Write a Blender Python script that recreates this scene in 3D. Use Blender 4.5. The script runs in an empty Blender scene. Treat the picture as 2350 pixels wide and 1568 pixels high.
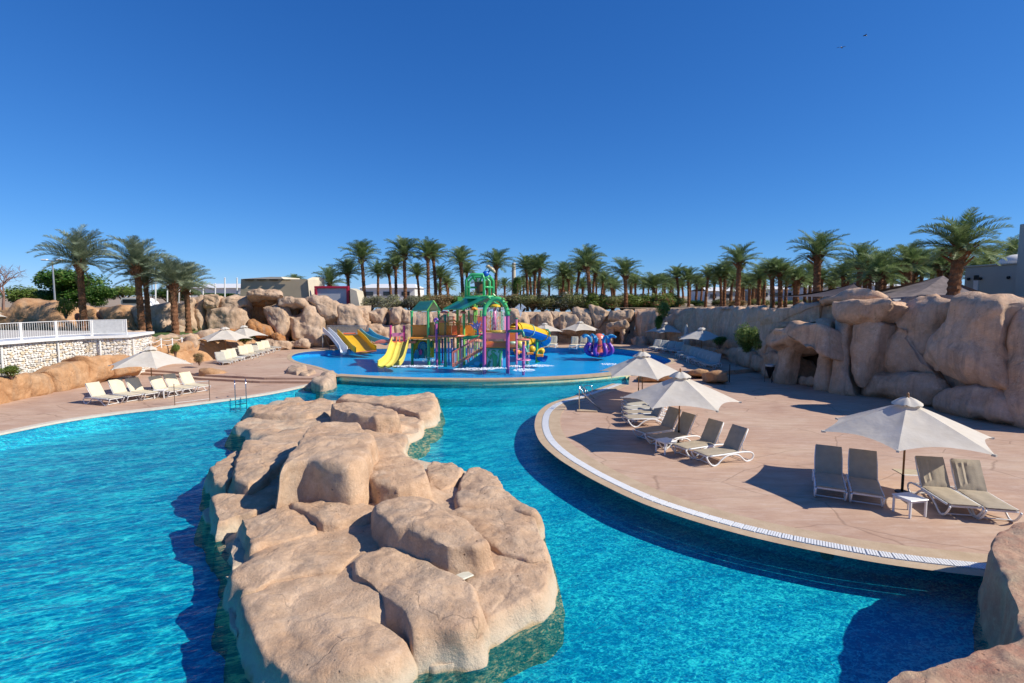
import bpy, bmesh, math, random
from mathutils import Vector, Matrix, noise, geometry
random.seed(7)
R = math.radians
S = bpy.context.scene
C = S.collection

# ------------------------------------------------------------------ camera
CAM_Z = 5.0
PITCH = R(4.76)
F = 1250.0 / 2350.0
cam = bpy.data.cameras.new('camera'); camo = bpy.data.objects.new('camera', cam); C.objects.link(camo)
cam.sensor_width = 36.0; cam.lens = 36.0 * F; cam.clip_start = 0.05; cam.clip_end = 4000
camo.location = (0, 0, CAM_Z); camo.rotation_euler = (R(90) - PITCH, 0, 0)
S.camera = camo
S.render.resolution_x = 1024; S.render.resolution_y = 683
S.render.engine = 'CYCLES'
S.cycles.transparent_max_bounces = 24
S.cycles.max_bounces = 6
S.cycles.diffuse_bounces = 3
S.cycles.caustics_reflective = False; S.cycles.caustics_refractive = False

# ------------------------------------------------------------------ light
SUN_EL, SUN_AZ = R(39), R(-13)        # azimuth measured from +X towards +Y
sdir = Vector((math.cos(SUN_EL) * math.cos(SUN_AZ), math.cos(SUN_EL) * math.sin(SUN_AZ), math.sin(SUN_EL)))
W = bpy.data.worlds.new('World'); S.world = W; W.use_nodes = True
nt = W.node_tree; nt.nodes.clear()
wo = nt.nodes.new('ShaderNodeOutputWorld'); bg = nt.nodes.new('ShaderNodeBackground'); sk = nt.nodes.new('ShaderNodeTexSky')
sk.sky_type = 'NISHITA'; sk.sun_disc = False; sk.sun_elevation = SUN_EL; sk.sun_rotation = R(90) - SUN_AZ
sk.air_density = 1.0; sk.dust_density = 0.0; sk.ozone_density = 6.0; sk.altitude = 2500
spc = nt.nodes.new('ShaderNodeSeparateColor'); cmb = nt.nodes.new('ShaderNodeCombineColor'); nt.links.new(sk.outputs[0], spc.inputs[0])
for i_, (g_, k_) in enumerate(((1.22, .29), (.88, .71), (.68, 1.52))):       # clear dry desert sky: deeper, more even blue
    pw = nt.nodes.new('ShaderNodeMath'); pw.operation = 'POWER'; pw.inputs[1].default_value = g_; ml = nt.nodes.new('ShaderNodeMath'); ml.operation = 'MULTIPLY'; ml.inputs[1].default_value = k_
    nt.links.new(spc.outputs[i_], pw.inputs[0]); nt.links.new(pw.outputs[0], ml.inputs[0]); nt.links.new(ml.outputs[0], cmb.inputs[i_])
nt.links.new(cmb.outputs[0], bg.inputs['Color'])
bg.inputs['Strength'].default_value = 0.135
nt.links.new(bg.outputs[0], wo.inputs['Surface'])
sl = bpy.data.lights.new('sun', 'SUN'); sl.energy = 5.0; sl.angle = R(0.53); sl.color = (1.0, 0.93, 0.82)
so = bpy.data.objects.new('sun', sl); C.objects.link(so); so.rotation_euler = sdir.to_track_quat('Z', 'Y').to_euler()
so.location = (60, 0, 60)
S.view_settings.view_transform = 'Standard'; S.view_settings.look = 'None'
S.view_settings.exposure = 0.16; S.view_settings.gamma = 1.0; S.view_settings.use_curve_mapping = False

# ------------------------------------------------------------------ survey: sight lines measured from the camera station
def ray(u, v):
    x = (u - 1175.0) / 1250.0; y = -(v - 784.0) / 1250.0
    c, s = math.cos(PITCH), math.sin(PITCH)
    return Vector((x, c + y * s, -s + y * c))
def G(u, v, z=0.0):
    d = ray(u, v); t = (z - CAM_Z) / d.z
    return Vector((0, 0, CAM_Z)) + d * t
def P(u, v, Y):
    d = ray(u, v)
    return Vector((0, 0, CAM_Z)) + d * (Y / d.y)
def zoomer(ox, oy, s):
    return lambda x, y: (ox + x * s, oy + y * s)
ZA = zoomer(432.5, 519.0, .2758); ZW1 = zoomer(709.2, 588.1, .1986); ZW2 = zoomer(916.8, 588.1, .1986)
ZC = zoomer(1193.6, 519.0, .26475); ZR = zoomer(1643.3, 449.8, .3751); ZL = zoomer(0, 484.3, .331)
ZB = zoomer(1254.0, 778.4, .2757); ZA2 = zoomer(1773.0, 864.9, .2758); ZE = zoomer(1859.5, 1167.6, .2554)
ZI = zoomer(432.5, 864.9, .4484)
ZK = zoomer(1063.8, 709.2, .09937)   # kids structure close-up, 1230..1500 x 820..1000

# ------------------------------------------------------------------ object helpers
def setp(o, label=None, cat=None, group=None, kind=None):
    if label: o['label'] = label
    if cat: o['category'] = cat
    if group: o['group'] = group
    if kind: o['kind'] = kind
    return o
def link(name, data, parent=None, loc=None):
    o = bpy.data.objects.new(name, data); C.objects.link(o)
    if parent is not None: o.parent = parent
    if loc is not None: o.location = loc
    return o
def thing(name, label, cat, loc=(0, 0, 0), rz=0.0, group=None):
    o = link(name, None, None, loc); o.rotation_euler = (0, 0, rz); o.empty_display_size = 0.2
    return setp(o, label, cat, group)
def copy_tree(o, parent=None):
    c = o.copy(); C.objects.link(c); c.parent = parent
    for ch in o.children: copy_tree(ch, c)
    return c

class MB:
    def __init__(s): s.v = []; s.f = []; s.m = []
    def add(s, vs, fs, mi=0):
        b = len(s.v); s.v += [tuple(x) for x in vs]; s.f += [tuple(b + i for i in f) for f in fs]; s.m += [mi] * len(fs)
        return s
    def box(s, c, d, rot=None, mi=0, bev=0.0):
        x, y, z = d[0] / 2, d[1] / 2, d[2] / 2
        if bev > 0:
            b = min(bev, x * .9, y * .9, z * .9); vs = []; 
            # bevelled box: three shells
            fs = []
            pts = {}
            def vid(p):
                if p not in pts: pts[p] = len(vs); vs.append(Vector(p))
                return pts[p]
            for ax in range(3):
                for sg in (-1, 1):
                    q = []
                    for (a, bb) in ((-1, -1), (1, -1), (1, 1), (-1, 1)):
                        p = [0, 0, 0]; dd = (x, y, z); o1, o2 = (ax + 1) % 3, (ax + 2) % 3
                        p[ax] = sg * dd[ax]; p[o1] = a * (dd[o1] - b); p[o2] = bb * (dd[o2] - b); q.append(vid(tuple(p)))
                    fs.append(q if sg > 0 else q[::-1])
            # edges
            for ax in range(3):
                o1, o2 = (ax + 1) % 3, (ax + 2) % 3; dd = (x, y, z)
                for a in (-1, 1):
                    for bb in (-1, 1):
                        q = []
                        for (e, w) in ((-1, 0), (1, 0), (1, 1), (-1, 1)):
                            p = [0, 0, 0]; p[ax] = e * (dd[ax] - b)
                            if w == 0: p[o1] = a * dd[o1]; p[o2] = bb * (dd[o2] - b)
                            else: p[o1] = a * (dd[o1] - b); p[o2] = bb * dd[o2]
                            q.append(vid(tuple(p)))
                        fs.append(q if a * bb > 0 else q[::-1])
            for a in (-1, 1):
                for bb in (-1, 1):
                    for cc in (-1, 1):
                        q = [vid((a * x, bb * (y - b), cc * (z - b))), vid((a * (x - b), bb * y, cc * (z - b))), vid((a * (x - b), bb * (y - b), cc * z))]
                        fs.append(q if a * bb * cc > 0 else q[::-1])
        else:
            vs = [Vector((a * x, b * y, c_ * z)) for c_ in (-1, 1) for b in (-1, 1) for a in (-1, 1)]
            fs = [(0, 2, 3, 1), (4, 5, 7, 6), (0, 1, 5, 4), (2, 6, 7, 3), (0, 4, 6, 2), (1, 3, 7, 5)]
        if rot is not None: vs = [rot @ v for v in vs]
        c = Vector(c)
        return s.add([v + c for v in vs], fs, mi)
    def tube(s, pts, r, n=8, closed=False, cap=True, mi=0, flat=1.0):
        pts = [Vector(p) for p in pts]; k = len(pts)
        rs = r if isinstance(r, (list, tuple)) else [r] * k
        vs = []; fs = []; prev = None
        for i, p in enumerate(pts):
            if closed: t = pts[(i + 1) % k] - pts[i - 1]
            else: t = pts[min(i + 1, k - 1)] - pts[max(i - 1, 0)]
            if t.length < 1e-9: t = Vector((0, 0, 1))
            t.normalize()
            if prev is None:
                a = Vector((0, 0, 1)) if abs(t.z) < .9 else Vector((1, 0, 0))
                nrm = t.cross(a).normalized()
            else:
                nrm = prev - t * prev.dot(t)
                if nrm.length < 1e-6: nrm = t.cross(Vector((0, 0, 1)))
                nrm.normalize()
            prev = nrm; bn = t.cross(nrm)
            for j in range(n):
                a = 2 * math.pi * j / n
                vs.append(p + (nrm * math.cos(a) + bn * math.sin(a) * flat) * rs[i])
        segs = k if closed else k - 1
        for i in range(segs):
            for j in range(n):
                a = i * n + j; b = i * n + (j + 1) % n; i2 = (i + 1) % k
                fs.append((a, b, i2 * n + (j + 1) % n, i2 * n + j))
        if cap and not closed:
            fs.append(tuple(range(n))[::-1]); fs.append(tuple((k - 1) * n + j for j in range(n)))
        return s.add(vs, fs, mi)
    def lathe(s, prof, n=16, c=(0, 0, 0), mi=0, axis=None):
        vs = []; fs = []; c = Vector(c)
        for (r, z) in prof:
            for j in range(n):
                a = 2 * math.pi * j / n; vs.append(Vector((r * math.cos(a), r * math.sin(a), z)))
        for i in range(len(prof) - 1):
            for j in range(n):
                fs.append((i * n + j, i * n + (j + 1) % n, (i + 1) * n + (j + 1) % n, (i + 1) * n + j))
        if axis is not None:
            q = Vector((0, 0, 1)).rotation_difference(Vector(axis)); vs = [q @ v for v in vs]
        return s.add([v + c for v in vs], fs, mi)
    def quad(s, a, b, c, d, mi=0): return s.add([a, b, c, d], [(0, 1, 2, 3)], mi)
    def prism(s, poly, thick, mi=0):
        # poly: list of 3D points (planar), thick: Vector offset
        poly = [Vector(p) for p in poly]; n = len(poly); t = Vector(thick)
        vs = poly + [p + t for p in poly]
        fs = [tuple(range(n))[::-1], tuple(range(n, 2 * n))] + [(i, (i + 1) % n, n + (i + 1) % n, n + i) for i in range(n)]
        return s.add(vs, fs, mi)
    def mesh(s, name, mats, smooth=False, fix=False):
        me = bpy.data.meshes.new(name); me.from_pydata(s.v, [], s.f)
        for m in (mats if isinstance(mats, (list, tuple)) else [mats]): me.materials.append(m)
        if any(s.m): me.polygons.foreach_set('material_index', s.m)
        if fix:
            bm = bmesh.new(); bm.from_mesh(me); bmesh.ops.recalc_face_normals(bm, faces=bm.faces); bm.to_mesh(me); bm.free()
        if smooth: me.polygons.foreach_set('use_smooth', [True] * len(me.polygons))
        if smooth == 'angle':
            try: me.set_sharp_from_angle(angle=R(35))
            except Exception: pass
        me.update(); return me
    def build(s, name, mats, parent=None, smooth=False, fix=False, loc=None):
        return link(name, s.mesh(name, mats, smooth, fix), parent, loc)

# ------------------------------------------------------------------ materials
class NT:
    def __init__(s, m): s.m = m; m.use_nodes = True; s.t = m.node_tree; s.n = s.t.nodes; s.b = s.n.get('Principled BSDF'); s.out = s.n.get('Material Output')
    def new(s, t, **k):
        n = s.n.new(t)
        for a, b in k.items(): setattr(n, a, b)
        return n
    def l(s, a, b): s.t.links.new(a, b)
    def pos(s, space='world', scale=(1, 1, 1), rot=(0, 0, 0)):
        if space == 'world': o = s.new('ShaderNodeNewGeometry').outputs['Position']
        else: o = s.new('ShaderNodeTexCoord').outputs['Object']
        mp = s.new('ShaderNodeMapping'); mp.inputs['Scale'].default_value = scale; mp.inputs['Rotation'].default_value = rot
        s.l(o, mp.inputs['Vector']); return mp.outputs[0]
    def tpos(s, stretch, rot):
        mp = s.new('ShaderNodeMapping'); mp.vector_type = 'TEXTURE'; mp.inputs['Scale'].default_value = stretch; mp.inputs['Rotation'].default_value = (0, 0, rot)
        s.l(s.new('ShaderNodeNewGeometry').outputs['Position'], mp.inputs['Vector']); return mp.outputs[0]
    def noise(s, vec, scale, detail=4, rough=.55, dist=0.0):
        n = s.new('ShaderNodeTexNoise'); n.inputs['Scale'].default_value = scale; n.inputs['Detail'].default_value = detail
        n.inputs['Roughness'].default_value = rough; n.inputs['Distortion'].default_value = dist; s.l(vec, n.inputs['Vector']); return n.outputs['Fac']
    def vor(s, vec, scale, feature='DISTANCE_TO_EDGE', out='Distance'):
        n = s.new('ShaderNodeTexVoronoi'); n.feature = feature; n.inputs['Scale'].default_value = scale; s.l(vec, n.inputs['Vector']); return n.outputs[out]
    def ramp(s, fac, stops, interp='LINEAR'):
        n = s.new('ShaderNodeValToRGB'); cr = n.color_ramp; cr.interpolation = interp
        while len(cr.elements) < len(stops): cr.elements.new(.5)
        for e, (p, c) in zip(cr.elements, stops): e.position = p; e.color = (c[0], c[1], c[2], 1) if isinstance(c, (tuple, list)) else (c, c, c, 1)
        s.l(fac, n.inputs[0]); return n.outputs[0]
    def mix(s, fac, a, b, mode='MIX'):
        n = s.new('ShaderNodeMix'); n.data_type = 'RGBA'; n.blend_type = mode; n.clamp_factor = True
        for inp, v in ((0, fac), (6, a), (7, b)):
            if isinstance(v, (int, float)): n.inputs[inp].default_value = v if inp == 0 else (v, v, v, 1)
            elif isinstance(v, (tuple, list)): n.inputs[inp].default_value = (v[0], v[1], v[2], 1)
            else: s.l(v, n.inputs[inp])
        return n.outputs[2]
    def math(s, op, a, b=0.0, c=None):
        n = s.new('ShaderNodeMath'); n.operation = op
        for i, v in enumerate((a, b, c)):
            if v is None: continue
            if isinstance(v, (int, float)): n.inputs[i].default_value = v
            else: s.l(v, n.inputs[i])
        return n.outputs[0]
    def maprange(s, v, a, b, c=0.0, d=1.0):
        n = s.new('ShaderNodeMapRange'); n.inputs[1].default_value = a; n.inputs[2].default_value = b; n.inputs[3].default_value = c; n.inputs[4].default_value = d
        s.l(v, n.inputs[0]); return n.outputs[0]
    def bump(s, h, strength=.4, dist=.02, prev=None):
        n = s.new('ShaderNodeBump'); n.inputs['Strength'].default_value = strength; n.inputs['Distance'].default_value = dist
        s.l(h, n.inputs['Height'])
        if prev is not None: s.l(prev, n.inputs['Normal'])
        return n.outputs[0]

def simple(name, col, rough=.5, metal=0.0, var=.12, scale=6.0, bump=0.0, space='obj', spec=.5, dirt=None):
    m = bpy.data.materials.new(name); t = NT(m)
    v = t.pos(space); n = t.noise(v, scale, 4)
    lo = tuple(c * (1 - var) for c in col); hi = tuple(min(1, c * (1 + var)) for c in col)
    c = t.ramp(n, [(.3, lo), (.7, hi)])
    if dirt:
        n2 = t.noise(v, scale * .4, 5, .7); c = t.mix(t.maprange(n2, .55, .75), c, dirt)
    t.l(c, t.b.inputs['Base Color'])
    t.b.inputs['Roughness'].default_value = rough; t.b.inputs['Metallic'].default_value = metal
    t.b.inputs['Specular IOR Level'].default_value = spec
    if bump: t.l(t.bump(t.noise(v, scale * 6, 3), bump, .01), t.b.inputs['Normal'])
    return m

def rock_mat(name, stops, grey=(.27, .22, .17), streak=0.0, crust=False, bumps=(.5, .5, .35), dark=None, scale=1.0):
    m = bpy.data.materials.new(name); t = NT(m)
    v = t.pos('world'); n1 = t.noise(v, .8 * scale, 8, .68, .4); c = t.ramp(n1, stops)
    vs = t.pos('world', (1, 1, .22)); n2 = t.noise(vs, 1.1 * scale, 6, .65, .5)
    c = t.mix(t.maprange(n2, .50, .66, 0, .8), c, grey)
    n3 = t.noise(v, 5.0, 6, .7); c = t.mix(t.maprange(n3, .35, .75, 0, .35), c, tuple(x * .62 for x in stops[0][1]))
    n4 = t.noise(v, 28.0, 3, .6); c = t.mix(t.maprange(n4, .3, .8, 0, .22), c, tuple(min(1, x * 1.35) for x in stops[-1][1]))
    n7 = t.noise(v, 2.4 * scale, 10, .78, .2); c = t.mix(t.maprange(n7, .50, .62, 0, .40), c, tuple(x * .60 for x in stops[1][1])); c = t.mix(t.maprange(n7, .46, .36, 0, .38), c, tuple(min(.85, x * 1.25) for x in stops[2][1]))
    pc = t.math('MULTIPLY', t.maprange(t.vor(v, 4.5, 'F1'), .10, .04, 0, 1), t.maprange(t.noise(v, 1.1, 3), .50, .60)); c = t.mix(t.math('MULTIPLY', pc, .7), c, tuple(x * .35 for x in stops[0][1]))
    if streak > 0:
        vk = t.pos('world', (1, 1, .05)); n5 = t.noise(vk, 4.5, 5, .7)
        c = t.mix(t.maprange(n5, .5, .72, 0, streak), c, (.10, .07, .05))
        vl = t.pos('world', (1, 1, .04)); n6 = t.noise(vl, 2.2, 4, .6)
        c = t.mix(t.maprange(n6, .52, .7, 0, streak * .8), c, (.44, .36, .27))
    nw = t.new('ShaderNodeTexNoise'); nw.inputs['Scale'].default_value = 1.3; nw.inputs['Detail'].default_value = 5; t.l(v, nw.inputs['Vector'])
    dv = t.new('ShaderNodeVectorMath'); dv.operation = 'MULTIPLY_ADD'; t.l(nw.outputs['Color'], dv.inputs[0]); dv.inputs[1].default_value = (.7, .7, .7); t.l(v, dv.inputs[2])
    ck = t.maprange(t.vor(dv.outputs[0], .62 * scale), 0, .012, 1, 0); ck = t.math('MULTIPLY', ck, t.maprange(t.noise(v, .9, 3), .56, .64))
    c = t.mix(t.math('MULTIPLY', ck, .45), c, (.14, .09, .06))
    if crust:
        sep = t.new('ShaderNodeSeparateXYZ'); t.l(t.pos('world'), sep.inputs[0])
        zz = t.math('ADD', sep.outputs['Z'], t.math('MULTIPLY', t.noise(v, 2.5, 4), -.30))
        c = t.mix(t.maprange(zz, .12, -.10, 0, .8), c, (.62, .52, .38))
        c = t.mix(t.maprange(zz, -.17, -.24, 0, .7), c, (.46, .30, .12))
    t.l(c, t.b.inputs['Base Color'])
    t.b.inputs['Roughness'].default_value = .92; t.b.inputs['Specular IOR Level'].default_value = .25
    # relief: pits, cracks, brushed grain
    cr = t.vor(t.mix(.12, v, t.new('ShaderNodeTexNoise').outputs['Color']), .75); crk = t.maprange(cr, 0, .018, 0, 1)
    b = t.bump(t.noise(v, 3.2, 9, .72), bumps[0], .14); pit = t.maprange(t.vor(v, 9.0, 'F1'), .05, .22, 0, 1); b = t.bump(pit, .35, .015, b); b = t.bump(t.math('SUBTRACT', 1.0, pc), .8, .04, b); b = t.bump(n7, .55, .05, b)
    b = t.bump(t.noise(v, 22, 5, .6), bumps[1], .015, b)
    b = t.bump(t.math('SUBTRACT', 1.0, ck), .4, .02, b)
    vk2 = t.pos('world', (1, 1, .12)); b = t.bump(t.noise(vk2, 26, 3, .6), .3 + streak * .4, .012, b)
    t.l(b, t.b.inputs['Normal'])
    return m

M = {}
M['island'] = rock_mat('island_rock', [(.3, (.45, .27, .155)), (.5, (.58, .385, .24)), (.72, (.68, .50, .34))], grey=(.38, .295, .22), crust=True)
M['cliff'] = rock_mat('cliff_rock', [(.3, (.50, .29, .165)), (.5, (.68, .43, .27)), (.72, (.74, .54, .38))], grey=(.48, .37, .29), streak=.38, bumps=(.7, .5, .2), scale=.7)
M['ochre'] = rock_mat('ochre_rock', [(.3, (.42, .20, .085)), (.5, (.52, .29, .14)), (.72, (.58, .38, .22))], grey=(.36, .25, .16), streak=.2)
M['wetrock'] = rock_mat('rust_stained_rock', [(.3, (.30, .10, .025)), (.5, (.45, .19, .06)), (.72, (.50, .27, .12))], grey=(.24, .15, .09), streak=.5)
M['farrock'] = rock_mat('weathered_rock', [(.3, (.40, .255, .155)), (.5, (.55, .38, .25)), (.72, (.62, .47, .34))], grey=(.30, .245, .20), streak=.45)
M['cavedark'] = rock_mat('cave_shade_rock', [(.3, (.06, .035, .02)), (.5, (.10, .06, .035)), (.72, (.13, .08, .05))], grey=(.05, .04, .03))  # rock colour lowered to put the cave's shade into it
M['kerbrock'] = rock_mat('pink_rock', [(.35, (.46, .20, .13)), (.5, (.52, .32, .21)), (.65, (.55, .42, .27))], grey=(.40, .31, .22), bumps=(.45, .6, .2), scale=1.6)

def deck_mat():
    m = bpy.data.materials.new('stamped_concrete'); t = NT(m)
    v = t.pos('world'); va = t.pos('world', (.35, 1.6, 1), (0, 0, R(12)))
    c = t.ramp(t.noise(v, .35, 6, .6, .4), [(.3, (.43, .27, .19)), (.5, (.54, .36, .25)), (.7, (.60, .44, .31))])
    c = t.mix(t.maprange(t.noise(va, 1.4, 8, .76, .6), .42, .66, 0, .62), c, (.40, .25, .175))
    c = t.mix(t.maprange(t.noise(va, 3.3, 7, .8), .48, .70, 0, .55), c, (.66, .52, .42))
    c = t.mix(t.maprange(t.noise(v, 9, 4, .7), .55, .75, 0, .25), c, (.25, .16, .11))
    # stamped joints: irregular long stones
    n = t.new('ShaderNodeTexNoise'); n.inputs['Scale'].default_value = .8; n.inputs['Detail'].default_value = 3; t.l(v, n.inputs['Vector'])
    wv = t.mix(.15, t.pos('world', (.30, .62, .3)), n.outputs['Color'])
    e = t.vor(wv, 1.0); j = t.maprange(e, .0, .010, 0, 1)
    c = t.mix(t.math('MULTIPLY', t.math('SUBTRACT', 1.0, j), .5), c, (.20, .12, .08))
    t.l(c, t.b.inputs['Base Color']); t.b.inputs['Roughness'].default_value = .82; t.b.inputs['Specular IOR Level'].default_value = .3
    b = t.bump(t.noise(va, 5, 7, .7), .35, .02); b = t.bump(j, .35, .008, b); b = t.bump(t.noise(v, 50, 3), .25, .004, b)
    t.l(b, t.b.inputs['Normal']); return m
M['deck'] = deck_mat()

def coping_mat():
    m = bpy.data.materials.new('coping_stone'); t = NT(m); v = t.pos('world')
    c = t.ramp(t.noise(v, 2.2, 6, .65), [(.3, (.46, .33, .20)), (.6, (.56, .42, .27)), (.8, (.62, .50, .35))])
    c = t.mix(t.maprange(t.noise(v, 40, 2), .45, .7, 0, .25), c, (.30, .2, .12))
    t.l(c, t.b.inputs['Base Color']); t.b.inputs['Roughness'].default_value = .7
    t.l(t.bump(t.noise(v, 60, 3), .3, .004), t.b.inputs['Normal']); return m
M['coping'] = coping_mat()

def tile_mat(name, a, b, c3, scale=9.0):
    m = bpy.data.materials.new(name); t = NT(m); v = t.pos('world')
    cell = t.new('ShaderNodeTexVoronoi'); cell.distance = 'CHEBYCHEV'; cell.inputs['Scale'].default_value = scale; cell.inputs['Randomness'].default_value = .25
    t.l(v, cell.inputs['Vector'])
    sep = t.new('ShaderNodeSeparateColor'); t.l(cell.outputs['Color'], sep.inputs[0])
    c = t.ramp(sep.outputs[0], [(.15, a), (.55, b), (.9, c3)])
    c = t.mix(t.maprange(t.noise(v, .5, 4), .35, .7, 0, .35), c, b)
    t.l(c, t.b.inputs['Base Color']); t.b.inputs['Roughness'].default_value = .35
    return m
M['tile'] = tile_mat('pool_mosaic', (.012, .58, .62), (.018, .67, .70), (.04, .78, .78), 30)
M['tilekids'] = tile_mat('kids_pool_mosaic', (.004, .40, .78), (.006, .48, .84), (.02, .58, .88), 20)
M['tileband'] = tile_mat('gold_waterline_tiles', (.74, .60, .30), (.82, .74, .46), (.55, .72, .55), 14)

def water_mat(name, t_lo, t_hi, sc=1.0, bump=.5, refl=.3, chop=1.0, contrast=1.0):
    m = bpy.data.materials.new(name); t = NT(m); t.n.remove(t.b)
    v2 = t.pos('world'); v = t.tpos((1.9, .62, 1), R(24)); vs = t.tpos((1.15, .8, 1), R(10))
    sep = t.new('ShaderNodeSeparateXYZ'); t.l(v2, sep.inputs[0]); side = t.maprange(sep.outputs['X'], -2.5, 1.5, 0, 1)
    # ripples: wind waves in the open left part, short chop in the sheltered right part
    h1 = t.noise(v, 1.6 * sc, 3, .55, .5); h2 = t.noise(v, 5.0 * sc, 3, .6, .6); h3 = t.noise(v2, 9 * sc, 3, .6, .6)
    hh = t.mix(side, h2, h3)
    b = t.bump(h1, bump, .22); b = t.bump(hh, bump, .07, b)
    # caustic light net of the ripples, painted into the water's tint
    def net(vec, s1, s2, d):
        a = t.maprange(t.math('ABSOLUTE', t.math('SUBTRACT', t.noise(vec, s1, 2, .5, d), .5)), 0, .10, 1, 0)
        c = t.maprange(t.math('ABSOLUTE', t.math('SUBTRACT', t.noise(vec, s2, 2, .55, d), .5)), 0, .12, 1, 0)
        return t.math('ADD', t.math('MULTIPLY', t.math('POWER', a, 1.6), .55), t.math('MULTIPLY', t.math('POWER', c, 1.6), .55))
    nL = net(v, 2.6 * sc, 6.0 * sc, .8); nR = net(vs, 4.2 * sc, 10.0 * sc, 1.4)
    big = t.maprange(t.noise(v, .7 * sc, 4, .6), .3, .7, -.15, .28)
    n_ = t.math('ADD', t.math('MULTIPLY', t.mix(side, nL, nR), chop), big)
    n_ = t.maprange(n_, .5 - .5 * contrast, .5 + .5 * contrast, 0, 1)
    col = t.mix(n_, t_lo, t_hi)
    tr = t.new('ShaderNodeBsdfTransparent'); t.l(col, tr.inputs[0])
    gl = t.new('ShaderNodeBsdfGlossy'); gl.inputs['Roughness'].default_value = .06; t.l(b, gl.inputs['Normal'])
    dt = t.new('ShaderNodeVectorMath'); dt.operation = 'DOT_PRODUCT'; t.l(b, dt.inputs[0]); t.l(t.new('ShaderNodeNewGeometry').outputs['Incoming'], dt.inputs[1])
    co = t.math('SUBTRACT', 1.0, t.math('ABSOLUTE', dt.outputs['Value'])); fr_ = t.math('ADD', .018, t.math('MULTIPLY', t.math('POWER', co, 5.0), refl))
    mx = t.new('ShaderNodeMixShader'); t.l(fr_, mx.inputs[0]); t.l(tr.outputs[0], mx.inputs[1]); t.l(gl.outputs[0], mx.inputs[2])
    t.l(mx.outputs[0], t.out.inputs['Surface']); return m
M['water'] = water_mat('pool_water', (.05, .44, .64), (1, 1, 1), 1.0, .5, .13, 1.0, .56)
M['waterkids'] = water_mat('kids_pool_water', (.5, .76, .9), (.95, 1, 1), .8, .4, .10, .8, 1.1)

M['white_plastic'] = simple('white_plastic', (.80, .80, .78), .38, var=.04)
M['white_paint'] = simple('white_paint', (.80, .79, .75), .5, var=.06)
M['taupe'] = simple('taupe_cushion', (.30, .25, .18), .85, var=.12, scale=5, bump=.35)
M['cream_cush'] = simple('cream_cushion', (.66, .58, .42), .85, var=.08, scale=5, bump=.35)
M['taupe_seat'] = simple('sand_cushion', (.40, .335, .24), .85, var=.1, scale=5, bump=.35)
M['sling'] = simple('grey_beige_cushion', (.44, .41, .34), .85, var=.1, scale=5, bump=.35)
M['wood'] = simple('varnished_pole_wood', (.30, .14, .05), .45, var=.25, scale=9)
M['blackmetal'] = simple('black_metal', (.02, .02, .02), .4, .6)
M['steel'] = simple('polished_steel', (.62, .64, .66), .18, 1.0, var=.04)
M['greymetal'] = simple('grey_metal', (.42, .43, .44), .45, .6)
def canvas_mat():
    m = bpy.data.materials.new('umbrella_canvas'); t = NT(m); v = t.pos('obj')
    c = t.ramp(t.noise(v, 2.0, 5, .6), [(.3, (.66, .60, .50)), (.7, (.75, .70, .61))])
    c = t.mix(t.maprange(t.noise(v, 6, 5, .7), .58, .8, 0, .25), c, (.50, .46, .38))
    df = t.new('ShaderNodeBsdfDiffuse'); t.l(c, df.inputs[0]); tl = t.new('ShaderNodeBsdfTranslucent'); t.l(c, tl.inputs[0])
    b = t.bump(t.noise(v, 60, 2), .2, .004); b = t.bump(t.noise(t.pos('obj', (1, 1, .5)), 3.5, 3), .35, .05, b)
    t.l(b, df.inputs['Normal'])
    mx = t.new('ShaderNodeMixShader'); mx.inputs[0].default_value = .22; t.l(df.outputs[0], mx.inputs[1]); t.l(tl.outputs[0], mx.inputs[2])
    t.n.remove(t.b); t.l(mx.outputs[0], t.out.inputs['Surface']); return m
M['canvas'] = canvas_mat()

def leaf_mat(name, a, b, trans=.25):
    m = bpy.data.materials.new(name); t = NT(m)
    g = t.new('ShaderNodeNewGeometry'); oi = t.new('ShaderNodeObjectInfo')
    f = t.math('ADD', t.math('MULTIPLY', g.outputs['Random Per Island'], .7), t.math('MULTIPLY', oi.outputs['Random'], .3))
    c = t.ramp(f, [(.1, a), (.9, b)])
    df = t.b; t.l(c, df.inputs['Base Color']); df.inputs['Roughness'].default_value = .55; df.inputs['Specular IOR Level'].default_value = .35
    tl = t.new('ShaderNodeBsdfTranslucent'); t.l(c, tl.inputs[0])
    mx = t.new('ShaderNodeMixShader'); mx.inputs[0].default_value = trans; t.l(df.outputs[0], mx.inputs[1]); t.l(tl.outputs[0], mx.inputs[2])
    t.l(mx.outputs[0], t.out.inputs['Surface']); return m
M['frond'] = leaf_mat('palm_frond', (.10, .17, .055), (.27, .34, .14), .32)
M['frond_grey'] = leaf_mat('palm_frond_grey_green', (.13, .18, .10), (.33, .37, .24), .3)
M['frond_dry'] = leaf_mat('dry_palm_frond', (.16, .09, .04), (.26, .17, .08), .1)
M['leaf_dark'] = leaf_mat('dark_green_leaves', (.02, .07, .01), (.07, .17, .02))
M['leaf_mid'] = leaf_mat('green_leaves', (.10, .17, .03), (.26, .34, .08))
M['leaf_lime'] = leaf_mat('lime_leaves', (.10, .15, .02), (.22, .27, .05))
M['leaf_olive'] = leaf_mat('olive_leaves', (.18, .19, .07), (.38, .37, .16))
M['leaf_rust'] = leaf_mat('rust_leaves', (.18, .11, .05), (.38, .25, .12))
M['leaf_grey'] = leaf_mat('grey_leaves', (.16, .16, .11), (.32, .32, .24))
M['flower_pink'] = leaf_mat('orange_pink_flowers', (.40, .12, .06), (.55, .26, .14))
M['flower_white'] = leaf_mat('white_flowers', (.60, .58, .50), (.75, .74, .68))
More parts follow.
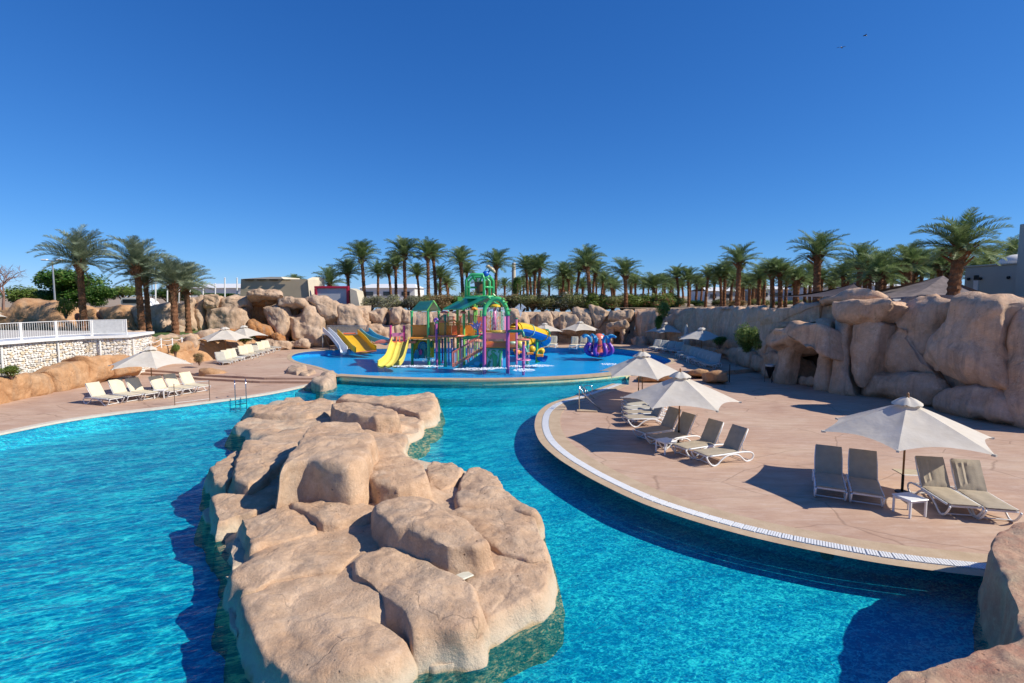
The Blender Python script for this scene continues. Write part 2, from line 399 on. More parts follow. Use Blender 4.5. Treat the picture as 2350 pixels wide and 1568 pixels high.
def trunk_mat():
    m = bpy.data.materials.new('palm_trunk'); t = NT(m)
    sep = t.new('ShaderNodeSeparateXYZ'); v = t.pos('obj'); t.l(v, sep.inputs[0])
    c = t.ramp(t.noise(v, 3, 5, .7), [(.3, (.12, .055, .03)), (.55, (.24, .115, .06)), (.8, (.36, .20, .11))])
    c = t.mix(t.maprange(t.noise(v, 14, 3), .5, .75, 0, .6), c, (.07, .035, .02))
    t.l(c, t.b.inputs['Base Color']); t.b.inputs['Roughness'].default_value = .95; t.b.inputs['Specular IOR Level'].default_value = .1
    t.l(t.bump(t.noise(v, 18, 4, .7), .8, .05), t.b.inputs['Normal']); return m
M['trunk'] = trunk_mat()
M['bark'] = simple('bark', (.20, .12, .08), .9, var=.3, scale=8, bump=.5)
M['twig'] = simple('bare_twigs', (.26, .15, .11), .9, var=.3, scale=3)
M['sand'] = simple('dry_soil', (.36, .27, .18), .95, var=.25, scale=.3, space='world', bump=.4)
M['lawn'] = simple('lawn', (.09, .15, .03), .95, var=.35, scale=2.0, space='world', bump=.5)
M['plaster_tan'] = simple('tan_plaster', (.52, .42, .27), .85, var=.10, scale=.8, space='world', bump=.3)
M['plaster_cream'] = simple('cream_plaster', (.62, .55, .42), .85, var=.08, scale=.8, space='world', bump=.3)
M['plaster_white'] = simple('white_plaster', (.74, .72, .67), .85, var=.06, scale=.8, space='world', bump=.2)
M['plaster_grey'] = simple('grey_green_plaster', (.44, .45, .40), .85, var=.06, scale=.6, space='world', bump=.2)
M['glassdark'] = simple('dark_window_glass', (.03, .04, .05), .08, var=.1)
M['red'] = simple('red_paint', (.45, .015, .05), .4, var=.06)
M['boardgrey'] = simple('grey_board', (.50, .52, .54), .5, var=.08, scale=1)
def c_(n, col, r=.3, v=.07): M[n] = simple(n + '_fibreglass', col, r, var=v, scale=1.5, dirt=tuple(x * .72 for x in col))
c_('green', (.07, .50, .17)); c_('lime', (.22, .58, .12)); c_('darkgreen', (.03, .24, .14)); c_('roofgreen', (.03, .34, .22)); c_('purple', (.50, .12, .34)); c_('pink', (.88, .26, .46))
c_('magenta', (.60, .04, .22)); c_('orange', (1.0, .34, .04)); c_('peach', (.82, .40, .26)); c_('yellow', (.82, .50, .02)); c_('paleyellow', (.80, .66, .12)); c_('blue', (.01, .12, .50)); c_('cyan', (.12, .48, .62))
c_('teal', (.03, .36, .44)); c_('mint', (.40, .72, .58)); c_('slidewhite', (.72, .74, .76)); c_('brown', (.14, .07, .04)); c_('coral', (.92, .22, .14)); c_('violet', (.22, .07, .42)); c_('seablue', (.03, .26, .52))
c_('tan', (.50, .42, .25)); c_('lilac', (.60, .42, .70))
M['foam'] = simple('white_foam', (.85, .88, .90), .6, var=.05)

# ------------------------------------------------------------------ rocks
def origin_of(o):
    v = Vector((0, 0, 0))
    while o is not None: v += o.location; o = o.parent
    return v
def wb(mb, name, mats, parent=None, smooth=False, fix=False):
    """build from world coordinates under an unrotated parent; an own origin at the part's middle"""
    off = origin_of(parent); c = Vector((0, 0, 0))
    for v in mb.v: c += Vector(v)
    c /= max(1, len(mb.v)); c = Vector((round(c.x, 3), round(c.y, 3), round(c.z, 3)))
    mb.v = [(v[0] - c.x, v[1] - c.y, v[2] - c.z) for v in mb.v]
    return mb.build(name, mats, parent, smooth, fix, c - off)

def resample(pts, n, soft=.5):
    """closed loop -> n points, between straight and Catmull-Rom"""
    k = len(pts); out = []; L = [(pts[(i + 1) % k] - pts[i]).length for i in range(k)]; T = sum(L)
    for j in range(n):
        d = T * j / n; i = 0
        while i < k - 1 and d > L[i]: d -= L[i]; i += 1
        t = min(1, d / max(L[i], 1e-6)); p0, p1, p2, p3 = pts[i - 1], pts[i], pts[(i + 1) % k], pts[(i + 2) % k]
        lin = p1.lerp(p2, t)
        cr = 0.5 * ((2 * p1) + (p2 - p0) * t + (2 * p0 - 5 * p1 + 4 * p2 - p3) * t * t + (3 * p1 - p0 - 3 * p2 + p3) * t ** 3)
        out.append(lin.lerp(cr, soft))
    return out

def fbm(p, o=4): return noise.fractal(p, 1.0, 2.0, o)

def rock(parent, outline, axis, mat, edge=.18, depth=1.0, n=56, dome=.08, flare=.12, amp=.10, freq=1.0, rings=9, side=8, seed=0, soft=.55, s0=.72, name='rock', jag=.06, tip=1.0, taper_to=None, label=None):
    """a boulder: outline loop in the world, grown back along -axis by depth; rounded rim, own relief"""
    axis = Vector(axis).normalized(); L = resample([Vector(p) for p in outline], n, soft)
    c = Vector((0, 0, 0))
    for p in L: c += p
    c /= n; sd = Vector((seed * 7.13, seed * 3.7, seed * 1.9))
    size = sum((p - c).length for p in L) / n
    L = [p + (p - c).normalized() * (noise.noise(p * (1.6 / max(size, .4)) * 1.4 + sd) * jag * size * 1.2) for p in L]
    V = [c + axis * dome]; rows = []
    ss = [((i + 1) / rings) ** .8 for i in range(rings)]
    for s in ss:
        e = max(0.0, (s - s0) / (1 - s0)); drop = edge * (1 - math.sqrt(max(0, 1 - e * e)))
        row = []
        for p in L: row.append(len(V)); V.append(c + (p - c) * s + axis * (dome * (1 - s * s) - drop))
        rows.append(row)
    for i in range(1, side + 1):
        t = (i / side) ** 1.25; row = []
        for p in L:
            o = (p - c); o = o - axis * o.dot(axis); o = o.normalized() if o.length > 1e-6 else o
            q = p + o * flare * math.sin(min(1, t * 1.2) * math.pi * .5) * (1 if flare > 0 else 1) - axis * (edge + depth * t)
            row.append(len(V)); V.append(q)
        rows.append(row)
    Fs = [(0, rows[0][j], rows[0][(j + 1) % n]) for j in range(n)]
    for a, b in zip(rows, rows[1:]):
        for j in range(n): Fs.append((a[j], b[j], b[(j + 1) % n], a[(j + 1) % n]))
    me = bpy.data.meshes.new(name); me.from_pydata([tuple(v) for v in V], [], Fs)
    # winding
    nn = (V[rows[0][0]] - V[0]).cross(V[rows[0][1]] - V[0])
    if nn.dot(axis) < 0: me.flip_normals()
    me.update()
    A = amp; out = []
    for v, p in zip(me.vertices, V):
        w = Vector(p) * freq + sd
        d = fbm(w * .8, 2) * A * 1.5 + fbm(w * 3.1, 4) * A * .42 + (abs(noise.noise(w * 2.3 + Vector((9, 2, 4)))) - .2) * A * .5
        cr = abs(noise.noise(w * 1.25 + Vector((5, 1, 9)))); d -= max(0, .05 - cr) * 14 * A * .3   # shallow furrows
        if mat.name in ('cliff_rock', 'weathered_rock'): d += (1 - abs(noise.noise(Vector((p.x * .9 + seed, p.y * .9, p.z * .10)))) * 2.6) * (.17 if mat.name == 'cliff_rock' else .12) - .08 + noise.noise(Vector((p.x * 3 + seed, p.y * 3, p.z * .3))) * .05
        q = p + v.normal * d
        out.append(q)
    off = origin_of(parent); base = Vector((round(c.x, 3), round(c.y, 3), round(c.z, 3)))
    for v, q in zip(me.vertices, out): v.co = q - base
    me.polygons.foreach_set('use_smooth', [True] * len(me.polygons)); me.materials.append(mat)
    try: me.set_sharp_from_angle(angle=R(50))
    except Exception: pass
    me.update()
    o = link(name, me, parent, base - off)
    if label: o['label'] = label
    return o

# ------------------------------------------------------------------ setting: ground, pools, decks
WZ = -0.07      # main pool water level
KZ = 0.22       # children's pool water level
RD = 0.25       # raised deck
main_px = [(-250, 1045), (0, 995), (135, 968), (270, 948), (400, 933), (560, 912), (640, 899), (705, 885), (745, 876), (775, 872)]
left_edge = [G(u, v, 0) for u, v in main_px]
weir_px = [(765, 871), (800, 873.5), (900, 879), (1040, 882), (1180, 881), (1300, 876), (1380, 870), (1447, 862)]
weir_line = [G(u, v, .02) for u, v in weir_px]
right_px = [(1443, 884), (1400, 900), (1350, 917), (1310, 929), (1290, 945), (1284, 962), (1287, 985), (1303, 1012), (1340, 1042), (1390, 1071), (1440, 1096), (1520, 1131), (1600, 1158), (1700, 1186), (1800, 1209), (1900, 1228), (2000, 1245), (2120, 1260), (2250, 1273), (2400, 1285)]
right_edge = [G(u, v, 0) for u, v in right_px]
def smooth_line(pts, k=4):
    out = []; n = len(pts)
    for i in range(n - 1):
        p0, p1, p2, p3 = pts[max(i - 1, 0)], pts[i], pts[i + 1], pts[min(i + 2, n - 1)]
        for j in range(k):
            t = j / k
            out.append(0.5 * ((2 * p1) + (p2 - p0) * t + (2 * p0 - 5 * p1 + 4 * p2 - p3) * t * t + (3 * p1 - p0 - 3 * p2 + p3) * t ** 3))
    out.append(pts[-1]); return out
left_s = smooth_line(left_edge, 3); right_s = smooth_line(right_edge, 4); weir_s = smooth_line(weir_line, 4)
left_s[0] = Vector((-30, left_s[0].y - 1.0, 0))
near = [Vector((9.6, 9.2, 0)), Vector((8.7, 7.2, 0)), Vector((6.0, 5.0, 0)), Vector((3.5, 3.4, 0)), Vector((0, 2.2, 0)), Vector((-8, 1.0, 0)), Vector((-30, 1, 0))]
pool_main = [Vector((p.x, p.y, 0)) for p in left_s + weir_s[1:-1] + right_s + near]
kids_px = [(775, 866), (748, 853), (715, 842), (680, 834), (661, 824), (668, 813), (710, 806), (800, 802), (900, 800), (1000, 799), (1150, 798), (1300, 798), (1400, 799), (1470, 806), (1520, 816), (1548, 828), (1540, 836), (1500, 846), (1460, 855)]
kids_s = smooth_line([G(u, v, KZ) for u, v in kids_px], 3)
weir_back = [Vector((p.x, p.y + .55, 0)) for p in weir_s]
pool_kids = [Vector((p.x, p.y, 0)) for p in kids_s[:-1]] + weir_back[::-1][1:-1]

def clean(poly):
    out = []
    for p in poly:
        if not out or (p - out[-1]).length > .05: out.append(p)
    if (out[0] - out[-1]).length < .05: out.pop()
    return out
pool_main = clean(pool_main); pool_kids = clean(pool_kids)

def sheet(name, outer, holes, z, mat, kind='structure', top=None):
    loops = [outer] + holes; fl = [Vector((p.x, p.y, 0)) for l in loops for p in l]
    tris = geometry.tessellate_polygon([[Vector((p.x, p.y, 0)) for p in l] for l in loops])
    mb = MB(); 
    fs = []
    for t in tris:
        a, b, c = fl[t[0]], fl[t[1]], fl[t[2]]
        fs.append(t if (b - a).cross(c - a).z > 0 else (t[0], t[2], t[1]))
    mb.add([(p.x, p.y, z) for p in fl], fs)
    o = mb.build(name, mat); setp(o, kind=kind); return o
def wall_strip(mb, loop, z0, z1, closed=True, mi=0):
    n = len(loop)
    for i in range(n if closed else n - 1):
        a, b = loop[i], loop[(i + 1) % n]
        mb.quad((a.x, a.y, z0), (b.x, b.y, z0), (b.x, b.y, z1), (a.x, a.y, z1), mi)
rect = lambda x0, y0, x1, y1: [Vector((x0, y0, 0)), Vector((x1, y0, 0)), Vector((x1, y1, 0)), Vector((x0, y1, 0))]

# raised deck polygon around the children's pool (plan)
rd = [Vector((-10.9, 31.5, 0)), Vector((-14.5, 31.6, 0)), Vector((-18.5, 32.8, 0)), Vector((-22, 34.5, 0)), Vector((-34, 38, 0)), Vector((-34, 62, 0)), Vector((32, 62, 0)), Vector((32, 37, 0)), Vector((17, 36.2, 0)), Vector((13.5, 34.4, 0)), Vector((10.5, 33.8, 0)), Vector((weir_s[-1].x, weir_s[-1].y + .3, 0))]
left_deck = clean(left_s + [Vector((p.x, p.y, 0)) for p in rd[:5]] + [Vector((-34, left_s[0].y, 0))])
sheet('deck', left_deck, [], 0.0, M['deck'])
right_deck = clean([Vector((p.x, p.y, 0)) for p in rd[:7:-1]] if False else [Vector((p.x, p.y, 0)) for p in rd[::-1][:5]] + [Vector((34, 36, 0)), Vector((34, -8, 0)), Vector((-30, -8, 0))] + near[::-1] + right_s[::-1])
sheet('deck', right_deck, [], 0.0, M['deck'])
# raised deck is split round the pool: outer loop minus the pool, whose front edge is the weir
kids_outline = [Vector((p.x, p.y, 0)) for p in kids_s]
ring = clean([Vector((p.x, p.y, 0)) for p in rd] + kids_outline[::-1])
sheet('raised_deck', ring, [], RD, M['deck'])
mb = MB()
st = rd[:5]
for k, (dz0, dz1, off) in enumerate(((0.0, .125, -.55), (.125, RD, 0))):
    line = [Vector((p.x, p.y + off, 0)) for p in rd[:5]]
    wall_strip(mb, line, dz0, dz1, False)
    if k == 0:
        for a, b in zip(line, line[1:]):
            mb.quad((a.x, a.y, dz1), (b.x, b.y, dz1), (b.x, b.y + .55, dz1), (a.x, a.y + .55, dz1))
line = [Vector((p.x, p.y, 0)) for p in rd[7:]]; wall_strip(mb, line, 0, RD, False)
setp(mb.build('deck_steps', M['deck'], fix=True), kind='structure')

# wide ground: upper terrain to the horizon, with the sunken resort court left open
court = [Vector(p) for p in ((-27.5, -30, 0), (34, -30, 0), (34, 20, 0), (22, 22, 0), (19.5, 28, 0), (19, 36, 0), (19, 44, 0), (15.5, 54.5, 0), (11, 59, 0), (-16, 60, 0), (-24, 62, 0), (-52, 58, 0), (-52, 20, 0), (-27.5, 20, 0))]
sheet('ground', rect(-1500, -600, 1500, 3000), [court], 3.75, M['sand'])
left_terr = [Vector(p) for p in ((-52, 58, 0), (-52, 20, 0), (-26.5, 20, 0), (-26.5, 34, 0), (-25.6, 38.5, 0), (-24.4, 40.5, 0), (-24.6, 44, 0), (-24.0, 50, 0), (-24, 62, 0))]
sheet('lawn_terrace', left_terr, [], 1.9, M['lawn'])
mb = MB(); E0 = smooth_line([Vector(p) for p in ((-26.5, 33, 0), (-25.6, 38.5, 0), (-24.4, 40.5, 0), (-24.6, 44, 0), (-24, 51, 0))], 5); rws = []
for i, p in enumerate(E0):
    rws.append([Vector((p.x + t_ * 2.0 + noise.noise(p + Vector((0, 0, t_ * 2))) * .25 * (1 if 0 < t_ < 1 else 0), p.y - t_ * .8, 1.9 - t_ * t_ * 1.7 + (noise.noise(p * 1.7 + Vector((0, t_ * 3, 0))) * .2 if 0 < t_ < 1 else 0))) for t_ in (0, .2, .4, .6, .8, 1.0)])
for a_, b_ in zip(rws, rws[1:]):
    for k in range(5): mb.quad(a_[k], a_[k + 1], b_[k + 1], b_[k])
setp(mb.build('bank', M['ochre'], fix=True), kind='structure')

# pools
mb = MB(); wall_strip(mb, pool_main, -.64, -.001); mb.build('pool_wall', M['tile'], fix=True)['kind'] = 'structure'
sheet('pool_floor', pool_main, [], -.64, M['tile'])
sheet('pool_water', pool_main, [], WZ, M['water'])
mb = MB(); wall_strip(mb, pool_kids, -.25, RD - .002); mb.build('pool_wall', M['tilekids'], fix=True)['kind'] = 'structure'
sheet('pool_floor', pool_kids, [], -.25, M['tilekids'])
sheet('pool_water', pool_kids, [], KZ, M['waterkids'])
# shallow blue islands seen through the children's water
def ribbon(mb, pts, w0, w1, z, mi=0, thick=.0):
    n = len(pts); L = []
    for i, p in enumerate(pts):
        t = (pts[min(i + 1, n - 1)] - pts[max(i - 1, 0)]); t.z = 0; t.normalize(); nn = Vector((t.y, -t.x, 0))
        L.append((p + nn * w0, p + nn * w1))
    for (a, b), (c, d) in zip(L, L[1:]):
        mb.quad((a.x, a.y, z), (b.x, b.y, z), (d.x, d.y, z), (c.x, c.y, z), mi)
        if thick:
            mb.quad((a.x, a.y, z - thick), (a.x, a.y, z), (c.x, c.y, z), (c.x, c.y, z - thick), mi)
            mb.quad((b.x, b.y, z), (b.x, b.y, z - thick), (d.x, d.y, z - thick), (d.x, d.y, z), mi)
    return L
# weir: coping slab over a tiled face
wt = thing('weir_wall', 'curved beige coping wall dividing the upper blue pool from the lower turquoise pool', 'pool wall', tuple(weir_s[len(weir_s) // 2]))
mb = MB(); ribbon(mb, weir_s, -.68, .06, RD + .03, thick=.10); ends = mb
wb(mb, 'coping', M['coping'], wt, fix=True)
mb = MB(); wall_strip(mb, weir_s, -.62, RD - .07, False); wb(mb, 'tiled_face', M['tileband'], wt)
mb = MB(); ribbon(mb, weir_s, .0, 3.2, -.22, thick=.42); setp(mb.build('brightening_ledge', M['tile'], fix=True), kind='structure')  # shallow ledge added to brighten the dark water along the weir
# right platform: coping, white overflow grating, inner kerb line
rs = [Vector((p.x, p.y, 0)) for p in right_s]
cop = MB(); ribbon(cop, rs, -.03, .42, .012, thick=.10); o = cop.build('pool_coping', M['coping'], fix=True); setp(o, kind='structure')
gt = thing('overflow_grating', 'white slatted overflow grating curving along the edge of the right deck', 'grating', tuple(rs[len(rs) // 2]))
mb = MB(); ribbon(mb, rs, .43, .69, .006); wb(mb, 'channel', simple('pale_grey_channel', (.50, .52, .55), .6), gt)
def arclen(pts, step):
    out = []; d = 0.0
    for a, b in zip(pts, pts[1:]):
        L = (b - a).length
        while d < L: out.append((a + (b - a) * (d / L), (b - a).normalized())); d += step
        d -= L
    return out
mb = MB()
for p, t in arclen(rs, .050):
    nn = Vector((t.y, -t.x, 0)); q = p + nn * .56
    a = math.atan2(nn.y, nn.x); mb.box((q.x, q.y, .018), (.25, .038, .016), Matrix.Rotation(a, 3, 'Z'))
o = wb(mb, 'slat', M['white_plastic'], gt); o['kind'] = 'stuff'
mb = MB(); ribbon(mb, rs, .70, .98, .010); o = mb.build('pool_coping', M['coping']); setp(o, kind='structure')
ls = [Vector((p.x, p.y, 0)) for p in left_s]
mb = MB(); ribbon(mb, ls, -.30, .03, .014, thick=.08); o = mb.build('pool_coping', simple('pale_coping', (.66, .58, .46), .7, space='world', var=.1), fix=True); setp(o, kind='structure')
mb = MB(); ribbon(mb, [Vector((p.x, p.y, 0)) for p in kids_s], -.05, .28, RD + .012, thick=.06); o = mb.build('pool_coping', M['coping'], fix=True); setp(o, kind='structure')

# ------------------------------------------------------------------ the rock island
isl = thing('rock_island', 'large sculpted tan rock island in the middle of the turquoise pool', 'rock island', tuple(G(800, 1200, WZ)))
def I_(pts, z):
    return [G(*ZI(x, y), z if len(p) == 2 else p[2]) for p in pts for (x, y) in [p[:2]]]
ISL = [
 # name, outline(I coords), z, edge, dome, flare, seed
 ([(300,260),(420,120),(740,110),(1260,90),(1265,190),(1180,290),(1110,380),(1200,480),(1400,470),(1600,560),(1800,720),(1840,950),(1830,1110),(1500,1300),(1130,1400),(900,1530),(420,1500),(250,1280),(230,1000),(130,760),(120,560),(300,330)], 0.02, .15, .05, .10, 1),
 ([(330,330),(560,240),(900,230),(1080,330),(1180,480),(1380,560),(1560,640),(1700,760),(1720,930),(1560,1090),(1300,1180),(1050,1230),(800,1330),(520,1330),(330,1160),(310,980),(330,780),(220,640),(260,430)], 0.27, .3, .18, .2, 30),
 ([(760,112),(800,90),(930,95),(1100,96),(1190,78),(1245,74),(1268,100),(1268,150),(1235,180),(1180,185),(1100,165),(980,140),(900,128)], 0.5, .16, .05, .15, 2),
 ([(732,128),(850,132),(980,145),(1060,165),(1075,195),(960,205),(850,190),(742,160)], 0.85, .12, .03, .10, 3),
 ([(300,150),(420,140),(500,107),(570,102),(620,130),(700,112),(745,130),(740,175),(600,190),(430,190),(330,180)], 0.45, .20, .12, .2, 4),
 ([(228,245),(300,208),(420,198),(600,190),(740,195),(760,240),(560,290),(450,310),(320,300),(290,262)], 0.2, .16, .10, .12, 5),
 ([(900,185),(1100,185),(1235,195),(1190,235),(1188,275),(1120,305),(1112,360),(1010,390),(900,340),(860,240)], 0.22, .2, .12, .15, 6),
 ([(575,300),(600,268),(690,235),(800,220),(870,228),(920,262),(948,325),(930,395),(870,440),(820,455),(700,440),(600,425),(520,435),(475,455),(490,410),(545,350)], 1.35, .26, .10, .12, 7),
 ([(870,385),(960,345),(1050,365),(1150,405),(1210,455),(1228,520),(1150,545),(1070,565),(960,545),(870,505),(810,478)], 0.85, .16, .06, .08, 8),
 ([(285,318),(370,312),(470,318),(560,330),(555,370),(470,440),(380,520),(300,545),(230,520),(240,440)], 0.6, .14, .10, .12, 9),
 ([(118,470),(160,428),(250,382),(285,420),(240,500),(190,545),(125,530)], 0.4, .15, .06, .10, 10),
 ([(122,618),(180,603),(350,598),(460,608),(490,640),(330,690),(250,705),(190,730),(140,735)], 0.35, .12, .04, .05, 11),
 ([(262,718),(400,688),(470,660),(520,655),(600,700),(665,745),(660,780),(560,815),(400,845),(320,865),(280,800)], 0.42, .15, .10, .08, 12),
 ([(520,650),(700,640),(900,645),(970,665),(930,700),(870,720),(780,738),(690,745),(655,735),(600,690)], 0.5, .10, .05, .06, 13),
 ([(945,655),(1000,622),(1090,600),(1230,602),(1290,655),(1350,700),(1450,745),(1525,790),(1535,830),(1470,860),(1380,865),(1310,860),(1200,815),(1120,790),(1040,770),(990,735)], 0.8, .13, .12, .06, 14),
 ([(1215,450),(1250,428),(1350,440),(1395,470),(1385,520),(1345,560),(1290,575),(1235,550)], 0.35, .12, .06, .08, 15),
 ([(1395,500),(1430,462),(1490,454),(1560,480),(1605,535),(1620,590),(1700,632),(1790,685),(1770,705),(1650,678),(1500,668),(1385,665),(1365,600)], 0.45, .15, .08, .10, 16),
 ([(1300,700),(1400,672),(1500,672),(1660,685),(1780,712),(1808,765),(1825,840),(1835,920),(1740,940),(1600,900),(1530,850),(1440,780)], 0.38, .15, .08, .10, 17),
 ([(1460,960),(1560,890),(1650,838),(1770,832),(1835,920),(1848,1000),(1838,1080),(1780,1140),(1640,1205),(1520,1265),(1460,1200),(1400,1090)], 0.25, .18, .08, .10, 18),
 ([(835,930),(900,890),(1005,857),(1100,880),(1200,930),(1310,968),(1400,1000),(1470,1080),(1500,1180),(1480,1270),(1400,1300),(1270,1290),(1150,1300),(1090,1190),(1010,1130),(930,1060),(850,1010)], 0.45, .13, .05, .06, 19),
 ([(1120,1345),(1270,1320),(1400,1320),(1500,1280),(1500,1350),(1440,1425),(1350,1475),(1250,1485),(1150,1465)], 0.05, .22, .05, .10, 20),
 ([(200,985),(330,930),(500,860),(660,830),(800,812),(900,880),(830,940),(770,990),(600,1010),(420,1050),(330,1095),(255,1100)], 0.32, .15, .10, .08, 21),
 ([(258,1130),(330,1085),(430,1040),(600,1008),(770,985),(800,1070),(840,1140),(940,1210),(1050,1285),(1135,1345),(1138,1390),(1050,1460),(900,1520),(700,1552),(500,1545),(390,1470),(330,1370),(275,1245)], 0.3, .24, .12, .12, 22),
 ([(195,1000),(255,1050),(270,1100),(250,1160),(290,1250),(250,1320),(215,1280),(188,1150)], 0.0, .15, .03, .08, 23),
 ([(232,820),(290,795),(310,900),(320,940),(225,985),(215,900)], 0.12, .14, .04, .08, 24),
 ([(75,690),(125,655),(150,690),(130,740),(90,745)], -0.02, .12, .03, .05, 25),
]
for k, (pts, z, edge, dome, flare, sd_) in enumerate(ISL):
    ol = I_(pts, z)
    if k == 0: rock(isl, ol, (0, 0, 1), M['island'], edge, .75, 110, dome, flare, .07, .8, 14, 8, sd_, .6, .8, jag=.03)
    else:
        sz = sum((a - ol[0]).length for a in ol) / len(ol)
        rock(isl, ol, (0, 0, 1), M['island'], edge * .62, z + .9, 132, dome * .5, flare + .20, .042 + .016 * min(2, sz), 1.0, 26, 18, sd_, .22, .90, jag=.05)
# little stone plate on the island
mb = MB(); q = G(*ZI(1412, 1015), .34); mb.box((q.x, q.y, .33), (.26, .20, .03), Matrix.Rotation(.7, 3, 'Z'), bev=.01)
wb(mb, 'stone_plate', simple('pale_plate', (.62, .60, .48), .6), isl)

# rocks beside the weir
wr = thing('pool_edge_rock', 'weathered grey brown rocks at the left end of the curved coping wall', 'rock', tuple(G(745, 880, 0)))
rock(wr, [G(715, 872, .5), G(742, 852, .6), G(768, 850, .6), G(768, 866, .5), G(745, 874, .5)], (0, 0, 1), M['farrock'], .15, 1.5, 40, .08, .15, .06, 1.4, 8, 6, 41)
rock(wr, [G(703, 885, .1), G(715, 876, .2), G(770, 874, .2), G(768, 880, .1), G(735, 884, .1)], (0, 0, 1), M['farrock'], .1, .8, 32, .05, .15, .06, 1.4, 8, 5, 42)
wr2 = thing('pool_edge_rock', 'low pinkish boulders on the deck left of the weir beside the blue pool', 'rock', tuple(G(690, 850, RD)))
rock(wr2, [G(655, 848, .5), G(668, 838, .55), G(700, 837, .55), G(705, 846, .5), G(680, 852, .5)], (0, 0, 1), M['farrock'], .12, .4, 32, .06, .12, .06, 1.6, 8, 5, 43)
rock(wr2, [G(690, 856, .4), G(712, 846, .42), G(722, 852, .4), G(705, 860, .35)], (0, 0, 1), M['farrock'], .1, .3, 28, .06, .12, .05, 1.6, 7, 5, 44)

# near right rocky parapet, by the place where the photographer stands
kr = thing('rock_parapet', 'near pink topped rock parapet at the lower right corner above the deep blue water', 'rock parapet', tuple(G(2300, 1400, WZ)))
def E_(pts, z): return [G(*ZE(x, y), z) for (x, y) in pts]
rock(kr, E_([(1690, 205), (1640, 262), (1612, 340), (1640, 430), (1700, 560), (1765, 730), (1845, 900), (1890, 1050), (1895, 1170), (2100, 1300), (2900, 1200), (2900, 40), (2000, 110)], 1.0), (0, 0, 1), M['kerbrock'], .10, 2.4, 130, .02, .14, .05, 1.3, 24, 16, 51, .4, .95, jag=.015)
rock(kr, E_([(1905, 1165), (1740, 1215), (1590, 1240), (1500, 1262), (1400, 1300), (1290, 1325), (1130, 1380), (1075, 1420), (960, 1432), (860, 1445), (700, 1505), (600, 1568), (300, 1760), (1000, 2200), (2800, 2200), (2800, 1000)], 1.05), (0, 0, 1), M['kerbrock'], .10, 2.4, 150, .02, .05, .05, 1.5, 24, 12, 52, .3, .95, jag=.02)

# ------------------------------------------------------------------ cliffs and rock walls
def lerp_tab(tab, u):
    if u <= tab[0][0]: return tab[0][1]
    for (a, ya), (b, yb) in zip(tab, tab[1:]):
        if u <= b: return ya + (yb - ya) * (u - a) / (b - a)
    return tab[-1][1]
CY = [(-60, 47), (300, 48), (480, 50), (760, 51.5), (860, 54.5), (1300, 56), (1480, 53.5), (1560, 50), (1640, 45), (1690, 40), (1760, 33.3), (1870, 29.8), (1990, 27.6), (2110, 25.3), (2200, 23), (2350, 20.8), (2500, 19)]
def face_rock(parent, pts, mat, off=0.0, front=.9, back=2.2, z=None, n=64, amp=.12, seed=0, rings=12, s0=.35, flare=-.15, freq=.6, jag=.03, dome=None, soft=.45, taper=0.0, tab=CY, lean=.22):
    """a boulder of a cliff face: outline of its face, each point standing at the wall line's own distance"""
    zf = z or (lambda x, y: (x, y)); W_ = []
    vb = max(zf(x, y)[1] for x, y in pts)
    for (x, y) in pts:
        u, v = zf(x, y); Y0 = lerp_tab(tab, u) + off; W_.append(P(u, v, Y0 + lean * (vb - v) * Y0 / 1250))
    cx_ = sum(p.x for p in W_) / len(W_); cz_ = sum(p.z for p in W_) / len(W_); W_ = [Vector((cx_ + (p.x - cx_) * 1.07, p.y, cz_ + (p.z - cz_) * (1.0 if p.z > cz_ else 1.07))) for p in W_]
    us = [zf(x, y)[0] for x, y in pts]; a, b = min(us), max(us)
    pa, pb = P(a, 700, lerp_tab(tab, a)), P(b, 700, lerp_tab(tab, b)); d = (pb - pa); d.z = 0; d.normalize()
    nrm = Vector((d.y, -d.x, .05 + lean)).normalized()
    if nrm.y > 0 and abs(nrm.x) < .5: nrm = Vector((-nrm.x, -nrm.y, nrm.z))
    W_ = [p for p in W_]
    return rock(parent, W_, nrm, mat, front * .42, back, n, front * .22 if dome is None else dome, .10, amp * (.95 if mat is M['cliff'] else 1.35), freq * (.9 if mat is M['cliff'] else 1.25), rings + 4, 7, seed, soft * .7, max(s0, .62), jag=jag * 1.3)

# ---- backing wall so that no gap opens between boulders
def backing(parent, us, off, vtop, zbase, mat, seed, tab=CY, over=None):
    mb = MB(); n = len(us); rows = 9; pts = []
    for i, u in enumerate(us):
        Y = lerp_tab(tab, u) + off; b = P(u, 700, Y); zt = 5 - (vtop(u) - 680) / 1250 * Y
        for j in range(rows):
            t = j / (rows - 1); p = P(u, 700, Y + .22 * (zt - zbase) * t); p.z = zbase + (zt - zbase) * t; w = p * .5 + Vector((seed, 0, 0))
            p += Vector((0, -1, 0)) * (fbm(w, 4) * .6 + (1 - abs(noise.noise(Vector((p.x * .8, p.y * .8, p.z * .1)))) * 2.5) * .25)
            pts.append(p)
        pts.append(Vector((b.x + (1.5 if u > 1700 else 0), b.y + 2.0, zt - .05)))
    R_ = rows + 1
    for i in range(n - 1):
        for j in range(R_ - 1):
            a = i * R_ + j; mb.f.append((a, a + R_, a + R_ + 1, a + 1)); mb.m.append(0)
    mb.v = [tuple(p) for p in pts]
    return wb(mb, 'backing_rock', mat, parent, smooth=True)

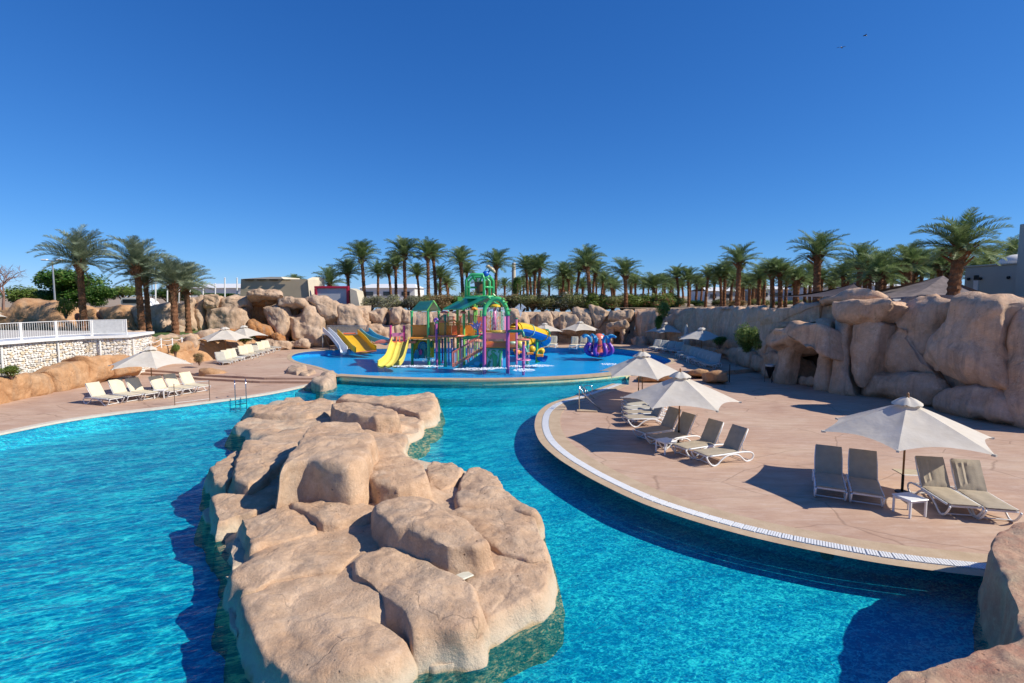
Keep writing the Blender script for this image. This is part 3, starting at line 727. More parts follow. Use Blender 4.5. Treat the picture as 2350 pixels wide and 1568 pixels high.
# ---- right cliff with cave (near)
cl = thing('rock_cliff', 'tall shaded brown rock cliff with a cave mouth along the right deck', 'rock cliff', (18.0, 27.0, 0))
us = [1680 + i * 12 for i in range(70)]
topR = [(1680, 706), (1760, 702), (1800, 705), (1900, 695), (2000, 690), (2040, 688), (2100, 670), (2300, 675), (2520, 678)]
us_l = [u for u in us if u <= 1812]; us_r = [u for u in us if u >= 1888]
backing(cl, us_l, .7, lambda u: lerp_tab(topR, u) + 6, -.1, M['cliff'], 3)
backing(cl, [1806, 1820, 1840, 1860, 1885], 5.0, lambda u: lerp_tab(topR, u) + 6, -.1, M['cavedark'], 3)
backing(cl, us_r, .7, lambda u: lerp_tab(topR, u) + 6, -.1, M['cliff'], 3)
RC = [
 ([(-40,680),(60,678),(120,684),(150,760),(120,880),(60,930),(-40,920)], .6, 1.0, 61),
 ([(100,692),(200,668),(310,678),(330,730),(250,790),(230,900),(130,960),(90,880)], .4, 1.1, 62),
 ([(230,790),(310,720),(400,662),(560,642),(640,650),(715,632),(715,745),(610,770),(470,800),(330,850),(290,960),(240,960)], .6, 1.4, 63),
 ([(703,640),(860,628),(960,612),(1010,612),(1065,640),(1030,680),(930,748),(720,750),(698,700)], -1.1, .8, 64),
 ([(640,640),(760,590),(860,572),(950,582),(1010,612),(960,630),(860,640),(700,650)], .9, .8, 84),
 ([(288,850),(330,808),(420,782),(510,764),(600,768),(640,800),(640,960),(600,945),(550,905),(480,862),(400,905),(330,915),(292,900)], -2.2, .8, 65),
 ([(372,890),(430,875),(470,905),(450,960),(425,1050),(410,1135),(350,1140),(375,1000)], -1.6, .5, 66),
 ([(608,748),(655,745),(705,752),(702,900),(712,1110),(690,1195),(592,1185),(622,1060),(640,1000),(618,900)], -1.0, .8, 67),
 ([(700,752),(760,744),(815,750),(806,900),(806,1000),(815,1130),(845,1215),(690,1205),(690,1000),(702,870)], -1.3, .8, 68),
 ([(832,752),(930,745),(1035,760),(1010,870),(985,960),(930,1060),(880,1140),(840,1130),(822,1060),(815,940),(835,840)], -1.2, .8, 69),
 ([(1030,700),(1090,650),(1200,580),(1300,582),(1420,612),(1400,720),(1330,860),(1290,1000),(1350,1100),(1180,1090),(1000,1075),(975,960),(1070,830),(1085,740)], .1, 1.6, 70),
 ([(1400,640),(1450,566),(1600,570),(1730,582),(1795,605),(1798,650),(1755,710),(1742,900),(1742,1155),(1640,1140),(1480,1095),(1300,1040),(1225,985),(1300,850),(1375,730)], -.9, 2.0, 71),
 ([(905,1085),(1000,1065),(1150,1072),(1330,1100),(1370,1180),(1300,1260),(1100,1235),(880,1215),(885,1140)], -.6, .9, 72),
 ([(1285,1235),(1370,1165),(1530,1138),(1680,1150),(1760,1230),(1762,1365),(1600,1345),(1430,1330),(1300,1290)], -1.0, 1.0, 73),
 ([(1750,715),(1800,650),(1884,628),(2050,620),(2200,800),(2150,1300),(2000,1440),(1884,1415),(1760,1350),(1738,1000)], -.6, 1.6, 74),
 ([(262,985),(310,955),(385,962),(400,1010),(425,1135),(300,1115),(258,1060)], -.9, .6, 75),
 ([(75,985),(160,960),(255,975),(268,1060),(150,1050),(70,1030)], -.5, .7, 76),
 ([(420,1115),(500,1100),(620,1112),(610,1160),(480,1150)], -.3, .3, 77),
 ([(-20,930),(60,925),(110,960),(110,1030),(40,1020),(-20,990)], -.6, .7, 78),
]
for pts, off, fr, sd_ in RC:
    big = len(pts) > 12 and fr > 1.1
    face_rock(cl, pts, M['cliff'], off, fr, .7 if sd_ == 66 else 2.2, ZR, 110 if fr > 1 else 64, .14 if fr > 1 else .09, sd_, 18 if fr > 1 else 12, s0=.45, jag=.02)
# cave: deep recess with a roof
def F_(u, Y, z): q = P(u, 760, Y); return Vector((q.x, Y, z))
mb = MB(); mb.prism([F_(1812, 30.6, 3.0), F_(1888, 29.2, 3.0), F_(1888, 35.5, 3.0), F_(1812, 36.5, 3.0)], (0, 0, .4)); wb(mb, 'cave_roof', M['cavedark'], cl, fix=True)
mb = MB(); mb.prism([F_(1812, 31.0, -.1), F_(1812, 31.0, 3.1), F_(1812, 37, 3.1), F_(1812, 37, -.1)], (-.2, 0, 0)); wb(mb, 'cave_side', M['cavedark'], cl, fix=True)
# cave lining in the same darkened rock
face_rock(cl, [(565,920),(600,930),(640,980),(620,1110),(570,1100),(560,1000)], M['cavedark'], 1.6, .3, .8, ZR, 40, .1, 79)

# ---- far right wall (behind loungers) and entrance
fw = thing('rock_wall', 'shaded grey brown rock wall behind the far right loungers with a low grotto entrance', 'rock wall', (13.5, 50.0, RD))
backing(fw, [1456 + i * 10 for i in range(25)], .9, lambda u: 709, -.1, M['cliff'], 5)
for pts, off, fr, sd_ in [
 ([(1000,728),(1180,716),(1215,760),(1200,860),(1150,1030),(1080,1040),(1020,960),(1000,850)], 0, .9, 101),
 ([(960,975),(1060,960),(1095,1000),(1090,1045),(980,1040)], -.8, .6, 102),
 ([(1180,760),(1260,740),(1300,800),(1290,960),(1200,1030),(1140,1040),(1160,900)], .3, .8, 103),
 ([(1260,800),(1330,725),(1420,702),(1510,700),(1530,850),(1490,1000),(1330,1010),(1270,960)], .2, .9, 104),
 ([(1505,702),(1600,695),(1705,708),(1700,900),(1660,1030),(1500,1010),(1500,850)], .2, .9, 105),
 ([(1700,712),(1780,698),(1870,692),(1905,850),(1890,1060),(1780,1070),(1700,1000),(1690,850)], .3, 1.0, 106),
 ([(1680,1075),(1760,1050),(1880,1040),(1960,1080),(1960,1200),(1850,1210),(1800,1140),(1700,1110)], -2.0, .5, 107)]:
    face_rock(fw, pts, M['cliff'], off, fr, 1.8, ZC, 48, .14, sd_, 10)

# ---- back wall of weathered boulders
bw = thing('rock_wall', 'sunlit wall of weathered grey brown boulders behind the blue pool and water playground', 'rock wall', (2.0, 56.0, RD))
backing(bw, [848 + i * 13 for i in range(48)], 1.0, lambda u: 716, .0, M['farrock'], 9)
BW = [
 (ZW1, [(555,600),(660,598),(690,650),(745,770),(600,795),(560,700)], 0, .8), (ZW1, [(680,645),(760,622),(870,590),(912,620),(885,770),(850,795),(800,772),(730,772)], .2, .8),
 (ZW1, [(915,612),(970,575),(1050,590),(1062,740),(985,785),(908,760)], -.2, .8), (ZW1, [(1045,600),(1170,608),(1200,700),(1175,765),(1060,755)], .2, .7),
 (ZW1, [(690,780),(880,775),(985,792),(975,1010),(700,1010)], -.3, .7), (ZW1, [(970,775),(1060,750),(1190,770),(1190,1010),(940,1010)], -.1, .7),
 (ZC, [(-70,745),(60,740),(85,800),(70,885),(-60,885)], 0, .9), (ZC, [(145,745),(272,743),(300,820),(325,890),(250,905),(148,872)], 0, .8), (ZC, [(268,737),(352,740),(352,880),(290,865)], .3, .6),
 (ZC, [(338,748),(480,752),(502,850),(485,940),(345,935)], -.4, .9), (ZC, [(455,708),(530,702),(602,722),(652,862),(622,905),(510,845),(470,765)], 0, .9), (ZC, [(608,690),(700,700),(762,732),(742,800),(650,862),(628,800)], .1, .8),
 (ZC, [(650,860),(770,745),(765,860),(748,1030),(640,1030)], 1.0, .6), (ZC, [(775,718),(900,712),(965,724),(955,800),(862,832),(765,805)], -.3, .8), (ZC, [(735,835),(830,825),(932,818),(905,872),(742,882)], -1.0, .7),
 (ZC, [(748,868),(802,868),(792,1040),(742,1040)], -.6, .4), (ZC, [(868,868),(902,875),(905,1040),(862,1040)], -.6, .4), (ZC, [(60,760),(155,750),(160,880),(80,880)], .8, .6),
 (ZC, [(40,880),(330,880),(340,1040),(40,1040)], .3, .6), (ZC, [(320,890),(640,880),(640,1040),(330,1040)], .5, .6)]
for k, (zf, pts, off, fr) in enumerate(BW): face_rock(bw, pts, M['farrock'], off, fr, 1.6, zf, 44, .15, 200 + k, 9)
x = 918; rr = random.Random(5); k = 0
while x < 1185:
    w = rr.uniform(24, 42); t = rr.uniform(705, 716); vb = 806
    face_rock(bw, [(x, t + 6), (x + w * .5, t), (x + w, t + 5), (x + w + 3, 760), (x + w, vb), (x, vb), (x - 2, 760)], M['farrock'], rr.uniform(-.3, .4), .8, 1.6, None, 40, .15, 240 + k, 9); x += w - 2; k += 1
# grotto: doorway and window, dark boxes stand in for the shade inside
mb = MB(); a, b = ZC(795, 890), ZC(875, 1010); p0 = P(a[0], a[1], 56.2); p1 = P(b[0], b[1], 56.2)
mb.box(((p0.x + p1.x) / 2, 56.2, (p0.z + p1.z) / 2), (abs(p1.x - p0.x), .3, abs(p0.z - p1.z) + .6)); a, b = ZC(885, 880), ZC(950, 1030); p0 = P(a[0], a[1], 55.6); p1 = P(b[0], b[1], 55.6)
mb.box(((p0.x + p1.x) / 2, 55.6, (p0.z + p1.z) / 2), (abs(p1.x - p0.x), .3, abs(p0.z - p1.z) + .6)); wb(mb, 'interior_shade', M['glassdark'], bw)
mb = MB(); a = ZC(800, 886); b = ZC(880, 888); p0 = P(a[0], a[1], 54.2); p1 = P(b[0], b[1], 54.2); mb.box((p0 + p1) / 2, (p1.x - p0.x, .25, .14)); wb(mb, 'lintel', M['coping'], bw)

# ---- waterfall complex
wf = thing('waterfall_rocks', 'dry waterfall rock formation with rust stained cascades below the tan building', 'rock formation', (-16.0, 50.0, RD))
WY = [(400, 48), (600, 49.5), (850, 51)]
backing(wf, [432 + i * 14 for i in range(31)], 1.5, lambda u: 690 if u < 560 else 702, .0, M['farrock'], 11)
WF = [
 ([(-20,600),(100,568),(150,600),(135,700),(165,875),(-20,890)], .6, .9, 'farrock'), ([(108,562),(180,556),(245,566),(262,620),(232,672),(115,668)], .2, .6, 'farrock'),
 ([(128,672),(260,660),(350,700),(470,655),(450,830),(330,905),(160,885)], 0, .9, 'farrock'), ([(240,622),(350,578),(480,578),(485,655),(400,725),(262,712)], .5, .8, 'farrock'),
 ([(480,580),(600,574),(745,580),(745,645),(600,660),(480,665)], 1.4, .4, 'wetrock'), ([(440,650),(620,640),(660,700),(660,860),(520,800),(430,760)], 1.6, .5, 'wetrock'), ([(780,680),(900,690),(890,760),(840,900),(760,930),(770,780)], 1.2, .5, 'wetrock'),
 ([(600,662),(700,640),(790,658),(835,720),(805,860),(762,905),(700,855),(640,765)], -.6, 1.0, 'farrock'), ([(475,800),(550,768),(640,830),(685,890),(640,920),(520,885),(468,840)], -1.2, .9, 'wetrock'),
 ([(660,890),(740,880),(790,930),(780,980),(690,960)], -1.8, .6, 'wetrock'),
 ([(830,742),(940,722),(965,645),(1030,640),(1105,760),(1092,830),(1112,900),(1105,1000),(990,1010),(870,960),(850,840)], -.3, 1.2, 'farrock'),
 ([(930,600),(1040,568),(1130,580),(1230,640),(1245,762),(1105,765),(1040,665)], .9, .9, 'farrock'), ([(1225,640),(1360,650),(1425,690),(1435,830),(1230,835)], 1.0, .9, 'farrock'), ([(1090,770),(1240,760),(1250,860),(1100,850)], 2.0, .5, 'farrock'),
 ([(738,590),(930,598),(945,640),(830,645),(748,655)], -.2, .5, 'farrock'), ([(478,545),(545,526),(660,528),(740,535),(772,572),(700,582),(540,582),(488,575)], .2, .4, 'farrock'),
 ([(610,955),(720,945),(835,955),(835,1025),(620,1015)], -1.8, .6, 'farrock'), ([(828,950),(900,945),(975,955),(985,1000),(840,1015)], -1.5, .5, 'farrock'),
 ([(20,930),(100,925),(125,980),(110,1010),(20,1010)], -5, .5, 'farrock'), ([(300,870),(440,850),(480,930),(330,940)], -.8, .6, 'wetrock'), ([(1230,830),(1440,815),(1440,1010),(1230,1010)], 2.2, .6, 'farrock'),
 ([(160,880),(320,890),(330,960),(160,960)], -.4, .6, 'wetrock'), ([(480,900),(660,905),(640,1000),(480,980)], .2, .5, 'wetrock')]
for k, (pts, off, fr, mt) in enumerate(WF): face_rock(wf, pts, M[mt], off, fr, 2.0, ZA, 52, .16, 300 + k, 11, s0=.4, tab=WY)

# ---- left rocks behind the white railing
lw = thing('rock_wall', 'smooth ochre rocks behind the white railing at the far left', 'rock wall', (-30.0, 46.0, 1.6))
LY = [(-100, 45), (160, 46), (400, 47.5), (600, 49)]
backing(lw, [-80 + i * 16 for i in range(34)], 2.5, lambda u: 706, 1.2, M['ochre'], 13, tab=LY)
for k, (pts, off, fr, mt) in enumerate([
 ([(-100,720),(40,700),(75,640),(120,606),(220,608),(330,622),(420,665),(470,730),(490,830),(-100,830)], -.4, 1.4, 'ochre'), ([(570,650),(610,660),(650,710),(700,840),(500,840),(530,720)], 0, .9, 'ochre'),
 ([(640,668),(700,690),(740,840),(690,840),(660,740)], .4, .6, 'farrock'), ([(690,665),(760,650),(870,658),(905,700),(950,830),(740,830),(700,740)], -.2, 1.0, 'ochre'),
 ([(880,662),(960,638),(1080,620),(1150,640),(1185,830),(1100,850),(960,835),(900,720)], -.3, 1.1, 'farrock'), ([(1180,640),(1240,615),(1320,600),(1330,800),(1200,830)], .2, .9, 'farrock'),
 ([(1150,780),(1230,790),(1240,840),(1140,840)], -.9, .4, 'farrock')]):
    face_rock(lw, pts, M[mt], off, fr, 2.0, ZL, 60, .14, 400 + k, 12, s0=.4, tab=LY, soft=.6)

# ---- rocks and planters between rail wall and waterfall (slope of the lawn terrace)
sr = thing('rock_slope', 'tumbled brown rocks stepping down below the lawn behind the left umbrellas', 'rocks', (-17.5, 40.0, RD))
SY = [(260, 34), (420, 38.5), (520, 42), (650, 46)]
for k, (pts, off, fr, mt) in enumerate([
 ([(860,870),(930,830),(1010,840),(1090,870),(1080,920),(960,920),(870,900)], 0, .7, 'farrock'), ([(830,960),(1000,925),(1130,930),(1200,980),(1000,1010),(840,1010)], 0, .6, 'ochre'),
 ([(1100,915),(1330,915),(1345,1010),(1120,1010)], .5, .6, 'ochre'), ([(1330,880),(1400,875),(1440,930),(1340,945)], .4, .6, 'farrock'), ([(1400,830),(1500,815),(1568,830),(1568,880),(1420,880)], 1.5, .6, 'farrock'),
 ([(1240,860),(1320,840),(1400,850),(1400,900),(1250,900)], 2.0, .5, 'farrock'), ([(1330,940),(1470,930),(1470,1010),(1340,1010)], .8, .4, 'wetrock'), ([(1060,870),(1240,862),(1250,920),(1080,925)], 2.4, .5, 'farrock'),
 ([(620,880),(760,870),(880,880),(880,1000),(640,1000)], 6.0, .5, 'farrock')]):
    face_rock(sr, pts, M[mt], off, fr, 1.6, ZL, 44, .14, 440 + k, 10, tab=SY)

# ---- ochre ledge below the stone wall
le = thing('rock_ledge', 'low orange ochre rock ledge running along the foot of the white stone wall', 'rock ledge', (-24.0, 28.5, 0))
LE = [(-100, 22.8), (0, 24.7), (66, 26.5), (199, 29.9), (265, 31.8), (330, 33)]
for k, pts in enumerate([
 [(-260,1130),(-60,1150),(15,1180),(85,1290),(100,1350),(-60,1400),(-260,1420)], [(0,1165),(100,1140),(200,1130),(235,1170),(240,1290),(200,1320),(95,1345),(40,1250)],
 [(205,1140),(300,1120),(375,1130),(400,1190),(408,1250),(330,1280),(225,1300)], [(325,1110),(400,1075),(520,1050),(600,1040),(640,1080),(640,1180),(540,1225),(400,1262),(380,1170)],
 [(590,1010),(680,998),(780,1000),(800,1040),(805,1130),(700,1175),(610,1195),(640,1090)], [(780,1010),(860,1000),(960,1020),(1000,1080),(985,1115),(800,1135)]]):
    face_rock(le, pts, M['ochre'], 0, .45, 1.1, ZL, 56, .10, 460 + k, 12, s0=.55, tab=LE, flare=.05)

# rocks/planters: left deck, right deck
for k, (pts, dep, lab) in enumerate([
 ([(60,1190),(130,1180),(200,1190),(275,1205),(285,1260),(270,1275),(60,1280)], 33.0, 'pinkish boulder planter beside the front end of the far left lounger row'),]):
    o = thing('rock_planter', lab, 'rock planter', tuple(P(*ZA(170, 1270), dep)))
    rock(o, [P(*ZA(x, y), dep) for x, y in pts], (0, -1, .15), M['ochre'], .4, 1.2, 44, .1, -.05, .08, 1.0, 9, 5, 480 + k, .4, .4)
pl = thing('rock_planter', 'low rock block planter on the deck in front of the far right lounger row', 'rock planter', tuple(G(*ZC(1740, 1350), 0)))
rock(pl, [P(*ZC(x, y), 30.5) for x, y in [(1640,1270),(1720,1250),(1812,1262),(1815,1350),(1650,1352)]], (0, -1, .2), M['ochre'], .2, 1.2, 44, .05, -.03, .05, 1.2, 9, 5, 490, .2, .5)
rock(pl, [P(*ZC(x, y), 32.5) for x, y in [(1480,1250),(1560,1235),(1640,1250),(1640,1290),(1490,1290)]], (0, -1, .3), M['ochre'], .2, 1.2, 40, .05, -.03, .05, 1.2, 8, 5, 491, .2, .5)
rock(pl, [P(*ZC(x, y), 31.2) for x, y in [(1050,1290),(1260,1275),(1400,1290),(1400,1340),(1060,1345)]], (0, -1, .3), M['ochre'], .2, 1.2, 40, .05, -.03, .05, 1.2, 8, 5, 492, .2, .5)
mb = MB(); q = G(*ZC(1813, 1355), 0); mb.tube([q, q + Vector((0, 0, 1.05))], .03, 8); wb(mb, 'post', M['blackmetal'], pl)

# ------------------------------------------------------------------ palms
def frond_mesh(name, droop, L=1.0, pairs=34, mat='frond', seed=0, width=.25):
    r = random.Random(seed); mb = MB(); pts = []
    n = 12; ang = R(10); x = z = 0.0
    for i in range(n + 1):
        pts.append(Vector((x, 0, z))); ang -= droop * (.35 + 1.3 * i / n) / n; x += math.cos(ang) * L / n; z += math.sin(ang) * L / n
    mb.tube([pts[i] for i in (0, 3, 6, 9, 12)], [.012, .009, .007, .005, .002], 3, cap=False)
    for k in range(pairs):
        t = .10 + .88 * k / (pairs - 1); f = t * n; i = min(int(f), n - 1); p = pts[i].lerp(pts[i + 1], f - i); d = (pts[i + 1] - pts[i]).normalized()
        ll = width * (math.sin(math.pi * min(1, (t + .12) * .88)) ** .6) * r.uniform(.85, 1.12)
        for s in (-1, 1):
            side = Vector((0, s, 0)); up = d.cross(side) * s; up = Vector((-d.z, 0, d.x))
            dirv = (d * .75 + side * .85 + up * r.uniform(.05, .55)).normalized()
            w = d * .0085; tip = p + dirv * ll + Vector((0, 0, -.05 * ll * 2))
            mid = p + dirv * ll * .5
            mb.add([p - w, p + w, mid + w * 1.2, mid - w * 1.2, tip], [(0, 1, 2, 3), (3, 2, 4)])
    return mb.mesh(name, M[mat])
FR = {}
for nm in ('frond', 'frond_grey'):
    FR[nm] = [frond_mesh('frond', R(d), pairs=34, mat=nm, seed=i) for i, d in enumerate((30, 50, 70, 95))]
FRD = frond_mesh('dry_frond', R(95), pairs=14, mat='frond_dry', seed=9, width=.12)

def trunk_mesh(H, r, lean=(0, 0), seed=0):
    mb = MB(); rr = random.Random(seed); n = 12; rows = max(8, int(H / .16)); vs = []; fs = []
    for i in range(rows + 1):
        t = i / rows; z = H * t; bulb = 1.0 + .45 * math.exp(-((t - .965) / .055) ** 2) + .30 * math.exp(-(t / .06) ** 2)
        rad = r * (1.05 - .22 * t) * bulb; off = Vector((lean[0] * t * t, lean[1] * t * t, 0))
        k = (1.10 if i % 2 == 0 else .93)
        for j in range(n):
            a = 2 * math.pi * (j + (.5 if (i // 2) % 2 else 0)) / n; q = rad * k * (1 + .05 * math.sin(j * 2.6 + i) + rr.uniform(-.04, .04))
            vs.append(Vector((math.cos(a) * q, math.sin(a) * q, z)) + off)
    for i in range(rows):
        for j in range(n): fs.append((i * n + j, i * n + (j + 1) % n, (i + 1) * n + (j + 1) % n, (i + 1) * n + j))
    mb.add(vs, fs); return mb.mesh('trunk', M['trunk'])

def stub_mesh(r, seed):
    mb = MB(); rr = random.Random(seed)
    for k in range(22):
        a = rr.uniform(0, 2 * math.pi); z = rr.uniform(-.55, .1); d = Vector((math.cos(a), math.sin(a), rr.uniform(.5, 1.1))).normalized()
        p = Vector((math.cos(a) * r * .9, math.sin(a) * r * .9, z)); mb.tube([p, p + d * rr.uniform(.25, .5)], [.06, .025], 4)
    return mb.mesh('frond_stubs', M['trunk'])
STUB = [stub_mesh(.22, i) for i in range(3)]
CR_CACHE = {}
def crown_mesh(seed, mat, n=40, spread=(78, -38)):
    """all fronds of one crown joined, for the far palms"""
    key = (seed, mat, n)
    if key in CR_CACHE: return CR_CACHE[key]
    rr = random.Random(seed); mb = MB()
    for M4, k in crown_layout(rr, n, spread):
        me = FR[mat][k]; vs = [M4 @ v.co for v in me.vertices]; mb.add(vs, [tuple(p.vertices) for p in me.polygons])
    CR_CACHE[key] = mb.mesh('crown', M[mat]); return CR_CACHE[key]
def crown_layout(rr, n, spread=(78, -38)):
    out = []
    for i in range(n):
        t = (i + .5) / n; el = spread[0] + (spread[1] - spread[0]) * t ** 1.15 + rr.uniform(-8, 8); az = i * 137.5 + rr.uniform(-14, 14)
        L = rr.uniform(.86, 1.1) * (.86 + .20 * math.sin(math.pi * min(1, t * 1.2)))
        k = 3 if el > 45 and rr.random() < .5 else (2 if el > 10 else (1 if el > -15 else 0)); k = min(3, max(0, k + rr.choice((-1, 0, 0))))
        M4 = Matrix.Rotation(R(az), 4, 'Z') @ Matrix.Rotation(R(-el), 4, 'Y') @ Matrix.Rotation(R(rr.uniform(-25, 25)), 4, 'X') @ Matrix.Diagonal((L, L, L, 1))
        out.append((M4, k))
    return out

def palm(u, vtop, Y, rpx, zb=3.6, label='', group=None, mat='frond', lean=0.0, near=False, seed=0, tr=.20, n=40, spread=(84, -26), crown_only=False):
    rr = random.Random(seed); top = P(u, vtop, Y); H = top.z - zb; Rr = rpx * Y / 1250.0
    base = Vector((top.x - lean, Y, zb))
    t = thing('palm_tree', label, 'palm tree', tuple(base), 0, group)
    if H > .4: link('trunk', trunk_mesh(H, tr, (lean, 0), seed), t)
    off = Vector((lean, 0, H - .05)); s = Rr / .86
    if near:
        for k, (M4, kk) in enumerate(crown_layout(rr, n, spread)):
            o = link('frond', FR[mat][kk], t); o.matrix_local = Matrix.Translation(off) @ Matrix.Scale(s, 4) @ M4
        for k in range(6):
            o = link('dry_frond', FRD, t); o.matrix_local = Matrix.Translation(off + Vector((0, 0, -.15))) @ Matrix.Rotation(k * 1.05 + seed, 4, 'Z') @ Matrix.Rotation(R(48 + (k * 17 + seed * 7) % 30), 4, 'Y') @ Matrix.Scale(s * .62, 4)
        o = link('frond_stubs', STUB[seed % 3], t, off); o.scale = (tr / .2,) * 3
    else:
        o = link('crown', crown_mesh(seed % 7, mat, n, spread), t, off); o.scale = (s,) * 3; o.rotation_euler = (rr.uniform(-.06, .06), rr.uniform(-.06, .06), rr.uniform(0, 6.28))
    return t

g = 'palms by the left terrace'
palm(183, 603, 42, 80, 1.9, 'tall date palm standing alone furthest left behind the white railing', g, 'frond_grey', .0, True, 1, .25, 46, (88, -14))
palm(313, 612, 42, 70, 1.9, 'date palm with dark trunk beside the right end of the white railing, second from left', g, 'frond_grey', -.15, True, 2, .24, 44, (88, -14))
palm(333, 640, 44, 62, 1.9, 'slimmer lower date palm just right of and behind the dark trunked one', g, 'frond_grey', -.1, True, 3, .2, 38, (86, -14))
palm(397, 652, 42.5, 70, 1.9, 'short date palm on the little lawn with a dense grey green crown', g, 'frond_grey', .0, True, 4, .25, 46, (88, -8))
palm(428, 660, 46, 58, 1.9, 'date palm nearest the waterfall rocks, rightmost of the left group', g, 'frond_grey', .0, True, 5, .22, 40, (88, -10))
ords = ['first', 'second', 'third', 'fourth', 'fifth', 'sixth', 'seventh', 'eighth', 'ninth', 'tenth', 'eleventh', 'twelfth', 'thirteenth', 'fourteenth', 'fifteenth', 'sixteenth', 'seventeenth', 'eighteenth', 'nineteenth', 'twentieth']
g = 'palms in a row behind the back rock wall'
palm(677, 650, 78, 26, 3.7, 'small palm crown peeping over the roof of the tan building', g, 'frond', 0, False, 11)
palm(757, 652, 70, 42, 3.7, 'stemless wide palm behind the red framed board', g, 'frond', 0, True, 12, .2, 34, (85, -12))
MID = [(798, 632, 64, 37, .20), (830, 597, 62, 42, .24), (868, 632, 70, 29, .2), (892, 632, 68, 27, .2), (908, 612, 66, 31, .22), (927, 588, 62, 41, .24), (957, 635, 72, 29, .2), (982, 590, 62, 38, .24), (994, 594, 64, 34, .24), (1010, 640, 72, 28, .2), (1024, 652, 76, 22, .18),
       (1057, 605, 63, 36, .25), (1071, 628, 70, 28, .2), (1140, 612, 62, 37, .23), (1207, 620, 66, 32, .2), (1216, 638, 72, 22, .18), (1228, 622, 64, 30, .22), (1240, 618, 62, 32, .23), (1293, 634, 70, 30, .2), (1305, 642, 70, 26, .2)]
MID2 = [(1330, 626, 66, 32, .22), (1347, 612, 60, 42, .27), (1366, 630, 66, 34, .2), (1434, 632, 60, 38, .25), (1500, 662, 62, 34, .17), (1553, 640, 64, 28, .18), (1579, 644, 64, 28, .19), (1626, 638, 62, 26, .19), (1652, 640, 60, 30, .2), (1665, 632, 60, 34, .22)]
kinds = ['slim', 'tall thick', 'short', 'slim', 'medium', 'tall', 'short', 'tall straight', 'tall', 'small', 'smallest', 'wide crowned', 'short', 'bushy', 'slim', 'small', 'medium', 'straight', 'leaning', 'thin']
for i, (u, v, Y, r_, tr) in enumerate(MID):
    palm(u, v - 3, Y, r_ * 1.08, 3.7, '%s date palm behind the playground, %s right of the red framed board' % (kinds[i], ords[i]), g, 'frond', random.uniform(-.3, .3), i % 3 == 1 or r_ > 36, 20 + i, tr * .84, 46, (86, -14))
for i, (u, v, Y, r_, tr) in enumerate(MID2):
    palm(u, v - 3, Y, r_ * 1.08, 3.7, '%s date palm above the octopus and grotto, %s from the left there' % (['medium', 'tallest thick', 'drooping', 'lone round crowned', 'low stand alone', 'slim', 'slim', 'dark', 'leaning', 'tall'][i], ords[i]), g, 'frond', random.uniform(-.4, .4), r_ > 33, 50 + i, tr * .84, 46, (86, -14))
RT = [(1697, 602, 48, 42, .22), (1720, 652, 58, 24, .17), (1743, 640, 52, 28, .19), (1771, 624, 50, 34, .21), (1789, 626, 49, 35, .21), (1824, 650, 50, 28, .2), (1832, 640, 48, 32, .2), (1848, 648, 52, 24, .16), (1876, 585, 42, 54, .28), (1886, 640, 56, 26, .17), (1905, 655, 58, 22, .17), (1936, 634, 50, 30, .2),
      (1976, 606, 40, 46, .18), (1988, 632, 46, 36, .2), (2017, 630, 36, 58, .24), (2028, 634, 42, 42, .24), (2085, 608, 40, 50, .26), (2098, 626, 44, 40, .2), (2160, 610, 42, 46, .2), (2176, 626, 46, 36, .2)]
g = 'palms above the right cliff'
for i, (u, v, Y, r_, tr) in enumerate(RT):
    palm(u, v, Y, r_ * 1.15, 3.7, '%s date palm above the shaded right cliff, %s counting rightwards' % (['tall', 'tiny', 'small', 'bushy', 'bushy', 'low', 'dense', 'thin', 'thick trunked tall', 'low', 'small', 'short', 'slender', 'round', 'broad low', 'dark trunked', 'thick', 'short', 'straight', 'low'][i], ords[i]), g, 'frond', random.uniform(-.2, .2), r_ > 30, 80 + i, tr, 38)
MR = [(1385, 646, 76, 24), (1402, 652, 80, 20), (1458, 650, 74, 22), (1478, 655, 84, 18), (1524, 650, 76, 22), (1540, 656, 84, 18), (1565, 656, 80, 20), (1600, 650, 74, 22), (1612, 656, 84, 20), (1640, 650, 72, 24), (1682, 640, 66, 28), (1706, 650, 72, 24), (1730, 648, 68, 26), (1756, 634, 62, 30), (1806, 636, 60, 30), (1860, 630, 58, 30), (1916, 640, 60, 28), (1950, 626, 56, 34), (1998, 620, 50, 36), (2050, 622, 52, 36), (2070, 634, 56, 30), (2118, 612, 48, 40), (2140, 626, 50, 34), (2192, 622, 48, 36), (2240, 626, 46, 36)]
for i, (u, v, Y, r_) in enumerate(MR):
    palm(u, v, Y, r_ * 1.1, 3.7, 'date palm in the second row on the right, %s counting rightwards' % (ords + ['twenty-first', 'twenty-second', 'twenty-third', 'twenty-fourth', 'twenty-fifth'])[i], 'second row of palms on the right', 'frond', random.uniform(-.3, .3), False, 300 + i, .17, 44)
bp = palm(2205, 570, 29, 90, 4.4, 'largest palm at upper right with thick shaggy trunk and brown ribs under its crown', g, 'frond', .25, True, 130, .30, 46, (82, -28))
for k in range(16):
    a = k * 2.4; o = link('dry_rib', FRD, bp); top_ = Vector((.25, 0, P(2205, 575, 29).z - 4.4))
    o.matrix_local = Matrix.Translation(top_) @ Matrix.Rotation(a, 4, 'Z') @ Matrix.Rotation(R(-58 - (k % 4) * 7), 4, 'Y') @ Matrix.Scale(1.15, 4)
palm(2268, 600, 52, 42, 3.8, 'palm crown over the low flat roofed building', g, 'frond', 0, True, 131, .2, 34)
palm(2322, 590, 54, 48, 3.8, 'palm crown between the white dome and the grey tower', g, 'frond', 0, True, 132, .2, 36)
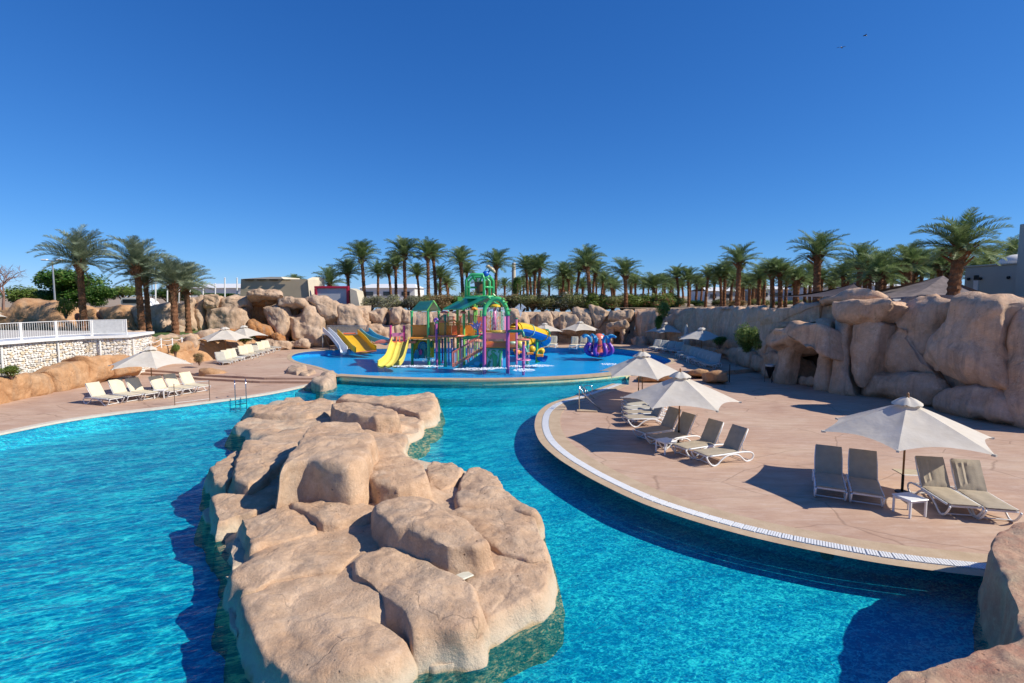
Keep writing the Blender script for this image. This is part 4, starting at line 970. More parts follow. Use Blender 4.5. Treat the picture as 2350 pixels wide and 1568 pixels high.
# distant date grove
rr = random.Random(77); far_lab = 'small distant date palm in the grove far beyond the resort wall'
far_ = []
for k in range(84):
    u = rr.uniform(1290, 2120) if k < 62 else rr.uniform(1000, 1330); Y = rr.uniform(85, 150); v = rr.uniform(646, 664); 
    far_.append((u, v, Y, rr.uniform(14, 20) * 100 / Y * 1.25, 200 + k))

far_.sort(key=lambda q: q[0]); tens = ['', '', 'twenty', 'thirty', 'forty', 'fifty', 'sixty', 'seventy', 'eighty']; tth = {'twenty': 'twentieth', 'thirty': 'thirtieth', 'forty': 'fortieth', 'fifty': 'fiftieth', 'sixty': 'sixtieth', 'seventy': 'seventieth', 'eighty': 'eightieth'}
def ordn(n): return ords[n - 1] if n <= 20 else (tth[tens[n // 10]] if n % 10 == 0 else tens[n // 10] + '-' + ords[n % 10 - 1])
def where(u): return 'behind the bucket tower' if u < 1200 else 'left of the octopus' if u < 1374 else 'above the grotto' if u < 1540 else 'above the shaded wall' if u < 1700 else 'above the cave' if u < 1900 else 'beside the tents'
for k, (u, v, Y, r_, sd_) in enumerate(far_):
    palm(u, v, Y, r_, 2.6, '%s far palm %s, %s from the left of the grove' % ('tiny' if Y > 125 else 'small', where(u), ordn(k + 1)), 'distant palm grove', 'frond', 0, False, sd_, .22, 40)

# ------------------------------------------------------------------ shrubs and trees
def leaf_cloud(name, mats, n, seed, size=.09, hollow=.5, lumps=7, aspect=1.0):
    """unit-sized crown: leaf quads in lumps through the volume"""
    rr = random.Random(seed); mb = MB(); L = []
    for i in range(lumps):
        a = rr.uniform(0, 6.28); q = rr.uniform(.0, .62); L.append((Vector((math.cos(a) * q, math.sin(a) * q, rr.uniform(-.35, .5))), rr.uniform(.35, .58)))
    for i in range(n):
        c, r0 = rr.choice(L); d = Vector((rr.gauss(0, 1), rr.gauss(0, 1), rr.gauss(0, 1))).normalized(); p = c + d * r0 * rr.uniform(hollow, 1.0)
        nn = (d + Vector((rr.gauss(0, .6), rr.gauss(0, .6), rr.gauss(0, .6)))).normalized(); a = nn.cross(Vector((rr.gauss(0, 1), rr.gauss(0, 1), rr.gauss(0, 1)))).normalized(); b = nn.cross(a)
        s = size * rr.uniform(.6, 1.3); mi = 0 if rr.random() < .8 or len(mats) == 1 else 1
        mb.add([p - a * s, p + b * s * .45, p + a * s, p - b * s * .45], [(0, 1, 2, 3)], mi)
    return mb.mesh(name, [M[m] for m in mats])
LC = {
 'dark': leaf_cloud('foliage', ['leaf_dark', 'leaf_mid'], 9000, 1, .05), 'mid': leaf_cloud('foliage', ['leaf_mid', 'leaf_lime'], 4200, 2, .06), 'lime': leaf_cloud('foliage', ['leaf_lime', 'leaf_mid'], 3600, 3, .07),
 'olive': leaf_cloud('foliage', ['leaf_olive', 'leaf_mid'], 4200, 4, .055), 'rust': leaf_cloud('foliage', ['leaf_rust', 'leaf_olive'], 4000, 5, .055), 'grey': leaf_cloud('foliage', ['leaf_grey', 'leaf_olive'], 4000, 6, .05, .3),
 'bloom': leaf_cloud('foliage', ['leaf_mid', 'flower_pink'], 4000, 7, .06), 'white': leaf_cloud('foliage', ['leaf_olive', 'flower_white'], 4000, 8, .055)}
def shrub(u, v, Y, wpx, hpx, kind, label, group=None, name='shrub', cat='shrub', dy=None, stems=True):
    c = P(u, v, Y); w = wpx * Y / 1250 / 2 * 1.12; h = hpx * Y / 1250 * 1.12
    t = thing(name, label, cat, (c.x, c.y, c.z - h * .5), 0, group)
    o = link('foliage', LC[kind], t, (0, 0, h * .5)); o.scale = (w, dy or w, h * .55); o.rotation_euler = (0, 0, random.uniform(0, 6.28) if dy is None else 0)
    if stems:
        mb = MB()
        for k in range(5):
            a = k * 1.3; mb.tube([(0, 0, -.1), (math.cos(a) * w * .2, math.sin(a) * w * .2, h * .3), (math.cos(a) * w * .45, math.sin(a) * w * .45, h * .7)], [.05 * h, .035 * h, .012 * h], 5)
        mb.build('stem', M['bark'], t)
    return t
g = 'hedge shrubs along the top of the back wall'
rr = random.Random(15); lastu = 0
HK = [(850, 'grey'), (885, 'grey'), (905, 'white'), (940, 'grey'), (962, 'rust'), (985, 'olive'), (1010, 'rust'), (1035, 'mid'), (1060, 'olive'), (1085, 'olive'), (1115, 'mid'), (1145, 'olive'), (1175, 'rust'), (1200, 'olive'), (1222, 'rust'), (1245, 'olive'), (1268, 'lime'), (1292, 'white'), (1315, 'olive'), (1340, 'olive'), (1362, 'lime'), (1384, 'bloom'), (1406, 'olive'), (1428, 'white'), (1450, 'lime'), (1470, 'bloom'), (1492, 'mid'), (1515, 'bloom'), (1536, 'lime')]
kn = {'grey': 'silvery grey leaved', 'white': 'white flowering olive', 'rust': 'reddish brown', 'olive': 'olive green', 'mid': 'green', 'lime': 'yellow green', 'bloom': 'orange pink flowering', 'dark': 'dark green'}
near_ = ['by the long white hall', 'left of the gable roof tower', 'behind the playground', 'right of the bucket tower', 'above the beach umbrella wall', 'above the grotto', 'beside the ivy']
for i, (u, k) in enumerate(HK):
    shrub(u, 694 + rr.uniform(-3, 3), 59.5 + rr.uniform(0, 2.5), rr.uniform(62, 84), rr.uniform(34, 46), k, '%s hedge shrub %s, %s from the left' % (kn[k], near_[min(6, i * 7 // len(HK))], (ords + ['twenty-first', 'twenty-second', 'twenty-third', 'twenty-fourth', 'twenty-fifth', 'twenty-sixth', 'twenty-seventh', 'twenty-eighth', 'twenty-ninth'])[i]), g)
shrub(170, 662, 56, 160, 84, 'dark', 'large dense dark green tree behind the tall left palm', None, 'dense_tree', 'tree')
shrub(128, 686, 55, 90, 44, 'dark', 'left lower part of the dense clipped green mass behind the lime sapling', None, 'hedge', 'hedge', stems=False)
shrub(210, 682, 55, 96, 52, 'dark', 'right lower part of the dense clipped green mass behind the tall left palm', None, 'hedge', 'hedge', stems=False)
shrub(50, 680, 58, 110, 52, 'mid', 'green hedge bush beneath the bare tree at the far left', None, 'hedge', 'hedge')
shrub(150, 706, 44, 42, 40, 'lime', 'lime green sapling in front of the ochre rocks beside the tall left palm')
shrub(285, 672, 62, 90, 40, 'mid', 'mid green hedge between the dense tree and the dark trunked palm', None, 'hedge', 'hedge')
shrub(390, 678, 66, 120, 34, 'dark', 'dark clipped hedge behind the white flagpoles', None, 'hedge', 'hedge')
shrub(500, 681, 70, 120, 16, 'dark', 'low dark hedge strip left of the tan building', None, 'hedge', 'hedge')
shrub(1717, 776, 33.2, 58, 70, 'mid', 'round dark bush growing in the rock niche of the right cliff', dy=.8, stems=False); shrub(1716, 792, 33.4, 50, 44, 'dark', 'dark lower part of the overgrown rock niche in the right cliff', dy=.8, stems=False)
shrub(1652, 785, 40.0, 40, 24, 'dark', 'small dark green bush on the ledge behind the far right loungers', dy=.6)
shrub(1524, 712, 50.0, 46, 34, 'lime', 'bright green creeper spilling over the top of the shaded wall', None, 'creeper', 'creeper', dy=.8)
shrub(1512, 745, 50.2, 24, 44, 'dark', 'dark hanging ivy below the bright creeper', None, 'creeper', 'creeper', dy=.5, stems=False)
shrub(25, 852, 25.6, 60, 24, 'lime', 'leafy green plant on top of the ochre ledge at the left edge', None, 'plant', 'plant', dy=.5)
shrub(402, 801, 37.5, 24, 30, 'mid', 'small green plant growing on the rocks behind the left umbrella', None, 'plant', 'plant')
shrub(560, 778, 44, 60, 16, 'lime', 'low yellow green plants beneath the small umbrella by the waterfall', None, 'plant', 'plant')
shrub(457, 822, 36, 30, 24, 'rust', 'dry twiggy shrub beside the front lounger of the far left row', None, 'shrub', 'shrub')
shrub(1185, 665, 68, 26, 60, 'dark', 'dark shrub at the foot of the white mast behind the bucket tower', None, 'dense_tree', 'tree')

g = 'low shrubs between the palms above the right wall'
for i, (u, k, w_, h_) in enumerate([(1556, 'olive', 60, 20), (1600, 'mid', 70, 16), (1648, 'olive', 60, 18), (1695, 'rust', 70, 14), (1750, 'olive', 80, 18), (1800, 'mid', 70, 14), (1846, 'olive', 60, 16)]):
    shrub(u, 696, 66 + (i % 3), w_, h_, k, 'low %s shrub under the palms above the shaded right wall, %s from the left' % (kn[k], ords[i]), g)
# bare tree at the left edge
def bare_tree(u, v, Y, H):
    b = P(u, v, Y); t = thing('bare_tree', 'leafless reddish twigged tree at the left edge', 'tree', tuple(b)); rr = random.Random(4)
    tr = MB(); tw = MB()
    def grow(p, d, L, r, k):
        q = p + d * L; m = tr if k < 2 else tw
        m.tube([p, p + d * L * .5 + Vector((rr.uniform(-.05, .05) * L, 0, rr.uniform(-.05, .05) * L)), q], [r, r * .85, r * .7], 5 if k < 2 else 3, cap=False)
        if k >= 6: return
        for i in range(3 if k < 5 else 2):
            a = Vector((rr.gauss(0, 1), rr.gauss(0, 1), rr.gauss(0, .6) + .15)).normalized()
            grow(q, (d * .62 + a * .62).normalized(), L * rr.uniform(.62, .85), r * .62, k + 1)
    grow(Vector((0, 0, 0)), Vector((.1, 0, 1)).normalized(), H * .26, H * .028, 0)
    tr.build('trunk', M['twig'], t); tw.build('twigs', M['twig'], t); return t
bare_tree(8, 712, 48, 4.6)

# ------------------------------------------------------------------ far buildings and things beyond the walls
def bld(name, label, cat, u0, u1, vt, vb, Y, depth, mat, zb=None, par=3.7):
    a, b = P(u0, vt, Y), P(u1, vt, Y); zt = a.z; z0 = par if zb is None else zb; cx = (a.x + b.x) / 2
    t = thing(name, label, cat, (cx, Y + depth / 2, z0)); mb = MB(); mb.box((0, 0, (zt - z0) / 2), (b.x - a.x, depth, zt - z0), bev=.06); mb.build('wall', M[mat], t)
    return t, b.x - a.x, zt - z0
# tan building
a = P(553, 640, 58); 
tb = thing('tan_building', 'low tan plastered building with sloping side wall above the waterfall', 'building', (P(630, 640, 58).x, 60, 3.7))
mb = MB(); pts = [P(553, 641, 58), P(705, 641, 58), P(712, 690, 58), P(551, 690, 58)]; mb.prism(pts, (0, 5, 0)); wb(mb, 'wall', M['plaster_tan'], tb, fix=True)
mb = MB(); pts = [P(706, 646, 57.9), P(760, 634, 60), P(763, 690, 60), P(709, 690, 57.9)]; pts = [P(706, 641, 57.8), P(718, 636, 59.5), P(722, 690, 59.5), P(711, 690, 57.8)]; mb.prism(pts, (.2, 3, 0)); wb(mb, 'side_wall', M['plaster_cream'], tb, fix=True)
mb = MB(); pts = [P(551, 641, 57.8), P(620, 636, 57.8), P(645, 636, 57.8), P(650, 641, 57.8)]; mb.prism([p + Vector((0, 0, .02)) for p in pts], (0, 5, 0)); wb(mb, 'roof', M['plaster_cream'], tb, fix=True)
mb = MB()
for u in (572, 600, 628, 656): p = P(u, 642.5, 57.8); mb.box(p, (.9, .12, .10))
wb(mb, 'roof_slot', M['blackmetal'], tb)
# red framed board
rb = thing('framed_board', 'grey board in a thick crimson frame beside the tan building', 'board', (P(760, 690, 58).x, 58, 3.4))
p0, p1 = P(722, 657, 58), P(802, 700, 58); w = p1.x - p0.x; h = p0.z - p1.z; c = (p0 + p1) / 2
mb = MB(); mb.box(c + Vector((0, .06, 0)), (w - .3, .10, h - .2)); wb(mb, 'panel', M['boardgrey'], rb)
for nm, cc, dd in (('frame_top', Vector((0, 0, h / 2 - .11)), (w, .3, .24)), ('frame_side', Vector((-w / 2 + .13, 0, -.12)), (.26, .3, h - .24)), ('frame_side', Vector((w / 2 - .13, 0, -.12)), (.26, .3, h - .24))):
    mb = MB(); mb.box(c + cc, dd, bev=.02); wb(mb, nm, M['red'], rb)
cw = thing('leaning_wall', 'cream sloping wall fin right of the red framed board', 'wall', (P(815, 690, 57.5).x, 57.5, 3.4))
mb = MB(); mb.prism([P(803, 662, 57.5), P(818, 668, 57.5), P(826, 705, 57.5), P(805, 705, 57.5)], (0, 2.5, 0)); wb(mb, 'wall', M['plaster_cream'], cw, fix=True)
# long white halls
def hall(label, u0, u1, vt, vb, Y, roofv=None, stripes=True):
    p0, p1 = P(u0, vt, Y), P(u1, vb, Y); t = thing('white_hall', label, 'building', ((p0.x + p1.x) / 2, Y + 5, 3.0)); w = p1.x - p0.x
    mb = MB(); mb.box(((p0.x + p1.x) / 2, Y + 5, (p0.z + 3.0) / 2), (w, 10, p0.z - 3.0)); wb(mb, 'wall', M['plaster_white'], t)
    mb = MB(); pr = [(p0.x - .3, Y - .3, p0.z), (p0.x + w * .0 + .8, Y + 5, p0.z + .8), (p1.x - .8, Y + 5, p0.z + .8), (p1.x + .3, Y - .3, p0.z)]; mb.quad(*pr)
    mb.quad((p1.x + .3, Y + 10.3, p0.z), (p1.x - .8, Y + 5, p0.z + .8), (p0.x + .8, Y + 5, p0.z + .8), (p0.x - .3, Y + 10.3, p0.z)); mb.add([(p1.x + .3, Y - .3, p0.z), (p1.x + .3, Y + 10.3, p0.z), (p1.x - .8, Y + 5, p0.z + .8)], [(0, 1, 2)]); wb(mb, 'roof', M['white_paint'], t)
    if stripes:
        n = max(3, int(w / 3))
        for k in range(n):
            x = p0.x + w * (k + .5) / n; mb = MB(); mb.box((x, Y - .04, p0.z - 1.0), (w / n * .45, .08, .7)); wb(mb, 'window', M['glassdark'], t)
    return t
hall('long low white hall behind the palms right of the red framed board', 826, 952, 661, 690, 95)
hall('flat white roofed hall far behind the left palms', 436, 556, 661, 684, 90, stripes=False)
hall('white villa with columns in the distance behind the right palms', 1622, 1712, 668, 690, 105)
hall('pale villa partly hidden by bushy palms above the cliff', 1740, 1830, 664, 690, 100)
hall('small white villa right of the dark pyramid tent', 2018, 2075, 656, 680, 75)
hall('low white villa left of the thick trunked palm', 1850, 1930, 660, 690, 95)
# vehicle (van) at left behind the rocks
vn = thing('white_van', 'white van parked behind the rocks left of the dark trunked palm', 'van', tuple(P(300, 700, 60)))
p0 = P(276, 694, 60); L_ = 3.3
mb = MB(); prof = [(0, 0), (L_, 0), (L_, .55), (L_ - .25, .95), (L_ - .85, 1.35), (.1, 1.4), (0, .9)]
mb.prism([(p0.x + x, 60, p0.z - .9 + y) for x, y in prof], (0, 1.7, 0)); wb(mb, 'body', M['white_paint'], vn, fix=True)
mb = MB(); mb.box((p0.x + 1.1, 59.98, p0.z + .12), (1.6, .06, .42)); mb.box((p0.x + 2.45, 59.98, p0.z + .1), (.55, .06, .4)); wb(mb, 'window', M['glassdark'], vn)
for x in (.7, 2.6): mb = MB(); mb.lathe([(0, -.1), (.3, -.1), (.34, 0), (.3, .1), (0, .1)], 14, (p0.x + x, 60, p0.z - .85), axis=(0, 1, 0)); wb(mb, 'wheel', M['blackmetal'], vn)
# tents and grey building at the right
def pyr(label, ua, ue0, ue1, va, ve, Y, dep, mat, walls='plaster_tan'):
    A_ = P(ua, va, Y + dep / 2); a = P(ue0, ve, Y); b = P(ue1, ve, Y); t = thing('pavilion_tent', label, 'tent', ((a.x + b.x) / 2, Y + dep / 2, 3.7)); mb = MB()
    V = [Vector((a.x, Y, a.z)), Vector((b.x, Y, a.z)), Vector((b.x, Y + dep, a.z)), Vector((a.x, Y + dep, a.z)), A_]
    n = 6; mb2 = MB()
    for k in range(4):
        p, q = V[k], V[(k + 1) % 4]; prev = (p, q)
        for i in range(1, n + 1):
            s = i / n; sag = -math.sin(math.pi * s) * .10 * (A_ - p).length * .5; cur = (p.lerp(A_, s) + Vector((0, 0, sag)), q.lerp(A_, s) + Vector((0, 0, sag))); mb.quad(prev[0], prev[1], cur[1], cur[0]); prev = cur
    wb(mb, 'tent_roof', mat, t)
    mb = MB()
    for k in range(4): mb.tube([V[k], Vector((V[k].x, V[k].y, 3.6))], .08, 6)
    wb(mb, 'pole', M['wood'], t); return t
tentmat = simple('dark_tent_cloth', (.06, .045, .05), .9, space='world', var=.3)
netm = simple('mauve_mesh_cloth', (.17, .135, .125), .9, space='world', var=.3, scale=3, bump=.4)
pyr('dark purple brown pyramid tent roof behind the top slab of the cliff', 1960, 1885, 2040, 652, 681, 31, 6, tentmat)
pyr('wide mauve netted pavilion roof behind the big boulders', 2165, 2040, 2330, 633, 686, 30, 8, netm)
gb = thing('grey_villa', 'grey green plastered villa with white dome and tower at the right edge', 'building', (30, 36, 3.7))
def bx(u0, u1, vt, Y, dep, nm, mat='plaster_grey', z0=3.5):
    a, b = P(u0, vt, Y), P(u1, vt, Y); mb = MB(); mb.box(((a.x + b.x) / 2, Y + dep / 2, (a.z + z0) / 2), (b.x - a.x, dep, a.z - z0), bev=.05); return wb(mb, nm, M[mat], gb)
for nm, x0, x1, y0, y1, z1, mt in (('wall', 36.5, 50, 39.4, 44.2, 7.3, 'plaster_grey'), ('tower', 36.2, 48, 29, 39.4, 10.1, 'plaster_grey'), ('cornice', 36.4, 50, 39.45, 44.3, 7.42, 'plaster_cream')):
    z0 = 3.5 if nm != 'cornice' else 7.302
    mb = MB(); mb.box(((x0 + x1) / 2, (y0 + y1) / 2, (z1 + z0) / 2), (x1 - x0, y1 - y0, z1 - z0), bev=.03); wb(mb, nm, M[mt], gb)
mb = MB(); mb.lathe([(.001, .78)] + [(math.sin(a * math.pi / 20) * 1.15, math.cos(a * math.pi / 20) * .78) for a in range(1, 11)], 24, (38.6, 42.0, 7.40)); wb(mb, 'dome', M['plaster_white'], gb, smooth=True)
for nm, y, z, dy, dz, mt in (('window', 43.05, 6.45, .42, .36, 'glassdark'), ('door', 43.05, 5.75, .42, .95, 'white_paint'), ('window', 38.6, 8.35, .42, .3, 'glassdark')):
    mb = MB(); mb.box((36.48 if y > 39 else 36.18, y, z), (.10, dy, dz), bev=.01); wb(mb, nm, M[mt], gb)
for y in (43.7, 42.6, 40.2):
    mb = MB(); mb.lathe([(.01, .12), (.10, .1), (.12, -.05), (.01, -.12)], 10, (36.4, y, 6.35)); wb(mb, 'wall_lamp', M['blackmetal'], gb)
# flagpoles, mast, lamp
for i, (u, vt, Y, lab) in enumerate([(357, 642, 55, 'white pole between the lawn palms'), (384, 640, 60, 'thin white pole behind the short lawn palm'), (411, 640, 60, 'thin white pole right of the short lawn palm'), (436, 650, 62, 'short white pole behind the rightmost left palm'), (466, 652, 62, 'white pole in the gap right of the left palms'), (494, 652, 62, 'white pole over the waterfall rocks, further left one'), (516, 639, 58, 'tallest white pole above the waterfall rocks'), (544, 639, 60, 'white pole directly left of the tan building')]):
    t = thing('pole', lab, 'pole', tuple(P(u, 690, Y)), 0, 'white poles'); top = P(u, vt, Y); b = P(u, 695, Y); mb = MB(); mb.tube([b, top], .07, 6); wb(mb, 'shaft', M['white_paint'], t); mb = MB(); mb.lathe([(.001, .1), (.1, 0), (.001, -.1)], 8, top); wb(mb, 'cap', M['white_paint'], t)
t = thing('mast', 'tall thin white mast among the palms behind the bucket tower', 'mast', tuple(P(1179, 700, 70))); mb = MB(); mb.tube([P(1179, 700, 70), P(1179, 640, 70), P(1179, 603, 70)], [.3, .26, .22], 8); wb(mb, 'shaft', M['plaster_cream'], t)
t = thing('aerial', 'metal aerial mast with short cross bars behind the palms', 'aerial', tuple(P(985, 690, 75))); mb = MB(); mb.tube([P(985, 695, 75), P(985, 636, 75)], .05, 5); wb(mb, 'shaft', M['greymetal'], t)
mb = MB(); [mb.tube([P(972, v, 75), P(992, v, 75)], .035, 4) for v in (654, 662)]; wb(mb, 'cross_bar', M['greymetal'], t)
def lamp(u, vt, Y, lab):
    top = P(u, vt, Y); t = thing('street_lamp', lab, 'street lamp', (top.x, Y, 3.6), 0, 'double armed street lamps'); mb = MB(); mb.tube([(top.x, Y, 3.6), top], [.09, .06], 8); wb(mb, 'pole', M['greymetal'], t)
    for s in (-1, 1):
        mb = MB(); mb.tube([top, top + Vector((s * .45, 0, .12))], .04, 6); h = wb(mb, 'arm', M['greymetal'], t); mb = MB(); mb.box(top + Vector((s * .72, 0, .14)), (.6, .28, .14), bev=.05); wb(mb, 'lamp_head', M['white_plastic'], t)
lamp(120, 600, 52, 'double headed street lamp rising behind the dense dark tree'); lamp(348, 640, 66, 'small double headed street lamp seen between the left palm crowns')
# birds
bm_ = MB(); bm_.tube([(-.22, 0, 0), (-.1, 0, .02), (.08, 0, .02), (.2, 0, 0), (.3, 0, -.01)], [.01, .06, .07, .03, .015], 6)
for s in (-1, 1): bm_.add([(-.05, s * .04, .02), (.12, s * .04, .02), (.10, s * .34, .12), (-.02, s * .36, .12), (-.06, s * .62, .04), (.0, s * .60, .04)], [(0, 1, 2, 3), (3, 2, 5, 4)])
bme = bm_.mesh('body', M['blackmetal'])
for (u, v, lab) in ((1931, 109.5, 'lower left of two dark birds high in the blue sky'), (1985, 82, 'upper right of two dark birds high in the blue sky')):
    o = link('bird', bme, None, P(u, v, 45)); setp(o, lab, 'bird', 'birds in the sky'); o.rotation_euler = (.2, .1, .6 if u < 1950 else -.2); o.scale = (.6, .6, .6)

# ------------------------------------------------------------------ left stone wall and railing
wl = [P(-260, 800, 22.5)] + [P(u, v, Y) for (u, v, Y) in ((-100, 793, 25.8), (0, 784, 28.1), (100, 777, 30.2), (192, 772, 32.0), (291, 769.5, 32.9))]
wl = [Vector((p.x, p.y, 0)) for p in wl] + [Vector((P(300, 770, 34).x - .2, 36.2, 0))]
TZ = 2.66
sw = thing('stone_wall', 'white rubble stone retaining wall below the railing at the left', 'retaining wall', tuple(wl[2]))
mb = MB(); wall_strip(mb, [p + Vector((-.06, .06, 0)) for p in wl], -.1, TZ - .13, False); wb(mb, 'mortar', simple('pale_mortar', (.80, .74, .64), .9, space='world'), sw)
rr = random.Random(3); stones = []
stm = [simple('white_limestone', (.80, .76, .68), .85, var=.08, scale=2, bump=.3), simple('honey_limestone', (.70, .57, .40), .85, var=.12, scale=2, bump=.3), simple('grey_limestone', (.52, .48, .42), .85, var=.12, scale=2, bump=.3)]
big = MB(); cnt = 0
sm_ = MB(); 
nverts = []
def stone(mb, c, w, h, d, t_, nrm, mi):
    n = 6; pts = []
    for k in range(n):
        a = 2 * math.pi * k / n + .5; pts.append((math.cos(a) * w * rr.uniform(.75, 1.05), math.sin(a) * h * rr.uniform(.75, 1.05)))
    vs = [c + t_ * x + Vector((0, 0, y)) for x, y in pts] + [c + t_ * x * .7 + Vector((0, 0, y * .7)) + nrm * d for x, y in pts]
    mb.add(vs, [(k, (k + 1) % n, n + (k + 1) % n, n + k) for k in range(n)] + [tuple(range(n, 2 * n))], mi)
for i in range(len(wl) - 1):
    a, b = wl[i], wl[i + 1]; L = (b - a).length; t_ = (b - a).normalized(); nrm = Vector((t_.y, -t_.x, 0)); x = 0
    z = .05
    while z < TZ - .2:
        x = rr.uniform(-.1, .1); h = rr.uniform(.055, .085)
        while x < L:
            w = rr.uniform(.06, .13); zz = z + rr.uniform(-.03, .03); mi = rr.choices((0, 1, 2), (.68, .22, .10))[0]
            stone(sm_, a + t_ * (x + w) + Vector((0, 0, zz + h)) + nrm * .0, w, h, rr.uniform(.008, .022), t_, nrm, mi); x += 2 * w * .88
        z += 2 * h * .84
o = wb(sm_, 'stone', stm, sw); o['kind'] = 'stuff'
for i, d in enumerate((3.2, 5.6, 8.4, 10.6, 12.4)):      # pale pipes and piers on the wall
    pt = arclen(wl, .05); p, t_ = pt[min(len(pt) - 1, int(d / .05))]; mb = MB(); mb.tube([p + Vector((t_.y, -t_.x, 0)) * .12, p + Vector((t_.y, -t_.x, 0)) * .12 + Vector((0, 0, TZ - .3))], .045, 6); wb(mb, 'drain_pipe', M['white_paint'], sw)
mb = MB(); ribbon(mb, wl, -1.6, .22, TZ, thick=.16); wb(mb, 'cap_slab', M['white_paint'], sw, fix=True)
ter = [p + Vector((0, .3, 0)) for p in wl] + [Vector((-36, 38, 0)), Vector((-50, 38, 0)), Vector((-50, 18, 0))]
sheet('terrace', clean(ter), [], TZ - .02, simple('terrace_paving', (.5, .46, .4), .8, space='world'))
# railing
rl = thing('railing', 'white metal railing with thin upright bars on top of the stone wall', 'railing', tuple(wl[2] + Vector((0, 0, TZ))))
off_ = origin_of(rl); path = arclen(wl[:-1] , .01); tot = len(path)
def at_(d): p, t_ = path[min(tot - 1, int(d / .01))]; return p, t_
Lw = tot * .01; H_ = .92; bar = MB(); bar.tube([(0, 0, .12), (0, 0, H_)], .011, 4); barm = bar.mesh('baluster', M['white_paint']); post = MB(); post.box((0, 0, H_ / 2 + .01), (.06, .06, H_ + .04), bev=.008); postm = post.mesh('post', M['white_paint'])
pd = 1.75; k = 0; d = Lw
nb = 0
while d > 0.4:
    d0 = d - pd; p, t_ = at_(d - .01); q, t2 = at_(max(0, d0 + .06))
    for pp in (p, q): link('post', postm, rl, pp + Vector((0, 0, TZ)) - off_)
    for zz in (H_, .12): mb = MB(); mb.tube([p + Vector((0, 0, TZ + zz)), q + Vector((0, 0, TZ + zz))], .02, 4); wb(mb, 'rail', M['white_paint'], rl)
    if d > Lw - .5:   # end panel is a pale mesh sheet
        mb = MB(); mb.prism([p + Vector((0, 0, TZ + .14)), q + Vector((0, 0, TZ + .14)), q + Vector((0, 0, TZ + H_ - .02)), p + Vector((0, 0, TZ + H_ - .02))], (0, .015, 0)); wb(mb, 'mesh_panel', simple('pale_mesh', (.55, .56, .55), .7), rl, fix=True)
    else:
        x = d0 + .16
        while x < d - .06:
            pp, _ = at_(x); link('baluster', barm, rl, pp + Vector((0, 0, TZ)) - off_); x += .115; nb += 1
    d = d0
# rope barrier
rp = thing('rope_barrier', 'white posts with two slack ropes along the path right of the stone wall', 'rope fence', tuple(P(400, 790, 37)))
pl_ = [(310, 792, 34), (343, 783, 35.5), (369, 776, 37), (395, 776.5, 38), (417, 774, 39.5), (438, 772, 41)]
Q = []
for (u, v, Y) in pl_:
    top = P(u, v, Y); Q.append(top); mb = MB(); mb.tube([top - Vector((0, 0, .8)), top], .045, 7); wb(mb, 'post', M['white_paint'], rp)
for a, b in zip(Q, Q[1:]):
    for dz in (-.08, -.42):
        mb = MB(); mb.tube([a.lerp(b, s / 6) + Vector((0, 0, dz - .10 * math.sin(math.pi * s / 6))) for s in range(7)], .018, 4); wb(mb, 'rope', M['white_paint'], rp)

# ------------------------------------------------------------------ sun loungers
def slab(lx, w, th, nx=14, ny=9, amp=.006, seed=0, pleat=0.0):
    """padded cushion lying in x 0..lx, y centred, z 0..th"""
    mb = MB(); V = []; 
    def pt(i, j, top):
        x = lx * i / nx; y = -w / 2 + w * j / ny; ex = min(i, nx - i) / nx * lx; ey = min(j, ny - j) / ny * w; e = min(1, min(ex, ey) / .05)
        n_ = noise.noise(Vector((x * 5, y * 7, seed))) * amp * 2 + pleat * math.sin(y * 46 + math.sin(x * 3) * 1.2) * (1 if ex > .02 else 0)
        z = th * (.62 + .38 * math.sqrt(e)) + n_ if top else th * (.38 - .38 * math.sqrt(e)); return Vector((x, y, z))
    for top in (1, 0):
        for i in range(nx + 1):
            for j in range(ny + 1): V.append(pt(i, j, top))
    k = (nx + 1) * (ny + 1); Fs = []
    for i in range(nx):
        for j in range(ny):
            a = i * (ny + 1) + j; b = a + ny + 1; Fs.append((a, b, b + 1, a + 1)); Fs.append((k + a, k + a + 1, k + b + 1, k + b))
    for i in range(nx):
        for j, fl in ((0, 0), (ny, 1)):
            a = i * (ny + 1) + j; b = a + ny + 1; Fs.append((a, k + a, k + b, b) if not fl else (a, b, k + b, k + a))
    for j in range(ny):
        for i, fl in ((0, 0), (nx, 1)):
            a = i * (ny + 1) + j; b = a + 1; Fs.append((a, b, k + b, k + a) if not fl else (a, k + a, k + b, b))
    mb.add(V, Fs); return mb
